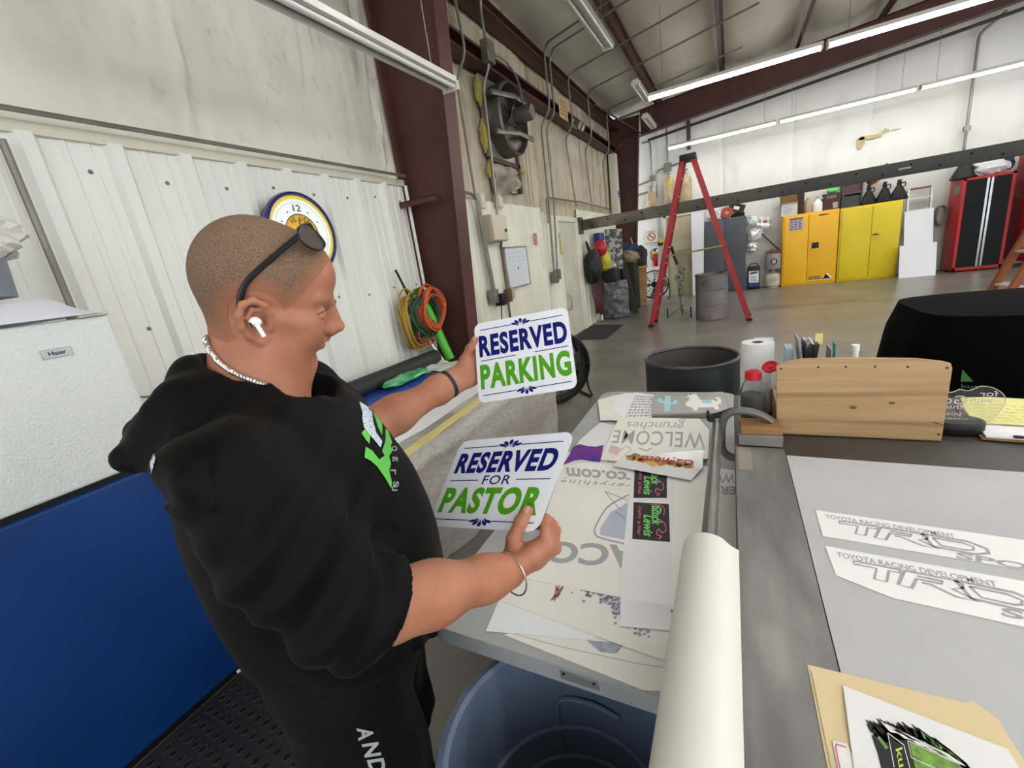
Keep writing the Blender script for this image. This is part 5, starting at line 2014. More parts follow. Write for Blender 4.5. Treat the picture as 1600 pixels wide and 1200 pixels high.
add_poly(bm, [(1362, 1150), (1385, 1132), (1420, 1150), (1500, 1192), (1520, 1215), (1380, 1215), (1372, 1180)][::-1], F)
obj('black_brush_print', bm, m_ink, p, 0)
bm = B()
add_poly(bm, [(1420, 1158), (1490, 1188), (1512, 1208), (1432, 1208)][::-1], F2)
for k in range(12):
    s = k / 11
    ax, ay = 1445 + 50 * s, 1152 + 35 * s
    stroke(bm, [(ax - 6, ay - 8), (ax, ay), (ax + 12, ay + 10)], [1, 5, 1], F2)
stroke(bm, [(1372, 1152), (1386, 1170)], 5, F2)
obj('green_brush_print', bm, mat('grunge_green_ink', '#7fae3f', .5, 0, '#4f6b33', 80), p, 0)
bm = B()
for a in ([(1387, 1146), (1397, 1200)], [(1412, 1165), (1424, 1210)], [(1387, 1146), (1412, 1165)], [(1418, 1158), (1424, 1185), (1480, 1210)], [(1418, 1158), (1500, 1196)]):
    stroke(bm, a, 1.1, F3)
for k in range(5):
    stroke(bm, [(1376 + 8 * k, 1128 + 4 * k), (1392 + 22 * k, 1142 + 10 * k), (1420 + 22 * k, 1150 + 12 * k)], [1, 6, 1], F3)
obj('white_outline', bm, m_white, p, 0)
bm = B()
add_text(bm, 'kus', lambda u, v: F3(1399 + 14 * v * .75 + u * 8, 1172 + u * 42 - 4 * v), 0, 1, 0, 1, .01)
obj('lettering', bm, mat('lime_ink', '#b9d94a', .5), p, 0)

# ------------------------------------------------------------------ rod, paper roll, C-clamp, blocks
bm = B()
tube(bm, [(-.045, .30, .965), (-.043, 1.60, .965)], .0165, 16)
t = one('steel_rod', bm, mat('bare_steel_rod', '#8a8a88', .35, .7, '#767674', 5), 'bare steel rod running from the clamp into the white paper roll', 'rod')
m_roll = mat('paper_roll_white', '#dedbd2', .5)
t = thing('paper_roll', 'loose roll of white paper curled round the steel rod', 'paper roll', (-.045, .6, .93))
cen = (-.046, .925)
sp = []
for k in range(84):
    a = math.radians(-430 + 520 * k / 83 + 0)      # spiral in, ending at the top
    r = .030 + .027 * (k / 83)
    sp.append((cen[0] - r * math.cos(a + PI / 2) * 1.0, cen[1] + r * math.sin(a + PI / 2) * 1.0))
sp = []
for k in range(70):
    a = math.radians(60 + 500 * k / 69)
    r = .040 + .022 * (k / 69)
    sp.append((cen[0] + r * math.cos(a), cen[1] + r * math.sin(a) + .004))
# continue outward as a loose flap falling away to the right
last = sp[-1]


def rollpt(u, v):
    k = u * (len(sp) - 1)
    i = min(int(k), len(sp) - 2)
    f = k - i
    x = sp[i][0] * (1 - f) + sp[i + 1][0] * f
    zc = sp[i][1] * (1 - f) + sp[i + 1][1] * f
    y1 = .90 + .02 * math.sin(u * 9) * (1 - u)
    return (x, .12 + (y1 - .12) * v, zc)


# profile: spiral turned so that it ends on the upper left, then runs over the top to the right flap
prof = []
for k in range(60):
    a = math.radians(70 + 430 - 430 * k / 59)     # clockwise from inside
    r = .036 + .024 * k / 59
prof = []
N = 96
for k in range(N + 1):
    a = math.radians(-330 + 520 * k / N)          # 190 at the end
    a = math.radians(190) - (k / N) * math.radians(0) if False else math.radians(560 - 500 * k / N)
    r = .034 + .027 * k / N
    prof.append((cen[0] + r * math.cos(a), cen[1] + r * math.sin(a)))
ex, ez = prof[-1]
prof += [(ex + .012, ez - .012), (ex + .022, ez - .019), (ex + .031, ez - .022)]


def rp(u, v):
    k = u * (len(prof) - 1)
    i = min(int(k), len(prof) - 2)
    f = k - i
    x = prof[i][0] * (1 - f) + prof[i + 1][0] * f
    zc = prof[i][1] * (1 - f) + prof[i + 1][1] * f
    y1 = .905 - .012 * max(0, u - .8) / .2
    return (x, .10 + (y1 - .10) * v, zc + .004 * (1 - v) * u)


bm = B()
grid(bm, rp, 150, 6, .0006)
bmesh.ops.recalc_face_normals(bm, faces=bm.faces)
obj('paper', bm, m_roll, t, 60)
# C-clamp
t = thing('c_clamp', 'grey steel C-clamp gripping the end of the cutting table', 'clamp', (-.02, 1.56, .9))
m_cl = mat('cast_grey_clamp', '#6a6762', .5, .4, '#7a7772', 12)
bm = B()
cy = 1.575
path = smoothpath([(.125, cy, .985), (.085, cy, 1.012), (.03, cy, 1.022), (-.012, cy, 1.005), (-.028, cy, .965), (-.03, cy, .90), (-.025, cy, .865), (0.0, cy, .842), (.06, cy, .835)], 6)
tube(bm, path, .017, 8, flat=.8)
obj('frame', bm, m_cl, t)
bm = B()
tube(bm, [(.06, cy, .80), (.06, cy, .868)], .009, 10)
lathe(bm, [(0, 0), (.018, 0), (.018, .006), (0, .006)], 12, Matrix.Translation((.06, cy, .864)))
obj('screw', bm, m_cl, t)
bm = B()
tube(bm, [(.02, cy, .802), (.10, cy, .802)], .005, 8)
obj('tommy_bar', bm, m_cl, t)
t = thing('wood_block', 'grey block with a tan wooden top under the clamp', 'block', (.085, 1.55, DZ))
bm = B()
box(bm, .024, .152, 1.505, 1.60, DZ + .0025, DZ + .040, .002, 1)
obj('block', bm, mat('painted_grey_block', '#85827d', .6, 0, '#77746f', 8), t)
bm = B()
box(bm, .03, .150, 1.515, 1.61, DZ + .0402, DZ + .062, .002, 1)
obj('wood_top', bm, mat('tan_wood', '#a47a4c', .6, 0, '#8f663c', 12, stretch=(.3, 4, 4)), t)
bm = B()
tube(bm, smoothpath([(-.075, 1.60, 1.0), (-.07, 1.61, .975), (-.03, 1.62, .985), (.02, 1.63, 1.0), (.08, 1.63, .985), (.13, 1.63, .97)], 5), .018, 8, radii=None, flat=.35)
one('strap', bm, m_blackrub, 'black rubber strap curling behind the clamp and rod end', 'strap')
# squeeze bottle
t = thing('squeeze_bottle', 'clear squeeze bottle with an open red flip cap and dark contents', 'bottle', (.072, 1.68, DZ))
bx, by = .072, 1.685
m_clear = mat('clear_bottle', '#eef1f2', .06, trans=.97, ior=1.05)
bm = B()
lathe(bm, [(0, 0), (.040, 0), (.045, .006), (.045, .085), (.0465, .10), (.045, .115), (.043, .135), (.034, .165), (.022, .185), (.021, .193), (.019, .193), (.019, .184), (.032, .163), (.041, .134), (.043, .1), (.043, .008), (0, .004)], 32, Matrix.Translation((bx, by, DZ)))
obj('bottle', bm, m_clear, t)
bm = B()
lathe(bm, [(0, .006), (.0405, .006), (.0420, .02), (.0420, .112), (.0395, .126), (.030, .122), (0, .118)], 28, Matrix.Translation((bx, by, DZ)))
for v in bm.verts:
    if v.co.z > DZ + .108:
        v.co.z += .008 * mnoise.noise(v.co * 60)
obj('dark_contents', bm, mat('dark_purple_pigment', '#2b1c26', .4, 0, '#141218', 30), t)
bm = B()
lathe(bm, [(0, .21), (.018, .216), (.0265, .21), (.0275, .19), (.0275, .184), (0, .184)], 28, Matrix.Translation((bx, by, DZ)))
m_cap = mat('red_cap', '#c01f2c', .3)
cp = obj('cap', bm, m_cap, t)
bm = B()
Ml = Matrix.Translation((bx + .052, by, DZ + .228)) @ Matrix.Rotation(-.35, 4, 'Y') @ Matrix.Rotation(.5, 4, 'X')
lathe(bm, [(0, -.006), (.024, -.006), (.026, -.002), (.026, .004), (.022, .005), (.022, 0), (.006, 0), (.006, .006), (0, .006)], 24, Ml)
obj('flip_lid', bm, m_cap, cp)
# wooden organiser seen from behind
t = thing('desk_organizer', 'plain wooden desk organiser with rounded corners, seen from its screwed back', 'organizer', (.36, 1.65, DZ))
m_pine = mat('pale_pine', '#bb9b70', .5, 0, '#aa8960', 5.0, stretch=(.5, 1, 7), contrast=(.3, .7), bump=.03, bscale=30)
layer(m_pine, '#84603a', 3.2, (.35, 1, 7), (0.5, 0.64), .6, kind='noise')
layer(m_pine, '#cdb189', 2.0, (.3, 1, 5), (0.55, 0.75), .5, offset=(3, 1, 2))
W0, W1, H = .143, .574, .272
outline = [(W0, 0), (W1, 0), (W1 + .001, .232), (W1 - .004, .246), (W1 - .022, .252), (W1 - .08, .262), (.36, .268), (W0 + .07, .270), (W0 + .025, .262), (W0 - .006, .246)]
bm = B()
prism(bm, outline, -.006, .006, XZ(0, 1.630, DZ))
es = [e for e in bm.edges if abs(e.verts[0].co.y - e.verts[1].co.y) < 1e-6]
bmesh.ops.bevel(bm, geom=es, offset=.002, segments=2, affect='EDGES')
bb = obj('back_board', bm, m_pine, t, 30)
bm = B()
for (x, zz) in ((.150, .238), (.253, .241), (.325, .241), (.398, .240), (.475, .238), (.563, .233), (.150, .022), (.565, .022)):
    lathe(bm, [(.0033, 0), (.0033, .0006), (0, .0006)], 10, Matrix.Translation((x, 1.6238, DZ + zz)) @ Matrix.Rotation(PI / 2, 4, 'X'))
obj('screw_holes', bm, m_ink, bb)
for (x, zz, r) in ((.352, .105, .0075), (.447, .122, .006)):
    bm = B()
    lathe(bm, [(r, 0), (r, .0008), (r * .5, .0012), (0, .0012)], 14, Matrix.Translation((x, 1.6238, DZ + zz)) @ Matrix.Rotation(PI / 2, 4, 'X') @ Matrix.Diagonal((1.3, .8, 1, 1)))
    obj('knot', bm, mat('knot_brown', '#5a4022', .6, 0, '#8a6a40', 150), bb)
bm = B()
stroke(bm, [(.545, .062), (.555, .060), (.575, .051)], [.0005, .003, .0005], lambda u, v: Vector((u, 1.6234, DZ + v)))
obj('crack', bm, m_ink, bb)
bm = B()
box(bm, W0, W0 + .01, 1.636, 1.86, DZ, DZ + .10)
box(bm, W1 - .01, W1, 1.636, 1.86, DZ, DZ + .10)
box(bm, W0, W1, 1.85, 1.86, DZ, DZ + .10)
box(bm, W0, W1, 1.636, 1.86, DZ, DZ + .01)
box(bm, .30, .31, 1.636, 1.86, DZ, DZ + .12)
obj('tray', bm, m_pine, t)
bm = B()
TX, TY = .092, 1.86
lathe(bm, [(.020, 0), (.054, 0), (.056, .004), (.056, .276), (.054, .28), (.020, .28), (.020, 0)], 36, Matrix.Translation((TX, TY, DZ)))
t = thing('paper_towel_roll', 'white roll of paper towels standing behind the squeeze bottle', 'paper towel', (TX, TY, DZ))
obj('roll', bm, mat('paper_towel', '#d8d8d6', .8, bump=.2, bscale=150), t)
bm = B()
lathe(bm, [(.017, .002), (.0198, .002), (.0198, .279), (.017, .279), (.017, .002)], 24, Matrix.Translation((TX, TY, DZ)))
obj('card_core', bm, mat('card_core', '#4d443c', .8), t)
bm = B()
grid(bm, lambda u, v: (TX - .01 + .066 * u, TY + .0575 - .01 * u * u, DZ + .004 + .281 * v), 8, 2, .0008)
obj('loose_sheet', bm, mat('paper_towel', '#d8d8d6', .8), t)
for k, (x0, y0, x1, y1, h, m, lab, tl) in enumerate(((.176, 1.76, .20, 1.84, .272, mat('pale_blue_folder', '#a9c3d3', .5), 'pale blue folder edge next to the paper towel roll', .0),
                                                   (.196, 1.72, .235, 1.83, .30, mat('black_binder', '#17181b', .4, 0, '#8b8d90', 12, contrast=(.55, .62)), 'black glossy binder standing in the organiser', .12),
                                                   (.243, 1.72, .25, 1.83, .315, mat('grey_folder', '#7f8488', .45, 0, '#a3a8ab', 14), 'grey folder leaning right of the black binder', -.12),
                                                   (.262, 1.72, .266, 1.82, .30, m_white, 'white sheet standing upright in the organiser', -.05),
                                                   (.305, 1.74, .309, 1.83, .270, mat('clear_grey_sleeve', '#9fb0b0', .3), 'pale grey plastic sleeve in the organiser', 0),
                                                   (.318, 1.76, .322, 1.80, .285, mat('teal_ruler', '#1f9a7a', .4), 'thin teal ruler standing in the organiser', 0))):
    bm = B()
    M = Matrix.Translation((x0, 0, DZ + .012)) @ Matrix.Rotation(tl, 4, 'Y') @ Matrix.Translation((-x0, 0, -DZ - .012))
    box(bm, x0, x1, y0, y1, DZ + .012, DZ + h, .001, 1, M)
    one('binder' if k == 1 else ('ruler' if k == 5 else 'folder'), bm, m, lab, 'ruler' if k == 5 else 'folder', smooth=0)
bm = B()
box(bm, .262, .284, 1.766, 1.770, DZ + .285, DZ + .322, M=None)
one('sticky_note', bm, mat('pale_yellow_note', '#d9d287', .6), 'small yellow sticky note poking up behind the grey folder', 'note', smooth=0)
bm = B()
lathe(bm, [(0, 0), (.012, 0), (.012, .02), (0, .02)], 16, Matrix.Translation((.372, 1.75, DZ + .262)))
lathe(bm, [(.010, .0), (.010, .25)], 12, Matrix.Translation((.372, 1.75, DZ + .012)))
one('marker', bm, m_white, 'white marker cap showing above the organiser back', 'marker')
# acrylic keepsake on a black base
t = thing('acrylic_sign', 'clear acrylic verse plate with engraved lettering, seen from behind on a black base', 'sign', (.64, 1.72, DZ))
bm = B()
lathe(bm, [(0, 0), (.060, 0), (.064, .004), (.064, .034), (.060, .038), (0, .038)], 36, Matrix.Translation((.632, 1.715, DZ)) @ Matrix.Diagonal((1.05, .75, 1, 1)))
obj('base', bm, m_black, t)
ac = [(q.x, q.y) for q in smoothpath([(-.085, 0, 0), (-.085, .08, 0), (-.06, .105, 0), (-.035, .098, 0), (-.015, .108, 0), (.005, .104, 0), (.03, .118, 0), (.06, .112, 0), (.085, .086, 0), (.085, .05, 0), (.06, 0, 0)], 5)]
bm = B()
prism(bm, ac, -.002, .002, XZ(.645, 1.715, DZ + .03))
obj('acrylic_plate', bm, mat('clear_acrylic', '#f3f4f4', .04, trans=.97, ior=1.08), t, 30)
F = plane_fn(XZ(.645, 1.712, DZ + .03))
bm = B()
for a, x0, x1, y0, y1 in (('with', .012, .062, .066, .082), ('for', .03, .07, .086, .104), ('God', -.075, .005, .060, .088), ('things', -.075, .0, .040, .057), ('possible', -.080, -.005, .018, .036), ('MATTHEW 19:26', -.072, .012, .004, .013)):
    add_text(bm, a, F, x0, x1, y0, y1, .004, flip=True)
n = len(ac)
stroke(bm, ac, .0022, F)
obj('engraving', bm, mat('frosted_engraving', '#c3b6ae', .6), t, 0)
# clipboard
t = thing('clipboard', 'brown clipboard holding white paper and a curled yellow note', 'clipboard', (.8, 1.75, DZ))
Mc = Matrix.Translation((.80, 1.765, DZ)) @ Matrix.Rotation(-.12, 4, 'Z')
bm = B()
box(bm, -.115, .20, -.135, .16, 0.0005, .0045, .0015, 1, Mc)
obj('board', bm, mat('hardboard', '#8a6438', .5), t)
bm = B()
box(bm, -.105, .2, -.125, .15, .005, .011, .001, 1, Mc)
obj('white_sheets', bm, m_paper, t)
bm = B()
grid(bm, lambda u, v: Mc @ Vector((-.108 + .22 * u, -.03 + .17 * v, .0125 + .035 * (u * .2 + .8) * v ** 2 + .004 * math.sin(5 * u))), 12, 10, .0008)
yn = obj('yellow_note', bm, mat('legal_yellow', '#dcd68c', .6), t)
bm = B()
rn = random.Random(6)
for r in range(6):
    u = .1
    while u < .85:
        w = rn.uniform(.05, .15)
        stroke(bm, [(u + w * k / 5, .15 + .12 * r + rn.uniform(-.015, .015)) for k in range(6)], .012, lambda a, b: Mc @ Vector((-.108 + .22 * a, -.03 + .17 * b, .0133 + .035 * (a * .2 + .8) * b ** 2 + .004 * math.sin(5 * a))))
        u += w + .05
obj('handwriting', bm, mat('pencil_grey', '#8f8c62', .7), yn, 0)
bm = B()
box(bm, -.05, -.03, -.13, -.118, .011, .018, .003, 2, Mc)
tube(bm, [Mc @ Vector((q[0], q[1], .016)) for q in ((-.05, -.124), (.03, -.124), (.06, -.112), (.1, -.124), (.2, -.124))], .0022, 6)
obj('spring_clip', bm, m_black, t)
bm = B()
tube(bm, [(.60, 1.80, DZ + .10), (.625, 1.79, DZ + .135)], .006, 8)
one('white_pen', bm, m_white, 'white pen end by the right edge of the wooden organiser', 'pen')
# black-draped table beyond
t = thing('draped_table', 'table under a black cloth with a small green logo, beyond the wooden organiser', 'table', (1.6, 3.0, 0))
m_bcloth = mat('black_cloth', '#060607', .95, spec=.08)
bm = B()


def drape(u, v):
    """v: 0 top centre .. 1 floor along a rounded box; u around"""
    a = 2 * PI * u
    hx, hy = .92, .40
    c, s = math.cos(a), math.sin(a)
    k = 1 / max(abs(c) ** 5 + abs(s) ** 5, 1e-6) ** .2
    ex_, ey_ = hx * c * k, hy * s * k
    if v < .35:
        f = v / .35
        return (1.72 + ex_ * f * .97, 2.9 + ey_ * f * .97, 1.13 - .012 * f ** 4)
    f = (v - .35) / .65
    fl = 1.0 + (.18 * f + .02 * math.sin(a * 9) * f)
    dz = 1.118 - 1.10 * f
    rr = min(1, f * 8)
    return (1.72 + ex_ * (.97 + .03 * rr) * fl, 2.9 + ey_ * (.97 + .03 * rr) * (1 + .10 * f + .03 * math.sin(a * 11) * f), dz)


grid(bm, drape, 120, 40, .0)
bmesh.ops.recalc_face_normals(bm, faces=bm.faces)
cl = obj('cloth', bm, m_bcloth, t, 60)
DB = BVHTree.FromObject(cl, bpy.context.evaluated_depsgraph_get())


def on_mesh(bv, px, py, lift):
    r = ray(px, py).normalized()
    h = bv.ray_cast(EYE, r)
    if h[0] is None:
        return ony(px, py, 2.5)
    n = h[1] if h[1].dot(r) < 0 else -h[1]
    return h[0] + n * lift


bm = B()
FD = lambda a, b: on_mesh(DB, a, b, .004)
add_poly(bm, [(1501, 596), (1504, 577), (1512, 586), (1521, 596)][::-1], FD)
obj('green_logo', bm, mat('logo_green', '#3f7a35', .6), cl, 0)
bm = B()
add_text(bm, 'kus', lambda u, v: FD(1502 + 26 * u, 606 - 7 * v + 1.5 * u), 0, 1, 0, 1, .01)
obj('lettering', bm, mat('dim_grey_ink', '#4d5650', .6), cl, 0)
for x in (.95, 2.45):
    for y in (2.62, 3.18):
        bm = B()
        tube(bm, [(x, y, 0), (x, y, 1.08)], .02, 8)
        obj('leg', bm, m_black, t)

# ================================================================== TRASH CAN
t = thing('trash_can', 'round blue-grey plastic bin under the near end of the folding table', 'trash can', (-.312, .562, 0))
m_can = mat('bluegrey_plastic', '#66758d', .5, 0, '#707f98', 4, bump=.05, bscale=80)
layer(m_can, '#34425c', 12.0, (1, 1, .25), (0.66, 0.72), .5)
CX, CY = -.312, .562
bm = B()
lathe(bm, [(0, 0), (.20, 0), (.21, .02), (.242, .62), (.262, .625), (.268, .64), (.262, .655), (.245, .66), (.236, .652), (.232, .62), (.222, .45), (.225, .43), (.205, .02), (0, .015)], 64, Matrix.Translation((CX, CY, 0)))
obj('bin', bm, m_can, t)
bm = B()
for r, z0 in ((.219, .40), (.213, .30)):
    tube(bm, [(CX + r * math.cos(a), CY + r * math.sin(a), z0) for a in [2 * PI * k / 60 for k in range(60)]], .007, 8, closed=True)
obj('inner_ridge', bm, m_can, t)
bm = B()
tube(bm, smoothpath([(CX - .1, CY + .192, .3), (CX - .1, CY + .198, .48), (CX - .02, CY + .213, .50), (CX + .06, CY + .21, .49)], 5), .007, 8)
obj('handle_recess', bm, m_can, t)
for s in (-1, 1):
    bm = B()
    tube(bm, smoothpath([(CX + s * .255, CY - .06, .56), (CX + s * .29, CY - .05, .54), (CX + s * .29, CY + .05, .54), (CX + s * .255, CY + .06, .56)], 5), .012, 8)
    obj('handle', bm, m_can, t)
# ================================================================== FRIDGE AND LEFT SIDE
t = thing('refrigerator', 'two-door refrigerator with a textured white upper door and a blue lower door', 'refrigerator', (-2.4, .35, 0))
m_frw = mat('orange_peel_white', '#d8dad8', .3, spec=.5, bump=.5, bscale=110)
m_frb = mat('deep_blue_door', '#0a3169', .42, 0, '#0b3672', 3, spec=.4)
FY0, FY1 = -.06, .745
bm = B()
box(bm, -2.78, -2.06, FY0, FY1, .03, 1.645, .008)
obj('body', bm, m_frw, t)
bm = B()
box(bm, -2.05, -2.0, FY0, FY1, 1.085, 1.648, .012, 3)
ud = obj('upper_door', bm, m_frw, t)
bm = B()
box(bm, -2.05, -2.0, FY0, FY1, .035, 1.062, .012, 3)
ld = obj('lower_door', bm, m_frb, t)
ld['label'] = 'deep blue lower door'
bm = B()
box(bm, -2.06, -2.02, FY0 + .01, FY1 - .01, 1.055, 1.09)
obj('door_gasket', bm, m_black, t)
bm = B()
F = lambda u, v: Vector((-1.998, .548 + u, 1.535 + v))
box(bm, -2.001, -1.9975, .535, .612, 1.532, 1.562, .001, 1)
bd = obj('badge', bm, mat('chrome_badge', '#9a9b9b', .25, .9), ud)
bm = B()
F = lambda u, v: Vector((-1.9968, u, v))
add_text(bm, 'Haier', F, .552, .596, 1.541, 1.555, .02)
obj('lettering', bm, m_ink, bd, 0)
bm = B()
lathe(bm, [(0, 0), (.006, 0), (.005, .003), (0, .004)], 12, Matrix.Translation((-2.0, .645, 1.575)) @ Matrix.Rotation(PI / 2, 4, 'Y'))
obj('hinge_plug', bm, m_white, ud)
bm = B()
tube(bm, smoothpath([(-2.0, .70, .02), (-1.985, .735, .03), (-1.99, .75, .07), (-2.0, .748, .11)], 4), .008, 6, flat=1.5)
obj('lower_hinge', bm, mat('grey_hinge', '#a9a9a4', .4, .5), t)
bm = B()
box(bm, -2.06, -2.015, FY0 + .01, FY1 - .01, .002, .034)
obj('kick_plate', bm, m_black, t)
for x in (-2.7, -2.12):
    for y in (0.02, .68):
        bm = B()
        lathe(bm, [(0, 0), (.025, 0), (.025, .035), (0, .035)], 10, Matrix.Translation((x, y, 0)))
        obj('foot', bm, m_black, t)
bm = B()
box(bm, -2.10, -1.99, .66, .742, 1.648, 1.662, .003, 1)
obj('top_hinge_cover', bm, mat('cream_hinge', '#c9c3b0', .5), t)
# cloth on top
bm = B()


def cloth(u, v):
    x = -2.78 + .80 * u
    y = -.10 + .82 * v
    h = 1.70 + .13 * (1 - .75 * u) * (1 - v * .75) + .03 * mnoise.noise(Vector((x * 4, y * 5, 2))) + .014 * math.sin(22 * (x + .7 * y) + 3 * mnoise.noise(Vector((x * 3, y * 3, 0))))
    e = min(u, 1 - u, (1 - v)) * 7
    k = max(0.0, 1 - e)
    return (x, y, max(1.657, h * (1 - k ** 2) + 1.662 * k ** 2))


grid(bm, cloth, 50, 44, .004, (0, 0, 1))
one('cloth', bm, mat('lilac_white_cloth', '#d3d2dc', .8, sheen=.2), 'crumpled lilac-white cloth lying on top of the refrigerator', 'cloth', smooth=60)
t = thing('waste_bin', 'grey bin with a white plastic liner on the refrigerator, cut by the left edge', 'bin', (-2.4, .45, 1.72))
bm = B()
lathe(bm, [(0, 1.70), (.115, 1.70), (.125, 1.84), (.15, 1.86), (.152, 1.89), (.14, 1.89), (.12, 1.86), (.105, 1.72), (0, 1.72)], 32, Matrix.Translation((-2.42, .54, 0.06)))
obj('bin', bm, mat('slate_bin', '#7b808c', .5), t)
crumple('liner', (-2.42, .54, 1.98), (.18, .17, .10), 31, .35, mat('thin_white_liner', '#dcdad2', .4), '', '', parent=t, flatb=False, sub=4)
bm = B()
tube(bm, [(WX + .06, .93, 2.45), (WX + .06, .93, 1.0)], .016, 8)
one('conduit_pipe', bm, m_pipe, 'grey vertical pipe on the white liner behind the grey bin', 'pipe', 'grey conduits')
t = thing('extension_lead', 'thin grey cord with a dark plug hanging on the liner just right of the refrigerator', 'cord', (-2.8, 1.2, 1.2))
bm = B()
tube(bm, smoothpath([(-2.85, .82, 1.55), (-2.84, .86, 1.40), (-2.84, 1.0, 1.24), (-2.85, 1.2, 1.18), (-2.86, 1.4, 1.2), (-2.87, 1.4, .3)], 6), .006, 6)
obj('cord', bm, mat('grey_cable', '#6c6862', .6), t)
bm = B()
box(bm, -2.87, -2.83, .80, .84, 1.53, 1.60, .008)
obj('plug', bm, m_black, t)
# anti-fatigue mat
m_fm = mat('black_rubber_mat', '#26262a', .8, bump=.15, bscale=150)
bm = B()
x0, x1, y0, y1 = -1.995, -1.335, -.35, 1.10
box(bm, x0, x1, y0, y1, 0.0005, .014, .004, 2)
t = thing('floor_mat', 'black rubber anti-fatigue mat with rows of holes in front of the refrigerator', 'mat', ((x0 + x1) / 2, .4, 0))
obj('base', bm, m_fm, t)
bm = B()
for i in range(12):
    for j in range(26):
        cx, cy = x0 + .05 + .05 * i, y0 + .05 + .053 * j
        tube(bm, [(cx + .013 * math.cos(a), cy + .016 * math.sin(a), .0145) for a in [2 * PI * k / 10 for k in range(10)]], .0035, 5, closed=True)
o = obj('raised_rings', bm, m_fm, t)
o['kind'] = 'stuff'
bm = B()
for i in range(12):
    for j in range(26):
        cx, cy = x0 + .05 + .05 * i, y0 + .05 + .053 * j
        f = bm.faces.new([bm.verts.new((cx + .010 * math.cos(a), cy + .013 * math.sin(a), .0144)) for a in [2 * PI * k / 10 for k in range(10)]])
o = obj('holes', bm, mat('hole_black', '#060606', .9), t)
o['kind'] = 'stuff'

# ------------------------------------------------------------------ wall clock
t = thing('wall_clock', 'round wall clock with navy rim, yellow ring and lit white face', 'clock', (WX + .1, 2.29, 2.03))
MC = Matrix.Translation((WX + .03, 2.285, 2.035)) @ Matrix.Rotation(PI / 2, 4, 'Y')
bm = B()
lathe(bm, [(0, 0), (.255, 0), (.26, .01), (.26, .07), (.25, .075)], 48, MC)
obj('drum', bm, mat('slate_navy_metal', '#43434f', .4), t)
bm = B()
lathe(bm, [(.25, .07), (.283, .075), (.292, .10), (.285, .125), (.268, .135), (.262, .12)], 48, MC)
obj('rim', bm, mat('navy_enamel', '#20246a', .25, coat=.5), t)
bm = B()
lathe(bm, [(0, .112), (.264, .112)], 48, MC)
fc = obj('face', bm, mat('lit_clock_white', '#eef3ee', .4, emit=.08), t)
CF = lambda lift: (lambda u, v: MC @ Vector((-v, u, .1125 + lift)))


def ring(name, r0, r1, m, lift, parent):
    bm = B()
    lathe(bm, [(r0, .1125 + lift), (r1, .1125 + lift)], 48, MC)
    if r0 < .01:
        pass
    return obj(name, bm, m, parent, 0)


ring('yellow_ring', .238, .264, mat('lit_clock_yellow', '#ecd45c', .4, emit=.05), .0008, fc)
ring('centre_disc', .001, .138, mat('clock_amber', '#e6b62a', .4), .0008, fc)
ring('thin_ring', .214, .217, mat('pale_tan_line', '#cdbf9a', .5), .0008, fc)
bm = B()
Fc = CF(.0018)
add_text(bm, '12', Fc, -.032, .032, .155, .200, .012)
for a in (30, 60, 300, 330):
    x, y = .17 * math.sin(math.radians(a)), .17 * math.cos(math.radians(a))
    add_poly(bm, arc(x, y, .006, 0, 330, 11), Fc)
obj('numerals', bm, mat('clock_ink', '#26335a', .5), fc, 0)
bm = B()
for k, ch in enumerate('WE USE'):
    if ch == ' ':
        continue
    a = math.radians(-38 + 15.5 * k)
    x, y = .108 * math.sin(a), .108 * math.cos(a)
    FF = (lambda x, y, a: (lambda u, v: Fc(x + u * math.cos(a) + v * math.sin(a), y - u * math.sin(a) + v * math.cos(a))))(x, y, a)
    add_text(bm, ch, FF, -.011, .011, -.018, .018, .02)
lathe(bm, [(.132, .1145), (.139, .1145)], 48, MC)
obj('lettering', bm, mat('clock_dark', '#3a3320', .5), fc, 0)
bm = B()
stroke(bm, [(.0, -.02), (-.006, .11)], .008, CF(.004))
stroke(bm, [(-.015, .0), (.075, .035)], .009, CF(.005))
obj('hands', bm, m_ink, fc, 0)
bm = B()
lathe(bm, [(0, .128), (.268, .128), (.268, .130), (0, .130)], 48, MC)
bm.free()

# ------------------------------------------------------------------ long bench under the liner
t = thing('workbench', 'long bench along the white liner, its side hung with a grey woven blanket', 'table', (-2.1, 2.3, 0))
BZ = .745
bm = B()
box(bm, -2.86, -1.44, 1.02, 3.46, BZ - .05, BZ, .005)
obj('benchtop', bm, mat('bench_wood', '#8a7a5f', .6, 0, '#75664e', 5), t)
for x in (-2.8, -1.55):
    for y in (1.1, 3.38):
        bm = B()
        box(bm, x - .04, x + .04, y - .04, y + .04, 0, BZ - .05)
        obj('leg', bm, mat('bench_wood', '#8a7a5f'), t)
m_blank = mat('grey_woven_blanket', '#a8a49e', .85, 0, '#b8b3ac', 3.0, stretch=(1, .5, 3), bump=.5, bscale=90, bstretch=(1, .25, 1.6))
layer(m_blank, '#a5907f', 2.0, (1, .6, 2.5), (0.52, 0.72), .55)
layer(m_blank, '#6e6a66', 70, (1, .3, 1.4), (0.5, 0.62), .35)


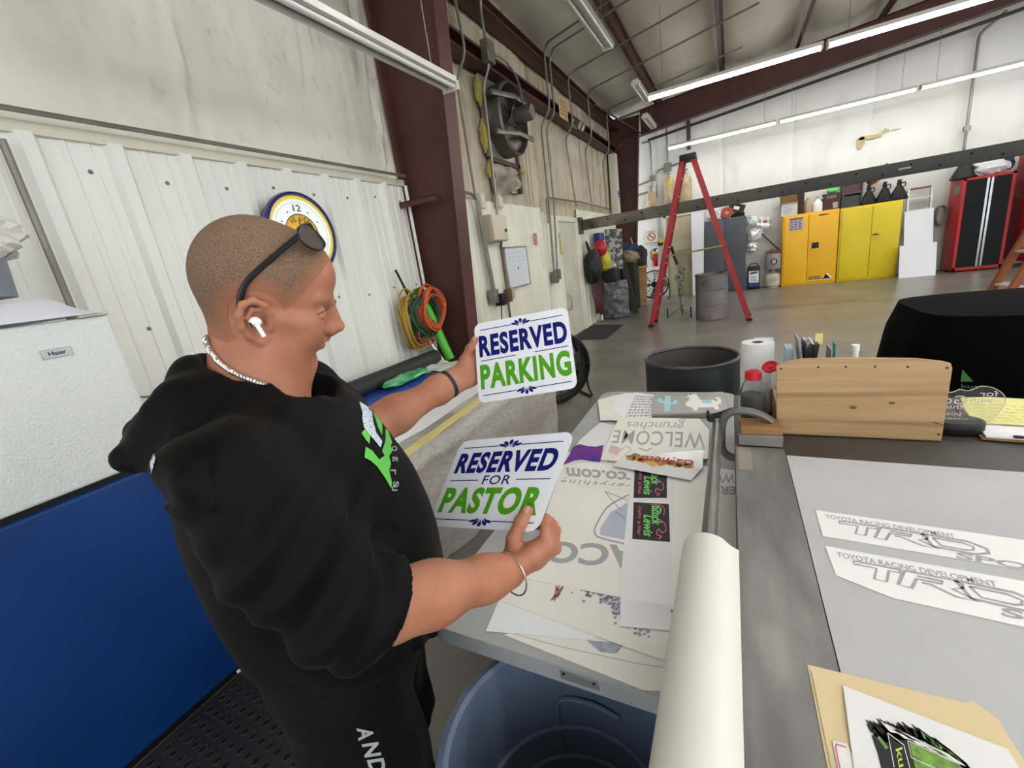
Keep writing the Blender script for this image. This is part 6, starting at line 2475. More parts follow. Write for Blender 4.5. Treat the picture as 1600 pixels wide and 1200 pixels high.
def blanket(u, v):
    y = .98 + 2.52 * u
    L = 1.02 * v
    a = -1.66
    if L < .20:
        x, z = -1.63 + L, BZ + .008 + .006 * math.sin(9 * y)
    elif L < .28:
        th = (L - .20) / .08 * (PI / 2)
        x, z = -1.43 + .05 * math.sin(th), BZ + .008 - .05 * (1 - math.cos(th))
    else:
        f = (L - .28) / .74
        x, z = -1.38 - .06 * f + .10 * f * math.exp(-((y - 1.5) / .5) ** 2) * -.6, BZ - .042 - .70 * f
        x += .018 * math.sin(13 * y + 2 * f) * f + .012 * mnoise.noise(Vector((y * 3, z * 4, 1)))
    if u > .94 and L > .25:
        x -= .10 * ((u - .94) / .06) ** 2
    return (x, y, max(z, .004))


bm = B()
grid(bm, blanket, 120, 60, .005)
bmesh.ops.recalc_face_normals(bm, faces=bm.faces)
one('blanket', bm, m_blank, 'grey woven blanket draped over the long front edge of the bench', 'blanket', smooth=60)
bm = B()
prism(bm, [(-1.43, 1.05), (-1.50, 2.30), (-1.55, 3.0), (-1.60, 3.0), (-1.55, 2.30), (-1.49, 1.05)], BZ + .014, BZ + .026)
one('wood_strip', bm, mat('pale_yellow_wood', '#d8cb86', .5, 0, '#cdbd74', 4), 'pale yellow wooden strip lying along the bench front', 'strip', smooth=0)
bm = B()
prism(bm, [(-1.50, 1.05), (-1.565, 2.30), (-1.61, 3.0), (-1.66, 3.0), (-1.63, 2.30), (-1.60, 1.05)], BZ + .010, BZ + .013)
one('metal_strip', bm, mat('dull_grey_strip', '#9a9a98', .4, .3), 'narrow grey strip between the yellow wood strip and white board', 'strip', smooth=0)
bm = B()
prism(bm, [(-1.58, 1.05), (-1.64, 2.35), (-1.72, 3.40), (-2.55, 3.40), (-2.40, 1.05)], BZ + .001, BZ + .010)
one('white_board', bm, m_whitegl, 'large white plastic board lying on the bench below the outstretched arm', 'board', 'white boards on the bench', smooth=0)
bm = B()
prism(bm, [(-2.20, 1.6), (-2.25, 3.05), (-2.78, 2.95), (-2.78, 1.6)], BZ + .0105, BZ + .016)
one('blue_sheet', bm, mat('royal_blue_sheet', '#27479a', .45), 'royal blue plastic sheet on the bench beside the black roll', 'sheet', smooth=0)
bm = B()
p0, p1 = Vector((-2.72, 1.3, BZ + .085)), Vector((-2.66, 3.40, BZ + .085))
tube(bm, [p0, p0 * .5 + p1 * .5, p1], .075, 28)
t = thing('vinyl_roll', 'thick matt black vinyl roll lying at the back of the bench', 'roll', tuple((p0 + p1) / 2))
obj('roll', bm, mat('matt_black_vinyl', '#2a2a2a', .6, bump=.08, bscale=20), t)
bm = B()
lathe(bm, [(.0, 0), (.03, 0), (.034, .0), (.034, .006), (0, .003)], 20, frame_matrix(p1, (1, 0, 0), (0, 0, -1)))
obj('core', bm, m_ink, t)
crumple('film_packet', (-2.53, 2.78, BZ + .055), (.09, .26, .035), 51, .3, mat('green_foil_film', '#2f9a62', .2, .3, '#7fd09a', 14), 'shiny green film packet in front of the black vinyl roll', 'packet', freq=4)
bm = B()


def crum(u, v):
    x = -2.72 + .75 * u
    y = 3.02 + .40 * v
    return (x, y, BZ + .018 + .05 * abs(mnoise.noise(Vector((x * 4, y * 5, 3)))) + .02 * abs(mnoise.noise(Vector((x * 11, y * 10, 1)))))


grid(bm, crum, 36, 26, .002)
one('paper_sheet', bm, mat('crinkled_paper', '#d3d6cf', .5, 0, '#bfcabb', 9), 'crinkled white paper beyond the blue sheet on the bench', 'paper', smooth=30)
# hanging cord coils in front of the column
def coil(c, ry, rz, n, r, m, label, seed, tilt=0, nm='cable_coil', dx=.012):
    rn = random.Random(seed)
    pts = []
    for k in range(n * 26):
        a = 2 * PI * k / 26
        lp = k / 26
        j = 1 + .10 * math.sin(lp * 2.3 + seed) + .05 * math.sin(a * 2 + lp)
        y = ry * j * math.cos(a)
        zz = rz * j * math.sin(a) - .03 * math.sin(lp)
        x = .05 * math.sin(lp * 1.9 + seed) + .012 * math.sin(a * 3 + seed)
        pts.append((c[0] + x, c[1] + y * math.cos(tilt) - zz * math.sin(tilt), c[2] + y * math.sin(tilt) + zz * math.cos(tilt)))
    bm = B()
    tube(bm, pts, r, 7)
    return one(nm, bm, m, label, 'cord', 'coiled cords on the wall')


coil((WX + .26, 3.46, 1.30), .155, .19, 13, .0095, mat('orange_cord', '#c2562c', .45), 'orange extension cord coiled on top of the hanging bundle', 1)
coil((WX + .20, 3.40, 1.26), .18, .20, 10, .009, mat('green_cord', '#1f4a30', .5), 'dark green cord coil in the middle of the hanging bundle', 2.2)
coil((WX + .13, 3.30, 1.22), .14, .25, 9, .009, mat('mustard_cord', '#a8842c', .5), 'mustard-yellow cord coil at the left of the hanging bundle', 4)
coil((WX + .18, 3.38, 1.12), .12, .12, 4, .008, mat('rust_cord', '#9c4630', .5), 'small rust-red cord loops below the hanging bundle', 6)
t = thing('wall_hook', 'white tipped hook holding the coiled cords', 'hook', (WX + .1, 3.45, 1.4))
bm = B()
tube(bm, smoothpath([(WX + .02, 3.44, 1.44), (WX + .30, 3.46, 1.42), (WX + .36, 3.47, 1.47)], 4), .010, 7)
obj('bar', bm, m_pipe, t)
for k, (y, r, m, h, lab) in enumerate(((3.56, .048, mat('bright_green_tube', '#4fae2c', .35), 1.52, 'thick bright green tube standing behind the coiled cords'), (3.47, .022, m_alu, 1.15, 'thin silver tube standing left of the bright green tube'), (3.64, .016, mat('dark_green_tube', '#274f33', .5), 1.30, 'slim dark green tube between the green tube and column'))):
    bm = B()
    tube(bm, [(WX + .30 - .03 * k, y, BZ + .02), (WX + .10, y - .06, h)], r, 16)
    one('tube', bm, m, lab, 'tube')
bm = B()
tube(bm, [(WX + .12, 3.35, 1.40), (WX + .06, 3.28, 1.72)], .012, 8)
one('antenna_rod', bm, m_black, 'short black rod sticking up behind the coiled cords', 'rod')
# ================================================================== THE MAN
def nv(*a):
    return np.array(a, float)


def nrm(v):
    v = np.array(v, float)
    return v / np.linalg.norm(v)


class Field:
    """a distance field sampled on a grid; limbs are blended in one after another, then meshed as one surface"""

    def __init__(self, lo, hi, h):
        self.h = h
        self.lo = np.array(lo, float)
        self.n = np.ceil((np.array(hi) - self.lo) / h).astype(int) + 1
        self.F = np.full(self.n, 1.0, np.float32)

    def sub(self, lo, hi, pad):
        a = np.clip(np.floor((np.minimum(lo, hi) - pad - self.lo) / self.h).astype(int), 0, self.n)
        b = np.clip(np.ceil((np.maximum(lo, hi) + pad - self.lo) / self.h).astype(int) + 1, 0, self.n)
        if np.any(b - a < 1):
            return None, None
        ax = [(self.lo[i] + self.h * np.arange(a[i], b[i])).astype(np.float32) for i in range(3)]
        P = np.stack(np.meshgrid(*ax, indexing='ij'), -1)
        return (slice(a[0], b[0]), slice(a[1], b[1]), slice(a[2], b[2])), P

    def put(self, s, d, k, mode):
        A = self.F[s]
        if mode == 'sub':
            d = -d
            h = np.clip(.5 - .5 * (A - d) / k, 0, 1)
            self.F[s] = A * (1 - h) + d * h + k * h * (1 - h)
        else:
            h = np.clip(.5 + .5 * (A - d) / k, 0, 1)
            self.F[s] = A * (1 - h) + d * h - k * h * (1 - h)

    def cone(self, a, b, ra, rb, k=.02, mode='add'):
        a, b = np.array(a, float), np.array(b, float)
        s, P = self.sub(np.minimum(a, b), np.maximum(a, b), max(ra, rb) + 2.5 * k + .01)
        if s is None:
            return self
        ba = b - a
        t = np.clip(((P - a) @ ba) / max(ba @ ba, 1e-9), 0, 1)
        d = np.linalg.norm(P - a - t[..., None] * ba, axis=-1) - (ra + (rb - ra) * t)
        self.put(s, d, k, mode)
        return self

    def chain(self, pts, rs, k=.02, mode='add'):
        for i in range(len(pts) - 1):
            self.cone(pts[i], pts[i + 1], rs[i], rs[i + 1], k, mode)
        return self

    def ell(self, c, r, k=.02, ax=None, mode='add'):
        c = np.array(c, float)
        r = np.array(r, float)
        s, P = self.sub(c, c, r.max() + 2.5 * k + .01)
        if s is None:
            return self
        q = P - c
        if ax is not None:
            q = q @ np.array(ax, float).T
        k0 = np.linalg.norm(q / r, axis=-1)
        k1 = np.linalg.norm(q / (r * r), axis=-1) + 1e-9
        self.put(s, k0 * (k0 - 1) / k1, k, mode)
        return self

    def half(self, p, n, k=.004):
        """cut away what lies beyond the plane through p with outward normal n"""
        ax = [(self.lo[i] + self.h * np.arange(self.n[i])).astype(np.float32) for i in range(3)]
        n = nrm(n)
        p = np.array(p, float)
        d = (ax[0] * n[0])[:, None, None] + (ax[1] * n[1])[None, :, None] + (ax[2] * n[2])[None, None, :] - float(p @ n)
        self.F = np.maximum(self.F, d.astype(np.float32))
        return self

    def mesh(self):
        F = self.F
        ins = F < 0
        n = np.array(F.shape)
        c = np.zeros(n - 1, np.int8)
        for dx in (0, 1):
            for dy in (0, 1):
                for dz in (0, 1):
                    c += ins[dx:n[0] - 1 + dx, dy:n[1] - 1 + dy, dz:n[2] - 1 + dz]
        act = (c > 0) & (c < 8)
        idx = np.argwhere(act)
        ids = np.full(n - 1, -1, np.int64)
        ids[act] = np.arange(len(idx))
        acc = np.zeros((len(idx), 3))
        cnt = np.zeros(len(idx))
        cor = [(0, 0, 0), (1, 0, 0), (0, 1, 0), (1, 1, 0), (0, 0, 1), (1, 0, 1), (0, 1, 1), (1, 1, 1)]
        vals = [F[idx[:, 0] + a, idx[:, 1] + b, idx[:, 2] + d] for a, b, d in cor]
        for i in range(8):
            for j in range(i + 1, 8):
                if sum(abs(cor[i][q] - cor[j][q]) for q in range(3)) == 1:
                    m = (vals[i] < 0) != (vals[j] < 0)
                    t = np.where(m, vals[i] / np.where(m, vals[i] - vals[j], 1), 0)
                    pt = np.array(cor[i]) + t[:, None] * (np.array(cor[j]) - np.array(cor[i]))
                    acc[m] += pt[m]
                    cnt[m] += 1
        V = self.lo + self.h * (idx + acc / cnt[:, None])
        Q = []
        for a in range(3):
            b, d = (a + 1) % 3, (a + 2) % 3
            s0 = [slice(None)] * 3
            s1 = [slice(None)] * 3
            s0[a] = slice(0, -1)
            s1[a] = slice(1, None)
            ch = ins[tuple(s0)] != ins[tuple(s1)]
            e = np.argwhere(ch)
            e = e[(e[:, b] > 0) & (e[:, d] > 0) & (e[:, b] < n[b] - 1) & (e[:, d] < n[d] - 1)]
            lowin = ins[e[:, 0], e[:, 1], e[:, 2]]
            quad = []
            for (ob, od) in ((-1, -1), (0, -1), (0, 0), (-1, 0)):
                q = e.copy()
                q[:, b] += ob
                q[:, d] += od
                quad.append(ids[q[:, 0], q[:, 1], q[:, 2]])
            quad = np.stack(quad, 1)
            quad[~lowin] = quad[~lowin][:, ::-1]
            Q.append(quad)
        Q = np.concatenate(Q)
        return V, Q[(Q >= 0).all(1)]


def mesh_obj(name, parts, m, parent, disp=None, smooth_it=0):
    V, Q, off = [], [], 0
    for v, q in parts:
        V.append(v)
        Q.append(q + off)
        off += len(v)
    V = np.concatenate(V)
    Q = np.concatenate(Q)
    for _ in range(smooth_it):
        S = np.zeros_like(V)
        C_ = np.zeros(len(V))
        for i in range(4):
            a, b = Q[:, i], Q[:, (i + 1) % 4]
            np.add.at(S, a, V[b])
            np.add.at(C_, a, 1)
            np.add.at(S, b, V[a])
            np.add.at(C_, b, 1)
        V = V * .5 + .5 * S / np.maximum(C_, 1)[:, None]
    me = bpy.data.meshes.new(name)
    me.vertices.add(len(V))
    me.vertices.foreach_set('co', V.astype(np.float32).ravel())
    me.loops.add(len(Q) * 4)
    me.loops.foreach_set('vertex_index', Q.astype(np.int32).ravel())
    me.polygons.add(len(Q))
    me.polygons.foreach_set('loop_start', np.arange(0, len(Q) * 4, 4, dtype=np.int32))
    me.update(calc_edges=True)
    me.validate()
    if disp is not None:
        N = np.zeros(len(me.vertices) * 3, np.float32)
        me.vertices.foreach_get('normal', N)
        N = N.reshape(-1, 3)
        W = V[:, :].copy()
        for i in range(len(W)):
            W[i] += N[i] * disp(V[i], N[i])
        me.vertices.foreach_set('co', W.astype(np.float32).ravel())
        me.update()
    me.polygons.foreach_set('use_smooth', [True] * len(me.polygons))
    me.materials.append(m)
    o = bpy.data.objects.new(name, me)
    COL.objects.link(o)
    attach(o, parent)
    return o


# ---- body frame: F the way the chest faces, R his right-hand side
BF = nrm((.77, .64, 0))
BR = nv(BF[1], -BF[0], 0)


def bp(f, r, z):
    k = min(1.3, max(-.1, (z - .95) / .47))
    c = nv(-.742, .450, 0) * (1 - k) + nv(-.690, .405, 0) * k
    return c + BF * f + BR * r + nv(0, 0, z)


BAX = (BF, BR, nv(0, 0, 1))
# ---- head frame
HO = nv(-.672, .450, 1.620)
HX, HY, HZ = nrm((.565, .781, -.267)), nrm((.783, -.609, -.124)), nrm((.259, .139, .956))


def hp(x, y, z):
    return HO + HX * x + HY * y + HZ * z


HAX = (HX, HY, HZ)


def hpx(px, py, y):
    """the point seen at a pixel on the sagittal slice y of the head"""
    r = np.array(ray(px, py))
    e = np.array(EYE)
    t_ = ((HO - e) @ HY + y) / (r @ HY)
    return e + r * t_


# ---- the two plates he holds
def plate_pts(P, k):
    e = np.array(EYE)
    return [Vector(e + k * (np.array(q) - e)) for q in P]


PLA = plate_pts(((-.486, .771, 1.508), (-.298, .840, 1.520), (-.264, .753, 1.373), (-.451, .685, 1.361)), 1.40)
PLB = plate_pts(((-.385, .518, 1.359), (-.188, .508, 1.391), (-.227, .431, 1.278), (-.424, .441, 1.246)), 1.40)


def plate_frame(P):
    n = (P[1] - P[0]).cross(P[0] - P[3]).normalized()
    if n.dot(EYE - P[0]) < 0:
        n = -n
    return n


NA, NB = plate_frame(PLA), plate_frame(PLB)


def on_plate(P, n, px, py, h):
    r = ray(px, py)
    t_ = ((P[0] + n * h) - EYE).dot(n) / r.dot(n)
    return np.array(EYE + r * t_)


SA = lambda px, py, h: on_plate(PLA, NA, px, py, h)
SB = lambda px, py, h: on_plate(PLB, NB, px, py, h)

man = thing('person', 'man in a black hooded short-sleeve shirt looking down at the plates in his hands', 'person', (-.71, .42, 0))
m_skin = mat('skin', '#a36b51', .5, 0, '#b27a60', 14, sss=.12, bump=.04, bscale=300, spec=.35)
layer(m_skin, '#9c5a45', 9.0, contrast=(.5, .75), amount=.55)
layer(m_skin, '#8a5a44', 140.0, contrast=(.58, .7), amount=.30)

# ---------------------------------------------------------------- arms and hands
SHR, SHL = bp(0, .170, 1.415), bp(.02, -.185, 1.42)
ELR = np.array(at(556, 962, .60))
WRR = np.array(at(795, 893, .775))
ELL = np.array(at(548, 688, 1.04))
WRL = np.array(at(706, 597, 1.22))


def finger(fd, pts, r0, r1):
    n = len(pts)
    rs = [r0 + (r1 - r0) * i / (n - 1) for i in range(n)]
    fd.chain(pts, rs, .004)
    for p, r in list(zip(pts, rs))[1:-1]:
        fd.ell(p, (r * 1.08,) * 3, .004)


arm_parts = []
# right hand: key grip, thumb on the face of the plate, fingers folded under it
nB = np.array(NB)
fd = Field(np.minimum(ELR, WRR) - .10, np.maximum(WRR, ELR) + nv(.14, .14, .16), .0024)
idx = [SB(852, 850, -.024), SB(853, 813, -.013), SB(832, 803, -.011), SB(813, 806, -.011)]
dn = -nB
rows = [idx]
for i in range(1, 4):
    off = dn * (.0185 * i)
    sh = [1, .98, .93, .80][i]
    base = idx[0] + off + (WRR - idx[0]) * (.04 * i)
    q = [base]
    for j in range(1, 4):
        q.append(q[-1] + (idx[j] - idx[j - 1]) * sh + dn * .001)
    rows.append(q)
wx = nrm(idx[0] - WRR)
fa = nrm(WRR - ELR)
wr_side = nrm(dn - fa * (dn @ fa))
fd.chain([ELR - fa * .03, ELR + fa * .05, ELR + fa * .12, WRR - fa * .05, WRR], [.038, .0455, .0455, .034, .028], .03)
fd.cone(WRR - fa * .06 - wr_side * .010, WRR + wr_side * -.012, .026, .021, .02)
fd.cone(WRR - fa * .06 + wr_side * .012, WRR + wr_side * .014, .026, .020, .02)
fd.ell(WRR + wr_side * .022 - fa * .012, (.012,) * 3, .012)
for i, q in enumerate(rows):
    w0 = WRR + wr_side * (-.014 + .0105 * i)
    fd.chain([w0, w0 * .4 + q[0] * .6, q[0]], [.018, .0165, .0145 - .0008 * i], .012)
    finger(fd, q, .0118 - .0006 * i, .0082 - .0004 * i)
    fd.ell(q[0], (.0135 - .0007 * i,) * 3, .006)
thR = [SB(803, 872, -.006), SB(803, 842, .010), SB(814, 815, .0125), SB(825, 797, .0095)]
fd.chain([WRR - wr_side * .012, thR[0], thR[1]], [.020, .0185, .0155], .012)
fd.cone(thR[0], idx[0], .014, .012, .014)
finger(fd, thR[1:], .0138, .0098)
arm_parts.append(fd.mesh())
# left hand: fingers behind the plate, thumb at its edge
nA = np.array(NA)
fd = Field(np.minimum(ELL, WRL) - .10, np.maximum(WRL, ELL) + nv(.24, .24, .18), .003)
faL = nrm(WRL - ELL)
upA = np.array((PLA[0] - PLA[3]).normalized())
idx = [SA(748, 556, -.036), SA(771, 549, -.026), SA(785, 551, -.016), SA(794, 557, -.011)]
sideL = nrm(-upA - faL * (-upA @ faL))
fd.chain([ELL - faL * .03, ELL + faL * .05, ELL + faL * .13, WRL - faL * .05, WRL], [.040, .0495, .047, .034, .029], .03)
fd.cone(WRL - faL * .05 - sideL * .012, WRL - sideL * .014, .025, .021, .02)
fd.cone(WRL - faL * .05 + sideL * .012, WRL + sideL * .014, .025, .021, .02)
for i in range(4):
    sh = [1, 1.05, .98, .8][i]
    q = [idx[0] - upA * (.019 * i) + (WRL - idx[0]) * (.03 * i)]
    for j in range(1, 4):
        q.append(q[-1] + (idx[j] - idx[j - 1]) * sh)
    w0 = WRL + sideL * (-.016 + .0105 * i) 
    fd.chain([w0, w0 * .4 + q[0] * .6, q[0]], [.019, .0175, .0145], .012)
    finger(fd, q, .0118 - .0005 * i, .0085 - .0004 * i)
thL = [SA(722, 582, -.012), SA(726, 562, -.004), SA(734, 545, .004), SA(742, 531, .008)]
fd.chain([WRL - sideL * .014, thL[0], thL[1]], [.020, .020, .016], .012)
fd.cone(thL[0], idx[0], .014, .012, .014)
finger(fd, thL[1:], .0140, .0100)
fd.cone(WRL + sideL * .008, SA(738, 592, -.02), .021, .018, .016)
arm_parts.append(fd.mesh())

# ---------------------------------------------------------------- head and neck
fd = Field(HO - nv(.17, .17, .24), HO + nv(.19, .19, .17), .0024)
E = lambda c, r, k=.02, mode='add': fd.ell(hp(*c), r, k, HAX, mode)
K = lambda a, b, ra, rb, k=.02, mode='add': fd.cone(hp(*a), hp(*b), ra, rb, k, mode)
E((-.001, 0, .034), (.086, .076, .081), .02)
E((-.018, 0, .040), (.072, .075, .078), .03)
E((.043, 0, .046), (.062, .061, .057), .03)
E((.040, 0, -.026), (.046, .056, .062), .03)
E((.020, 0, -.050), (.060, .060, .055), .03)
for s in (-1, 1):
    K((.000, s * .056, -.046), (.012, s * .052, -.084), .018, .018, .03)
    K((.012, s * .052, -.084), (.046, s * .016, -.106), .020, .018, .03)
    E((.040, s * .030, -.080), (.024, .022, .022), .025)
    E((.056, s * .038, -.038), (.026, .022, .026), .025)
    K((.088, s * .010, .014), (.073, s * .046, .018), .0105, .009, .012)
    K((.046, s * .058, -.022), (.004, s * .070, -.016), .009, .008, .018)
    E((.101, s * .031, -.006), (.017, .019, .014), .010, 'sub')
    E((.0765, s * .032, -.008), (.0135,) * 3, .004)
    K((.0865, s * .020, -.0085), (.0835, s * .043, -.0115), .0035, .0035, .004)
    E((.097, s * .0115, -.040), (.0105, .0085, .0085), .006)
    K((.090, s * .013, -.046), (.072, s * .030, -.068), .003, .003, .008, 'sub')
E((.0650, 0, -.1000), (.0175, .022, .0165), .011)
E((.032, 0, -.120), (.040, .046, .026), .025)
E((.006, 0, -.116), (.050, .055, .032), .03)
K((.0945, 0, .010), (.1125, 0, -.030), .0090, .0095, .012)
E((.1135, 0, -.034), (.0105, .0105, .0095), .006)
K((.104, 0, -.043), (.093, 0, -.052), .006, .005, .008)
K((.084, 0, .004), (.094, 0, -.036), .011, .014, .012)
E((.071, 0, -.060), (.021, .029, .016), .014)
K((.0880, -.017, -.0580), (.0945, 0, -.0560), .0042, .0056, .005)
K((.0945, 0, -.0560), (.0880, .017, -.0580), .0056, .0042, .005)
K((.0825, -.014, -.0685), (.0865, 0, -.0695), .0046, .0062, .005)
K((.0865, 0, -.0695), (.0825, .014, -.0685), .0062, .0046, .005)
K((.0860, -.024, -.0640), (.0960, 0, -.0625), .0018, .0022, .003, 'sub')
K((.0960, 0, -.0625), (.0860, .024, -.0640), .0022, .0018, .003, 'sub')
E((.0580, 0, -.0810), (.0195, .024, .014), .012)
K((.0800, -.014, -.0815), (.0815, .014, -.0815), .0026, .0026, .006, 'sub')
# neck
NB0 = bp(-.006, 0, 1.445)
NB1 = bp(.012, 0, 1.43)
fd.cone(hp(-.014, 0, -.045), NB0, .060, .074, .03)
fd.cone(hp(-.006, 0, -.080), NB1, .046, .054, .03)
for s in (-1, 1):
    fd.cone(hp(-.030, s * .060, -.060), bp(.05, s * .03, 1.42), .014, .014, .02)
fd.cone(hp(.020, .058, -.082), hp(.050, .034, -.098), .003, .003, .006, 'sub')
fd.cone(hp(.064, .038, -.058), hp(.046, .046, -.090), .0028, .0025, .007, 'sub')
# ears
for s in (-1, 1):
    E((-.006, s * .0745, -.024), (.020, .007, .028), .006)
    out = [(.012, .076, -.030), (.010, .080, -.010), (.004, .085, .004), (-.010, .088, .010), (-.023, .090, .003), (-.028, .090, -.013), (-.024, .087, -.030), (-.014, .082, -.044), (-.002, .078, -.052), (.006, .076, -.046)]
    fd.chain([hp(a, s * b, c) for a, b, c in out], [.004, .004, .0046, .005, .005, .005, .005, .0055, .0065, .005], .004)
    inn = [(.000, .081, -.004), (-.012, .084, -.004), (-.017, .084, -.016), (-.012, .081, -.032)]
    fd.chain([hp(a, s * b, c) for a, b, c in inn], [.0035] * 4, .004)
    E((.001, s * .085, -.022), (.0085, .009, .011), .004, 'sub')
    K((.011, s * .076, -.030), (.010, s * .079, -.020), .0045, .004, .004)
HF = fd
head_mesh = fd.mesh()
# ---------------------------------------------------------------- trunk and legs under the clothes
fd = Field((-1.15, 0.0, 0.0), (-.25, .85, 1.52), .008)
fd.ell(bp(.01, 0, 1.26), (.115, .165, .20), .05, BAX).ell(bp(.02, 0, 1.05), (.13, .165, .16), .05, BAX).ell(bp(-.01, 0, .93), (.125, .165, .12), .05, BAX)
fd.cone(SHL, SHR, .035, .035, .04).cone(bp(-.02, 0, 1.36), bp(-.02, 0, 1.47), .09, .062, .05)
for s, S_, E_, in ((1, SHR, ELR), (-1, SHL, ELL)):
    fd.cone(S_, E_, .038, .040, .03)
    fd.chain([bp(0, s * .10, .90), bp(.02, s * .115, .50), bp(-.01, s * .12, .10)], [.085, .058, .040], .03)
    fd.cone(bp(-.02, s * .118, .40), bp(-.025, s * .12, .30), .052, .045, .03)
trunk = fd.mesh()
body = mesh_obj('body', [head_mesh] + arm_parts + [trunk], m_skin, man)

# finger and thumb nails
def nail(c, along, nor, w, l):
    along = nrm(along)
    nor = nrm(nor - along * (nor @ along))
    sd = np.cross(along, nor)
    bm = B()
    grid(bm, lambda u, v: Vector(c + along * ((u - .5) * l) + sd * ((v - .5) * w * (1 - .35 * (2 * u - 1) ** 2 * (u > .5))) + nor * (-.0018 * (2 * v - 1) ** 2)), 6, 6, .0005)
    return obj('thumbnail', bm, mat('nail_pink', '#c29381', .3), man, 60)


nail(thR[3] + nrm(thR[3] - thR[2]) * .002 + nB * .0096, thR[3] - thR[2], nB, .0125, .013)
nail(thL[3] + nA * .0095, thL[3] - thL[2], nA, .0125, .013)

# ---------------------------------------------------------------- cropped hair: a thin shell over the skull, fading out at its edge
def hair_amount(q):
    x, y, z = q
    lim = -.058
    if x > -.04:
        lim = -.058 + (x + .04) * .75 if x < .03 else -.0055 + (x - .03) * 1.25
    if x > .055:
        lim = .0258 + (x - .055) * 1.35
    ear = math.hypot((x + .006) / 1.0, (z + .018) / 1.1) - .036
    a = (z - lim) / .045
    if abs(y) > .04:
        a = min(a, ear / .03)
    return a


V, Q = head_mesh
L_ = np.stack([(V - HO) @ HX, (V - HO) @ HY, (V - HO) @ HZ], 1)
am = np.array([hair_amount(q) for q in L_])
keep = (am[Q] > 0.0).all(1) & (np.abs(L_[Q][:, :, 2]).max(1) < .2)
Qk = Q[keep]
used = np.unique(Qk)
rm = -np.ones(len(V), int)
rm[used] = np.arange(len(used))
Vh, Qh, Ah = V[used], rm[Qk], np.clip(am[used], 0, 1)
cen_ = HO + HX * -.012 + HZ * .02
N_ = Vh - cen_
N_ /= np.linalg.norm(N_, axis=1)[:, None]
Vh = Vh + N_ * (.0005 + .0030 * Ah ** 1.5)[:, None]
m_hair = mat('cropped_brown_hair', '#6e5645', .75, 0, '#977b66', 500, spec=.25, bump=.5, bscale=600)
hair = mesh_obj('hair', [(Vh, Qh)], m_hair, man)
at_ = hair.data.attributes.new('thickness', 'FLOAT', 'POINT')
at_.data.foreach_set('value', Ah.astype(np.float32))
nt = m_hair.node_tree
b_ = nt.nodes['Principled BSDF']
an = nt.nodes.new('ShaderNodeAttribute')
an.attribute_name = 'thickness'
tcn = nt.nodes.new('ShaderNodeTexCoord')
sn = nt.nodes.new('ShaderNodeTexNoise')
sn.inputs['Scale'].default_value = 420
sn.inputs['Detail'].default_value = 2
nt.links.new(tcn.outputs['Object'], sn.inputs[0])
m1 = nt.nodes.new('ShaderNodeMath')
m1.operation = 'MULTIPLY_ADD'
m1.inputs[1].default_value = 1.5
nt.links.new(an.outputs['Fac'], m1.inputs[0])
m0 = nt.nodes.new('ShaderNodeMath')
m0.operation = 'MULTIPLY_ADD'
m0.inputs[1].default_value = 1.6
m0.inputs[2].default_value = -1.05
nt.links.new(sn.outputs[0], m0.inputs[0])
nt.links.new(m0.outputs[0], m1.inputs[2])
m1.use_clamp = True
mx = nt.nodes.new('ShaderNodeMix')
mx.data_type = 'RGBA'
mx.inputs[6].default_value = lin('#a87055')
nt.links.new(b_.inputs['Base Color'].links[0].from_socket, mx.inputs[7])
nt.links.new(m1.outputs[0], mx.inputs[0])
nt.links.new(mx.outputs[2], b_.inputs['Base Color'])
# eyebrows and lashes laid on the face
NKB = BVHTree.FromObject(body, bpy.context.evaluated_depsgraph_get())


def on_neck(px, py, lift=.0015):
    for k in range(40):
        r = ray(px + (k * .5 if py > 500 else -k * .5), py).normalized()
        h = NKB.ray_cast(EYE, r)
        if h[0] is not None and h[3] < 1.1:
            return np.array(h[0] - r * .002 + h[1] * lift)
    return hpx(px, py, .05)


def mirror_y(p):
    return p - HY * (2 * ((p - HO) @ HY))


brow = [on_neck(*q, 0.0) for q in ((530, 469), (524, 472), (517, 476), (510, 481), (504, 487))]
lash = [on_neck(*q, -.0005) for q in ((514, 482), (508, 486), (502, 489), (497, 491))]
for s in (1, -1):
    bm = B()
    q = smoothpath([Vector(p if s == 1 else mirror_y(p)) for p in brow], 4)
    tube(bm, q, .002, 6, radii=[.0012 + .0014 * math.sin(PI * min(1, k / (len(q) - 1) + .15)) for k in range(len(q))])
    obj('eyebrow', bm, mat('brow_hair', '#8a5f49', .85), man, 60)
    bm = B()
    tube(bm, smoothpath([Vector(p if s == 1 else mirror_y(p)) for p in lash], 4), .0008, 5)
    obj('eyelashes', bm, mat('lash_brown', '#5e3e30', .8), man, 60)
# ---------------------------------------------------------------- hooded shirt
m_shirt = mat('black_jersey', '#050506', .62, 0, '#070708', 4, spec=.13, sheen=.02, bump=.05, bscale=700)
fd = Field((-1.15, -.05, .80), (-.20, .90, 1.66), .0052)
fd.ell(bp(.018, 0, 1.30), (.172, .205, .20), .05, BAX)
fd.ell(bp(.070, 0, 1.14), (.172, .195, .21), .06, BAX)
fd.ell(bp(-.015, 0, 1.14), (.155, .190, .22), .06, BAX)
for zz, f0, rf, rr_ in ((1.02, .036, .190, .188), (.94, .032, .194, .190), (.86, .028, .194, .192)):
    fd.ell(bp(f0, 0, zz), (rf, rr_, .12), .05, BAX)
fd.cone(bp(-.02, -.12, 1.400), bp(-.02, .12, 1.392), .068, .064, .05)
fd.cone(bp(-.02, 0, 1.39), bp(-.015, 0, 1.44), .12, .090, .05)
# sleeves, each trimmed at its own hem and then joined to the trunk
hemR, hemL = ELR + fa * .040, ELL + faL * .05
nR = nrm(fa + nv(0, 0, -.55))


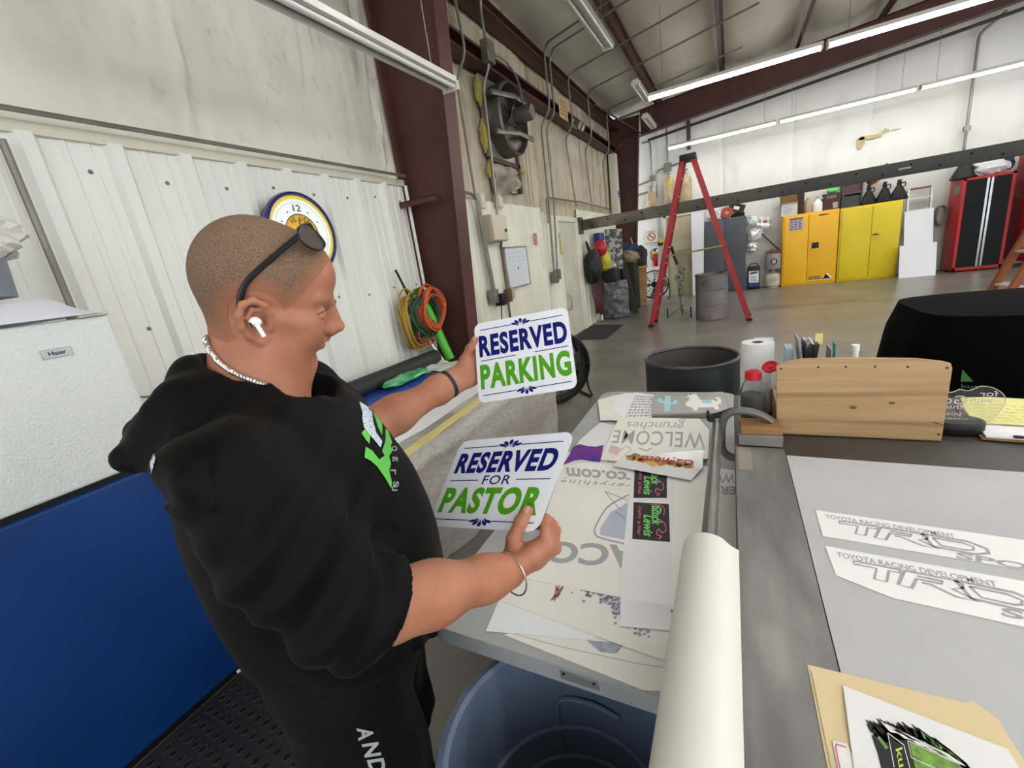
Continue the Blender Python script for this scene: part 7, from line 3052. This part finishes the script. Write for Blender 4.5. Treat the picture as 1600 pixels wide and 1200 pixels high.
def sleeve(chains, p, n, ax, r0, r1):
    f2 = Field(fd.lo, fd.lo + fd.h * (fd.n - 1), fd.h)
    for pts, rs, k in chains:
        f2.chain(pts, rs, k)
    f2.half(p, n)
    f2.cone(p - ax * .035, p + ax * .10, r0, r1, .005, 'sub')
    m_ = f2.F.shape
    n_ = [min(q, w) for q, w in zip(m_, fd.F.shape)]
    sl = tuple(slice(0, q) for q in n_)
    fd.put(sl, f2.F[sl], .035, 'add')


LATE = [([SHR + nv(0, 0, -.005), SHR * .5 + ELR * .5 + nv(-.004, -.004, 0), ELR + nv(-.010, -.004, .010), ELR + fa * .085 + nv(0, 0, .006)], [.074, .075, .067, .065], .035),
        ([SHR * .5 + ELR * .5 + nv(-.040, 0, .01), ELR + nv(-.05, 0, .035)], [.062, .052], .05)]
sleeve([([SHL, SHL * .5 + ELL * .5, ELL + nv(0, 0, -.004), ELL + faL * .075], [.075, .078, .078, .070], .035)], hemL, faL, faL, .057, .059)
sleeve(LATE, hemR, nR, fa, .051, .053)
# collar and hood heaped behind the neck
ring = []
for a, f, r, z_, q in ((0, .104, 0, 1.442, .018), (1, .092, .045, 1.450, .020), (2, .060, .082, 1.444, .023), (3, .005, .100, 1.446, .026), (4, -.045, .088, 1.465, .028), (5, -.075, .052, 1.500, .027), (6, -.082, 0, 1.518, .027),
                       (7, -.075, -.05, 1.515, .027), (8, -.045, -.088, 1.490, .028), (9, .005, -.100, 1.472, .028), (10, .060, -.082, 1.446, .024), (11, .092, -.045, 1.450, .020), (12, .104, 0, 1.442, .018)):
    ring.append((bp(f, r, z_), q))
fd.chain([a for a, _ in ring], [q for _, q in ring], .02)
fd.cone(bp(-.070, 0, 1.495), bp(-.125, 0, 1.475), .032, .030, .04)
fd.ell(bp(-.095, .0, 1.480), (.080, .106, .028), .03, (nrm(BF * .93 + nv(0, 0, .36)), BR, nrm(nv(0, 0, .93) - BF * .36)))
fd.ell(bp(-.108, .01, 1.462), (.054, .098, .030), .03, BAX)
fd.cone(bp(-.04, .098, 1.438), bp(-.118, .06, 1.458), .032, .028, .03)
fd.cone(bp(-.05, -.098, 1.455), bp(-.118, -.06, 1.460), .036, .032, .03)
fd.cone(bp(.02, .105, 1.418), bp(-.05, .105, 1.432), .030, .034, .03)
# the hood's folded band and slack folds
fd.chain([bp(.100, .03, 1.418), bp(.065, .105, 1.412), bp(.0, .128, 1.415), bp(-.075, .115, 1.425), bp(-.150, .075, 1.438), bp(-.172, 0, 1.446), bp(-.150, -.075, 1.45)], [.012, .016, .019, .020, .020, .019, .018], .010)
fd.chain([bp(.03, .100, 1.452), bp(-.04, .105, 1.470), bp(-.10, .075, 1.488), bp(-.135, .01, 1.494)], [.010, .015, .016, .014], .010)
# openings: hem, sleeve mouths, neck
fd.half(bp(0, 0, .945), nv(0, 0, -1) + BR * .22 - BF * .20)
fd.cone(NB0 * .5 + NB1 * .5 + nv(0, 0, -.02), hp(-.015, 0, -.09), .076, .074, .012, 'sub')
fd.ell(bp(.075, 0, 1.475), (.050, .058, .055), .012, BAX, 'sub')


def folds(p, n):
    p = np.array(p)
    d = 0.0
    q = p - bp(0, 0, 1.2)
    f, r, z_ = q @ BF, q @ BR, p[2]
    v = Vector(p)
    d += .004 * mnoise.noise(v * 9)
    # sleeve: creases running round the bend of the elbow
    t_ = ((p - SHR) @ (ELR - SHR)) / ((ELR - SHR) @ (ELR - SHR))
    dist = np.linalg.norm(p - (SHR + np.clip(t_, 0, 1.2) * (ELR - SHR)))
    if dist < .16 and r > .08:
        w = max(0, 1 - dist / .16)
        s_ = (p - SHR) @ fa
        d += w * .012 * math.sin(46 * s_ + 17 * t_ + 3 * mnoise.noise(v * 5)) * min(1, max(0, t_ + .1))
        d += w * .007 * mnoise.noise(Vector((s_ * 30, t_ * 5, 1)))
    # trunk: slanting drags towards the belly
    if z_ < 1.34:
        k = min(1, (1.34 - z_) / .2)
        d += k * .006 * math.sin(38 * (z_ * .8 + f * .9) + 4 * mnoise.noise(v * 4)) * (.5 + .5 * mnoise.noise(v * 3))
    if z_ < 1.02:
        d += .007 * math.sin(26 * math.atan2(r, f) + 3 * mnoise.noise(v * 3)) * (1.02 - z_) / .12 * .6
    if z_ > 1.40 and f < .02:
        d += .006 * math.sin(60 * (z_ + .5 * f) + 5 * mnoise.noise(v * 6)) + .004 * mnoise.noise(v * 22)
    if r > .05 and (p - ELR) @ fa > -.06 and np.linalg.norm(p - ELR) < .14:
        d *= min(1, max(0, (hemR - p) @ nR - .004) / .05)
    if r < -.05 and np.linalg.norm(p - ELL) < .13:
        d *= min(1, max(0, (hemL - p) @ faL - .004) / .05)
    return d


shirt = mesh_obj('hooded_shirt', [fd.mesh()], m_shirt, man, folds, 1)
SB_ = BVHTree.FromObject(shirt, bpy.context.evaluated_depsgraph_get())


def on_cloth(bv, px, py, lift):
    for k in range(60):
        r = ray(px - k * .6, py).normalized()
        h = bv.ray_cast(EYE, r)
        if h[0] is not None and h[3] < 1.2:
            n = h[1] if h[1].dot(r) < 0 else -h[1]
            return h[0] + (-r) * lift
    return bp(.2, 0, 1.2)


# chest print
zc = lambda x, y: (560 + x / 7.06, 620 + y / 7.06)


def cloth_poly(bm, pts, bv, lift, sub=6):
    """fill an outline, cut it up, and lay it on the cloth"""
    b2 = B()
    f = b2.faces.new([b2.verts.new((x, y, 0)) for x, y in pts])
    bmesh.ops.triangulate(b2, faces=[f])
    bmesh.ops.subdivide_edges(b2, edges=[e for e in b2.edges if e.calc_length() > 4], cuts=3, use_grid_fill=True)
    mp = {}
    for v in b2.verts:
        mp[v] = bm.verts.new(on_cloth(bv, v.co.x, v.co.y, lift))
    for f in b2.faces:
        try:
            bm.faces.new([mp[v] for v in f.verts])
        except ValueError:
            pass
    b2.free()


m_pg = mat('chest_print_green', '#5db84a', .5)
m_pw = mat('chest_print_white', '#cdd6e2', .5, 0, '#3a4358', 400, contrast=(.56, .6))
bm = B()
for poly in ([(155, 150), (205, 185), (265, 290), (262, 425), (215, 330), (195, 260)],
             [(35, 400), (70, 355), (130, 430), (122, 520), (80, 470)],
             [(80, 550), (150, 590), (230, 690), (290, 650), (262, 600), (300, 480), (300, 350), (330, 380), (372, 500), (358, 540), (375, 600), (340, 650), (360, 740), (340, 810), (285, 760), (310, 820), (370, 940), (362, 1010), (300, 900), (210, 770), (130, 700), (68, 670)]):
    cloth_poly(bm, [zc(*q) for q in poly], SB_, .0025)
obj('chest_print', bm, m_pg, shirt, 60)
bm = B()
cloth_poly(bm, [zc(*q) for q in [(10, 50), (80, 90), (150, 140), (160, 260), (200, 400), (265, 490), (245, 560), (180, 480), (110, 400), (60, 330), (40, 220), (48, 180)]], SB_, .0030)
obj('chest_print_pattern', bm, m_pw, shirt, 60)
bm = B()
for ch, (cx, cy) in (('g', (405, 685)), ('o', (398, 570)), ('r', (385, 830)), ('s', (415, 960)), ('u', (400, 1010))):
    px, py = zc(cx, cy)
    vs, fs, _ = text_geo(ch, .01)
    Vt = [bm.verts.new(on_cloth(SB_, px - 4.5 + 9 * b, py - 4 + 8 * a, .003)) for a, b in vs]
    for f in fs:
        bm.faces.new([Vt[i] for i in f])
obj('chest_lettering', bm, mat('chest_grey_print', '#8c9a8c', .5), shirt, 60)
bm = B()
cloth_poly(bm, [(234, 722), (240, 708), (243, 716), (239, 730), (236, 741)], SB_, .003)
obj('back_print', bm, m_pw, shirt, 60)

# ---------------------------------------------------------------- shorts, shoes
m_short = mat('black_shorts', '#050506', .75, spec=.18, sheen=.02)
fd = Field((-1.15, .0, .40), (-.30, .85, 1.08), .006)
fd.ell(bp(.008, 0, .90), (.165, .175, .13), .04, BAX).ell(bp(.02, 0, .98), (.160, .168, .12), .04, BAX)
for s in (-1, 1):
    fd.chain([bp(.012, s * .095, .88), bp(.02, s * .112, .70), bp(.02, s * .12, .45)], [.118, .112, .112], .03)
fd.half(bp(0, 0, .50), nv(0, 0, -1))
fd.half(bp(0, 0, 1.03), nv(0, 0, 1))
for s in (-1, 1):
    fd.cone(bp(.02, s * .12, .53), bp(.02, s * .12, .40), .10, .10, .01, 'sub')


def sfold(p, n):
    v = Vector(p)
    return .006 * math.sin(40 * (p[0] - p[1]) + 5 * mnoise.noise(v * 4)) * .6 + .005 * mnoise.noise(v * 8)


shorts = mesh_obj('shorts', [fd.mesh()], m_short, man, sfold, 1)
HB_ = BVHTree.FromObject(shorts, bpy.context.evaluated_depsgraph_get())
bm = B()
for ch, (x0, y0, x1, y1, hx, hy) in (('A', (557, 1138, 560, 1158, 25, -3)), ('N', (565, 1163, 570, 1184, 26, -4)), ('D', (573, 1188, 579, 1209, 26, -4))):
    vs, fs, _ = text_geo(ch, .03)
    Vt = [bm.verts.new(on_cloth(HB_, x0 + (x1 - x0) * a + hx * b, y0 + (y1 - y0) * a + hy * b, .003)) for a, b in vs]
    for f in fs:
        bm.faces.new([Vt[i] for i in f])
obj('leg_lettering', bm, mat('grey_white_print', '#a3a6a8', .5), shorts, 0)
for s in (-1, 1):
    fd = Field(bp(-.15, s * .12 - .1 * 1, 0) - nv(.2, .2, 0.02), bp(.25, s * .12, 0) + nv(.2, .2, .2), .006)
    a = bp(-.055, s * .12, .045)
    fd.chain([a, bp(.06, s * .125, .048), bp(.16, s * .135, .036)], [.042, .042, .034], .03).cone(bp(-.04, s * .12, .05), bp(-.02, s * .12, .10), .042, .046, .03)
    fd.half((0, 0, .006), nv(0, 0, -1))
    fd.half((0, 0, .115), nv(0, 0, 1))
    mesh_obj('shoe', [fd.mesh()], mat('dark_shoe', '#1c1d20', .6), man)

# ---------------------------------------------------------------- worn things
def band(name, c, axis, rx, ry, side, w, th, m, tilt=0, label=None):
    axis = nrm(axis)
    side = nrm(side - axis * (side @ axis))
    o2 = np.cross(axis, side)
    bm = B()
    n = 40
    rings = []
    for k in range(n):
        a = 2 * PI * k / n
        d = side * (rx * math.cos(a)) + o2 * (ry * math.sin(a))
        e = nrm(d)
        rings.append([bm.verts.new(Vector(c + d + e * tt + axis * ww)) for tt, ww in ((0, -w / 2), (th, -w / 2 + th * .3), (th, w / 2 - th * .3), (0, w / 2))])
    for k in range(n):
        a, b = rings[k], rings[(k + 1) % n]
        for j in range(4):
            bm.faces.new((a[j], b[j], b[(j + 1) % 4], a[(j + 1) % 4]))
    bmesh.ops.recalc_face_normals(bm, faces=bm.faces)
    o = obj(name, bm, m, man, 35)
    if label:
        o['label'] = label
    return o


wb_ = band('watch_band', WRL - faL * .018, faL, .0385, .0325, sideL, .022, .003, mat('navy_rubber_band', '#1d2433', .5), label='dark navy slotted rubber watch band')
bm = B()
ax_, o2_ = faL, np.cross(faL, sideL)
for k in range(14):
    a = -2.6 + .16 * k * 1.2
    c = WRL - faL * .018 + nrm(sideL) * (.0418 * math.cos(a)) + o2_ * (.0358 * math.sin(a))
    M = frame_matrix(c, faL, nrm(-sideL * math.sin(a) + o2_ * math.cos(a)))
    box(bm, -.006, .006, -.0015, .0015, -.0004, .0004, M=M)
obj('band_slots', bm, m_ink, wb_, 0)
bm = B()
tc_ = WRL - faL * .018 + o2_ * .037 * (1 if o2_ @ nA < 0 else -1)
box(bm, -.02, .02, -.017, .017, -.004, .005, .004, 2, frame_matrix(tc_, faL, sideL))
obj('watch_case', bm, m_ink, wb_)
bm = B()
bc = WRR + fa * .004
dir_ = nrm(fa * .80 + np.array(ROT.transposed() @ Vector((0, 1, 0))) * .25)
s1_ = nrm(wr_side - dir_ * (wr_side @ dir_))
s2_ = np.cross(dir_, s1_)
dn_ = nv(0, 0, -1)
tube(bm, [Vector(bc + dn_ * .006 + s1_ * (.046 * math.cos(a)) + s2_ * (.040 * math.sin(a))) for a in [2 * PI * k / 48 for k in range(48)]], .0016, 8, closed=True)
o = obj('bracelet', bm, mat('polished_silver', '#d6d3cc', .22, .9), man)
o['label'] = 'thin silver bangle'
# rope chain necklace
ctr = hp(-.02, 0, -.13) * .45 + bp(-.012, 0, 1.463) * .55
axn = nrm(bp(0, 0, 1.6) - bp(.0, 0, 1.4) + BF * -.05)
pts = []
path = [on_neck(*q) for q in ((324, 528), (329, 545), (336, 556), (347, 569), (366, 582), (398, 596), (425, 606))]
left = [HO + (p - HO) - HY * (2 * ((p - HO) @ HY)) for p in path[2:]]
loop = [Vector(p) for p in left[::-1]] + [Vector(p) for p in path]
lp = smoothpath(loop, 14)
fr = frames(lp)
for s in (0, PI):
    bm = B()
    q = []
    fr2 = []
    for i in range(len(fr) - 1):
        for j in range(3):
            t_ = j / 3
            p = fr[i][0] * (1 - t_) + fr[i + 1][0] * t_
            a = (i * 3 + j) * .50 + s
            q.append(p + fr[i][1] * (.0027 * math.cos(a)) + fr[i][2] * (.0027 * math.sin(a)))
    tube(bm, q, .0021, 6)
    o = obj('necklace_strand', bm, mat('polished_silver', '#d6d3cc', .22, .9), man)
    o['label'] = 'twisted silver rope chain strand'
# sunglasses pushed up on the head
glasses = thing('sunglasses', 'black sunglasses with grey lenses pushed up on top of the cropped head', 'sunglasses', tuple(hp(.05, 0, .10)))
m_fr = mat('black_frame', '#131417', .35)
H_R = hpx(467, 368, .074)
tip = hpx(373, 486, .084)
mid = hpx(378, 455, .086)
mid2 = hpx(398, 427, .085)
mir = lambda p: p - HY * (2 * ((p - HO) @ HY))
for nm, pp in (('temple_arm', (tip, mid, mid2, H_R)), ('temple_arm', tuple(mir(q) for q in (tip, mid, mid2, H_R)))):
    bm = B()
    tube(bm, smoothpath([Vector(q) for q in pp], 6), .0042, 8, flat=1.0, radii=[.0036] * 3 + [.0048] * 4 + [.0042] * 9 + [.0045] * 3)
    obj(nm, bm, m_fr, glasses)
dT = nrm(H_R - mid2)
wv = nrm(np.cross(HY, dT))
if wv @ HX < 0:
    wv = -wv
for s in (1, -1):
    base = H_R if s == 1 else mir(H_R)
    out = [(-.002, -.012), (.010, -.017), (.028, -.018), (.044, -.015), (.051, -.004), (.048, .010), (.038, .020), (.022, .022), (.008, .018), (-.002, .006)]
    PT = lambda a, b, lift=0.0: Vector(base - HY * s * a + wv * (b + .012) + dT * (.026 * (1 - (a / .07 - 1) ** 2) + lift))
    loop = [PT(a, b) for a, b in out]
    loop2 = smoothpath(loop + [loop[0]], 4)[:-1]
    bm = B()
    tube(bm, loop2, .0021, 6, closed=True)
    obj('rim', bm, m_fr, glasses)
    bm = B()
    cpt = sum(loop2, Vector()) / len(loop2)
    cv = bm.verts.new(cpt)
    vs = [bm.verts.new(p) for p in loop2]
    for i in range(len(vs)):
        bm.faces.new((cv, vs[i], vs[(i + 1) % len(vs)]))
    bmesh.ops.solidify(bm, geom=list(bm.faces), thickness=.0012)
    obj('lens', bm, mat('grey_lens', '#9a9490', .10, trans=.7, ior=1.1, coat=.6), glasses, 60)
bm = B()
tube(bm, smoothpath([Vector(H_R - HY * .056 + wv * .004 + dT * .0255), Vector(H_R - HY * .074 + wv * -.002 + dT * .027), Vector(mir(H_R) + HY * .056 + wv * .004 + dT * .0255)], 4), .0022, 6)
obj('bridge', bm, m_fr, glasses)
# earbud
eb = thing('earbud', 'white wireless earbud with a short stem in the right ear', 'earbud', tuple(hpx(400, 508, .09)))
bm = B()
a_, b_2 = hpx(399, 503, .088), hpx(413, 526, .094)
bmesh.ops.create_uvsphere(bm, u_segments=16, v_segments=10, radius=1, matrix=Matrix.Translation(Vector(a_)) @ Matrix((HX * .0085, HY * .0075, HZ * .0075)).transposed().to_4x4())
obj('bud', bm, mat('white_earbud', '#eef0f0', .25), eb)
bm = B()
tube(bm, [Vector(a_ + nrm(b_2 - a_) * .003 + HY * .003), Vector(b_2)], .0032, 10)
obj('stem', bm, mat('white_earbud', '#eef0f0', .25), eb)
bm = B()
tube(bm, [Vector(a_ - HX * .007 + HY * .006 - HZ * .001), Vector(a_ - HX * .003 + HY * .008 - HZ * .006)], .0016, 6)
obj('vent', bm, m_ink, eb)

# ---------------------------------------------------------------- the plates
m_plate = mat('white_aluminium_plate', '#e3e5ec', .32)
m_navy = mat('navy_print', '#15186a', .65, spec=.15)
m_green = mat('lime_green_print', '#4f9c1c', .65, spec=.15)


def orn(bm, G, words):
    fdev = words[-1][0] == 'PASTOR'
    for seg in ((.06, .40, .905), (.60, .94, .905), (.05, .40, .085), (.60, .95, .085)):
        stroke(bm, [(seg[0], seg[2]), (seg[1], seg[2])], .010, G)
    for seg in (((.05, .33, .525), (.67, .95, .525)) if fdev else ((.05, .42, .51), (.62, .96, .51))):
        stroke(bm, [(seg[0], seg[2]), (seg[1], seg[2])], .010, G)
    for sgn, y in ((1, .885), (-1, .105)):
        for ang, ln, wd in ((0, .085, .036), (38, .085, .034), (-38, .085, .034), (68, .095, .03), (-68, .095, .03)):
            a = math.radians(ang)
            dx, dy = math.sin(a), math.cos(a) * sgn
            pts = []
            for k in range(9):
                s_ = k / 8
                pts.append((.5 + dx * (.015 + ln * s_), y + dy * (.012 + ln * .85 * s_)))
            stroke(bm, pts, [max(.004, wd * math.sin(PI * min(1, (k / 8) ** 1.6 * .98 + .0)) ** .8) for k in range(9)], G)
        for dx in (-.06, .06):
            add_poly(bm, arc(.5 + dx * .6, y + .0 * sgn, .008, 0, 330, 11), G)


def plate(name, P, label, words):
    n = plate_frame(P)
    o3, u3, v3 = P[3], P[2] - P[3], P[0] - P[3]
    fn = lambda lift: (lambda u, v: o3 + u3 * u + v3 * v + n * lift)
    rx = .075
    ry = rx * u3.length / v3.length
    out = []
    for cx, cy, a0 in ((1 - rx, 1 - ry, 0), (rx, 1 - ry, 90), (rx, ry, 180), (1 - rx, ry, 270)):
        out += [(cx + rx * math.cos(math.radians(a0 + 15 * k)), cy + ry * math.sin(math.radians(a0 + 15 * k))) for k in range(7)]
    bm = B()
    a = [bm.verts.new(fn(-.0006)(*q)) for q in out]
    b = [bm.verts.new(fn(.0006)(*q)) for q in out]
    bm.faces.new(a[::-1])
    bm.faces.new(b)
    for k in range(len(a)):
        bm.faces.new((a[k], a[(k + 1) % len(a)], b[(k + 1) % len(a)], b[k]))
    bmesh.ops.recalc_face_normals(bm, faces=bm.faces)
    G = fn(.0010)
    plain = set(bm.faces)
    orn(bm, G, words)
    for f in bm.faces:
        if f not in plain:
            f.material_index = 1
    p = one(name, bm, [m_plate, m_navy], label, 'sign', 'hand-held reserved plates', smooth=20)
    for w, x0, x1, y0, y1, bold, m in words:
        bm = B()
        add_text(bm, w, G, x0, x1, y0, y1, bold, 0, 1.12)
        obj('lettering', bm, m, p, 0)


plate('sign_plate', PLA, 'white plate lettered RESERVED PARKING in navy and green, in the far hand',
      (('RESERVED', .04, .965, .555, .835, .045, m_navy), ('PARKING', .035, .965, .155, .465, .045, m_green)))
plate('sign_plate', PLB, 'white plate lettered RESERVED FOR PASTOR, pinched by the near thumb',
      (('RESERVED', .055, .945, .605, .845, .045, m_navy), ('FOR', .375, .625, .475, .575, .008, m_navy), ('PASTOR', .05, .945, .155, .445, .045, m_green)))
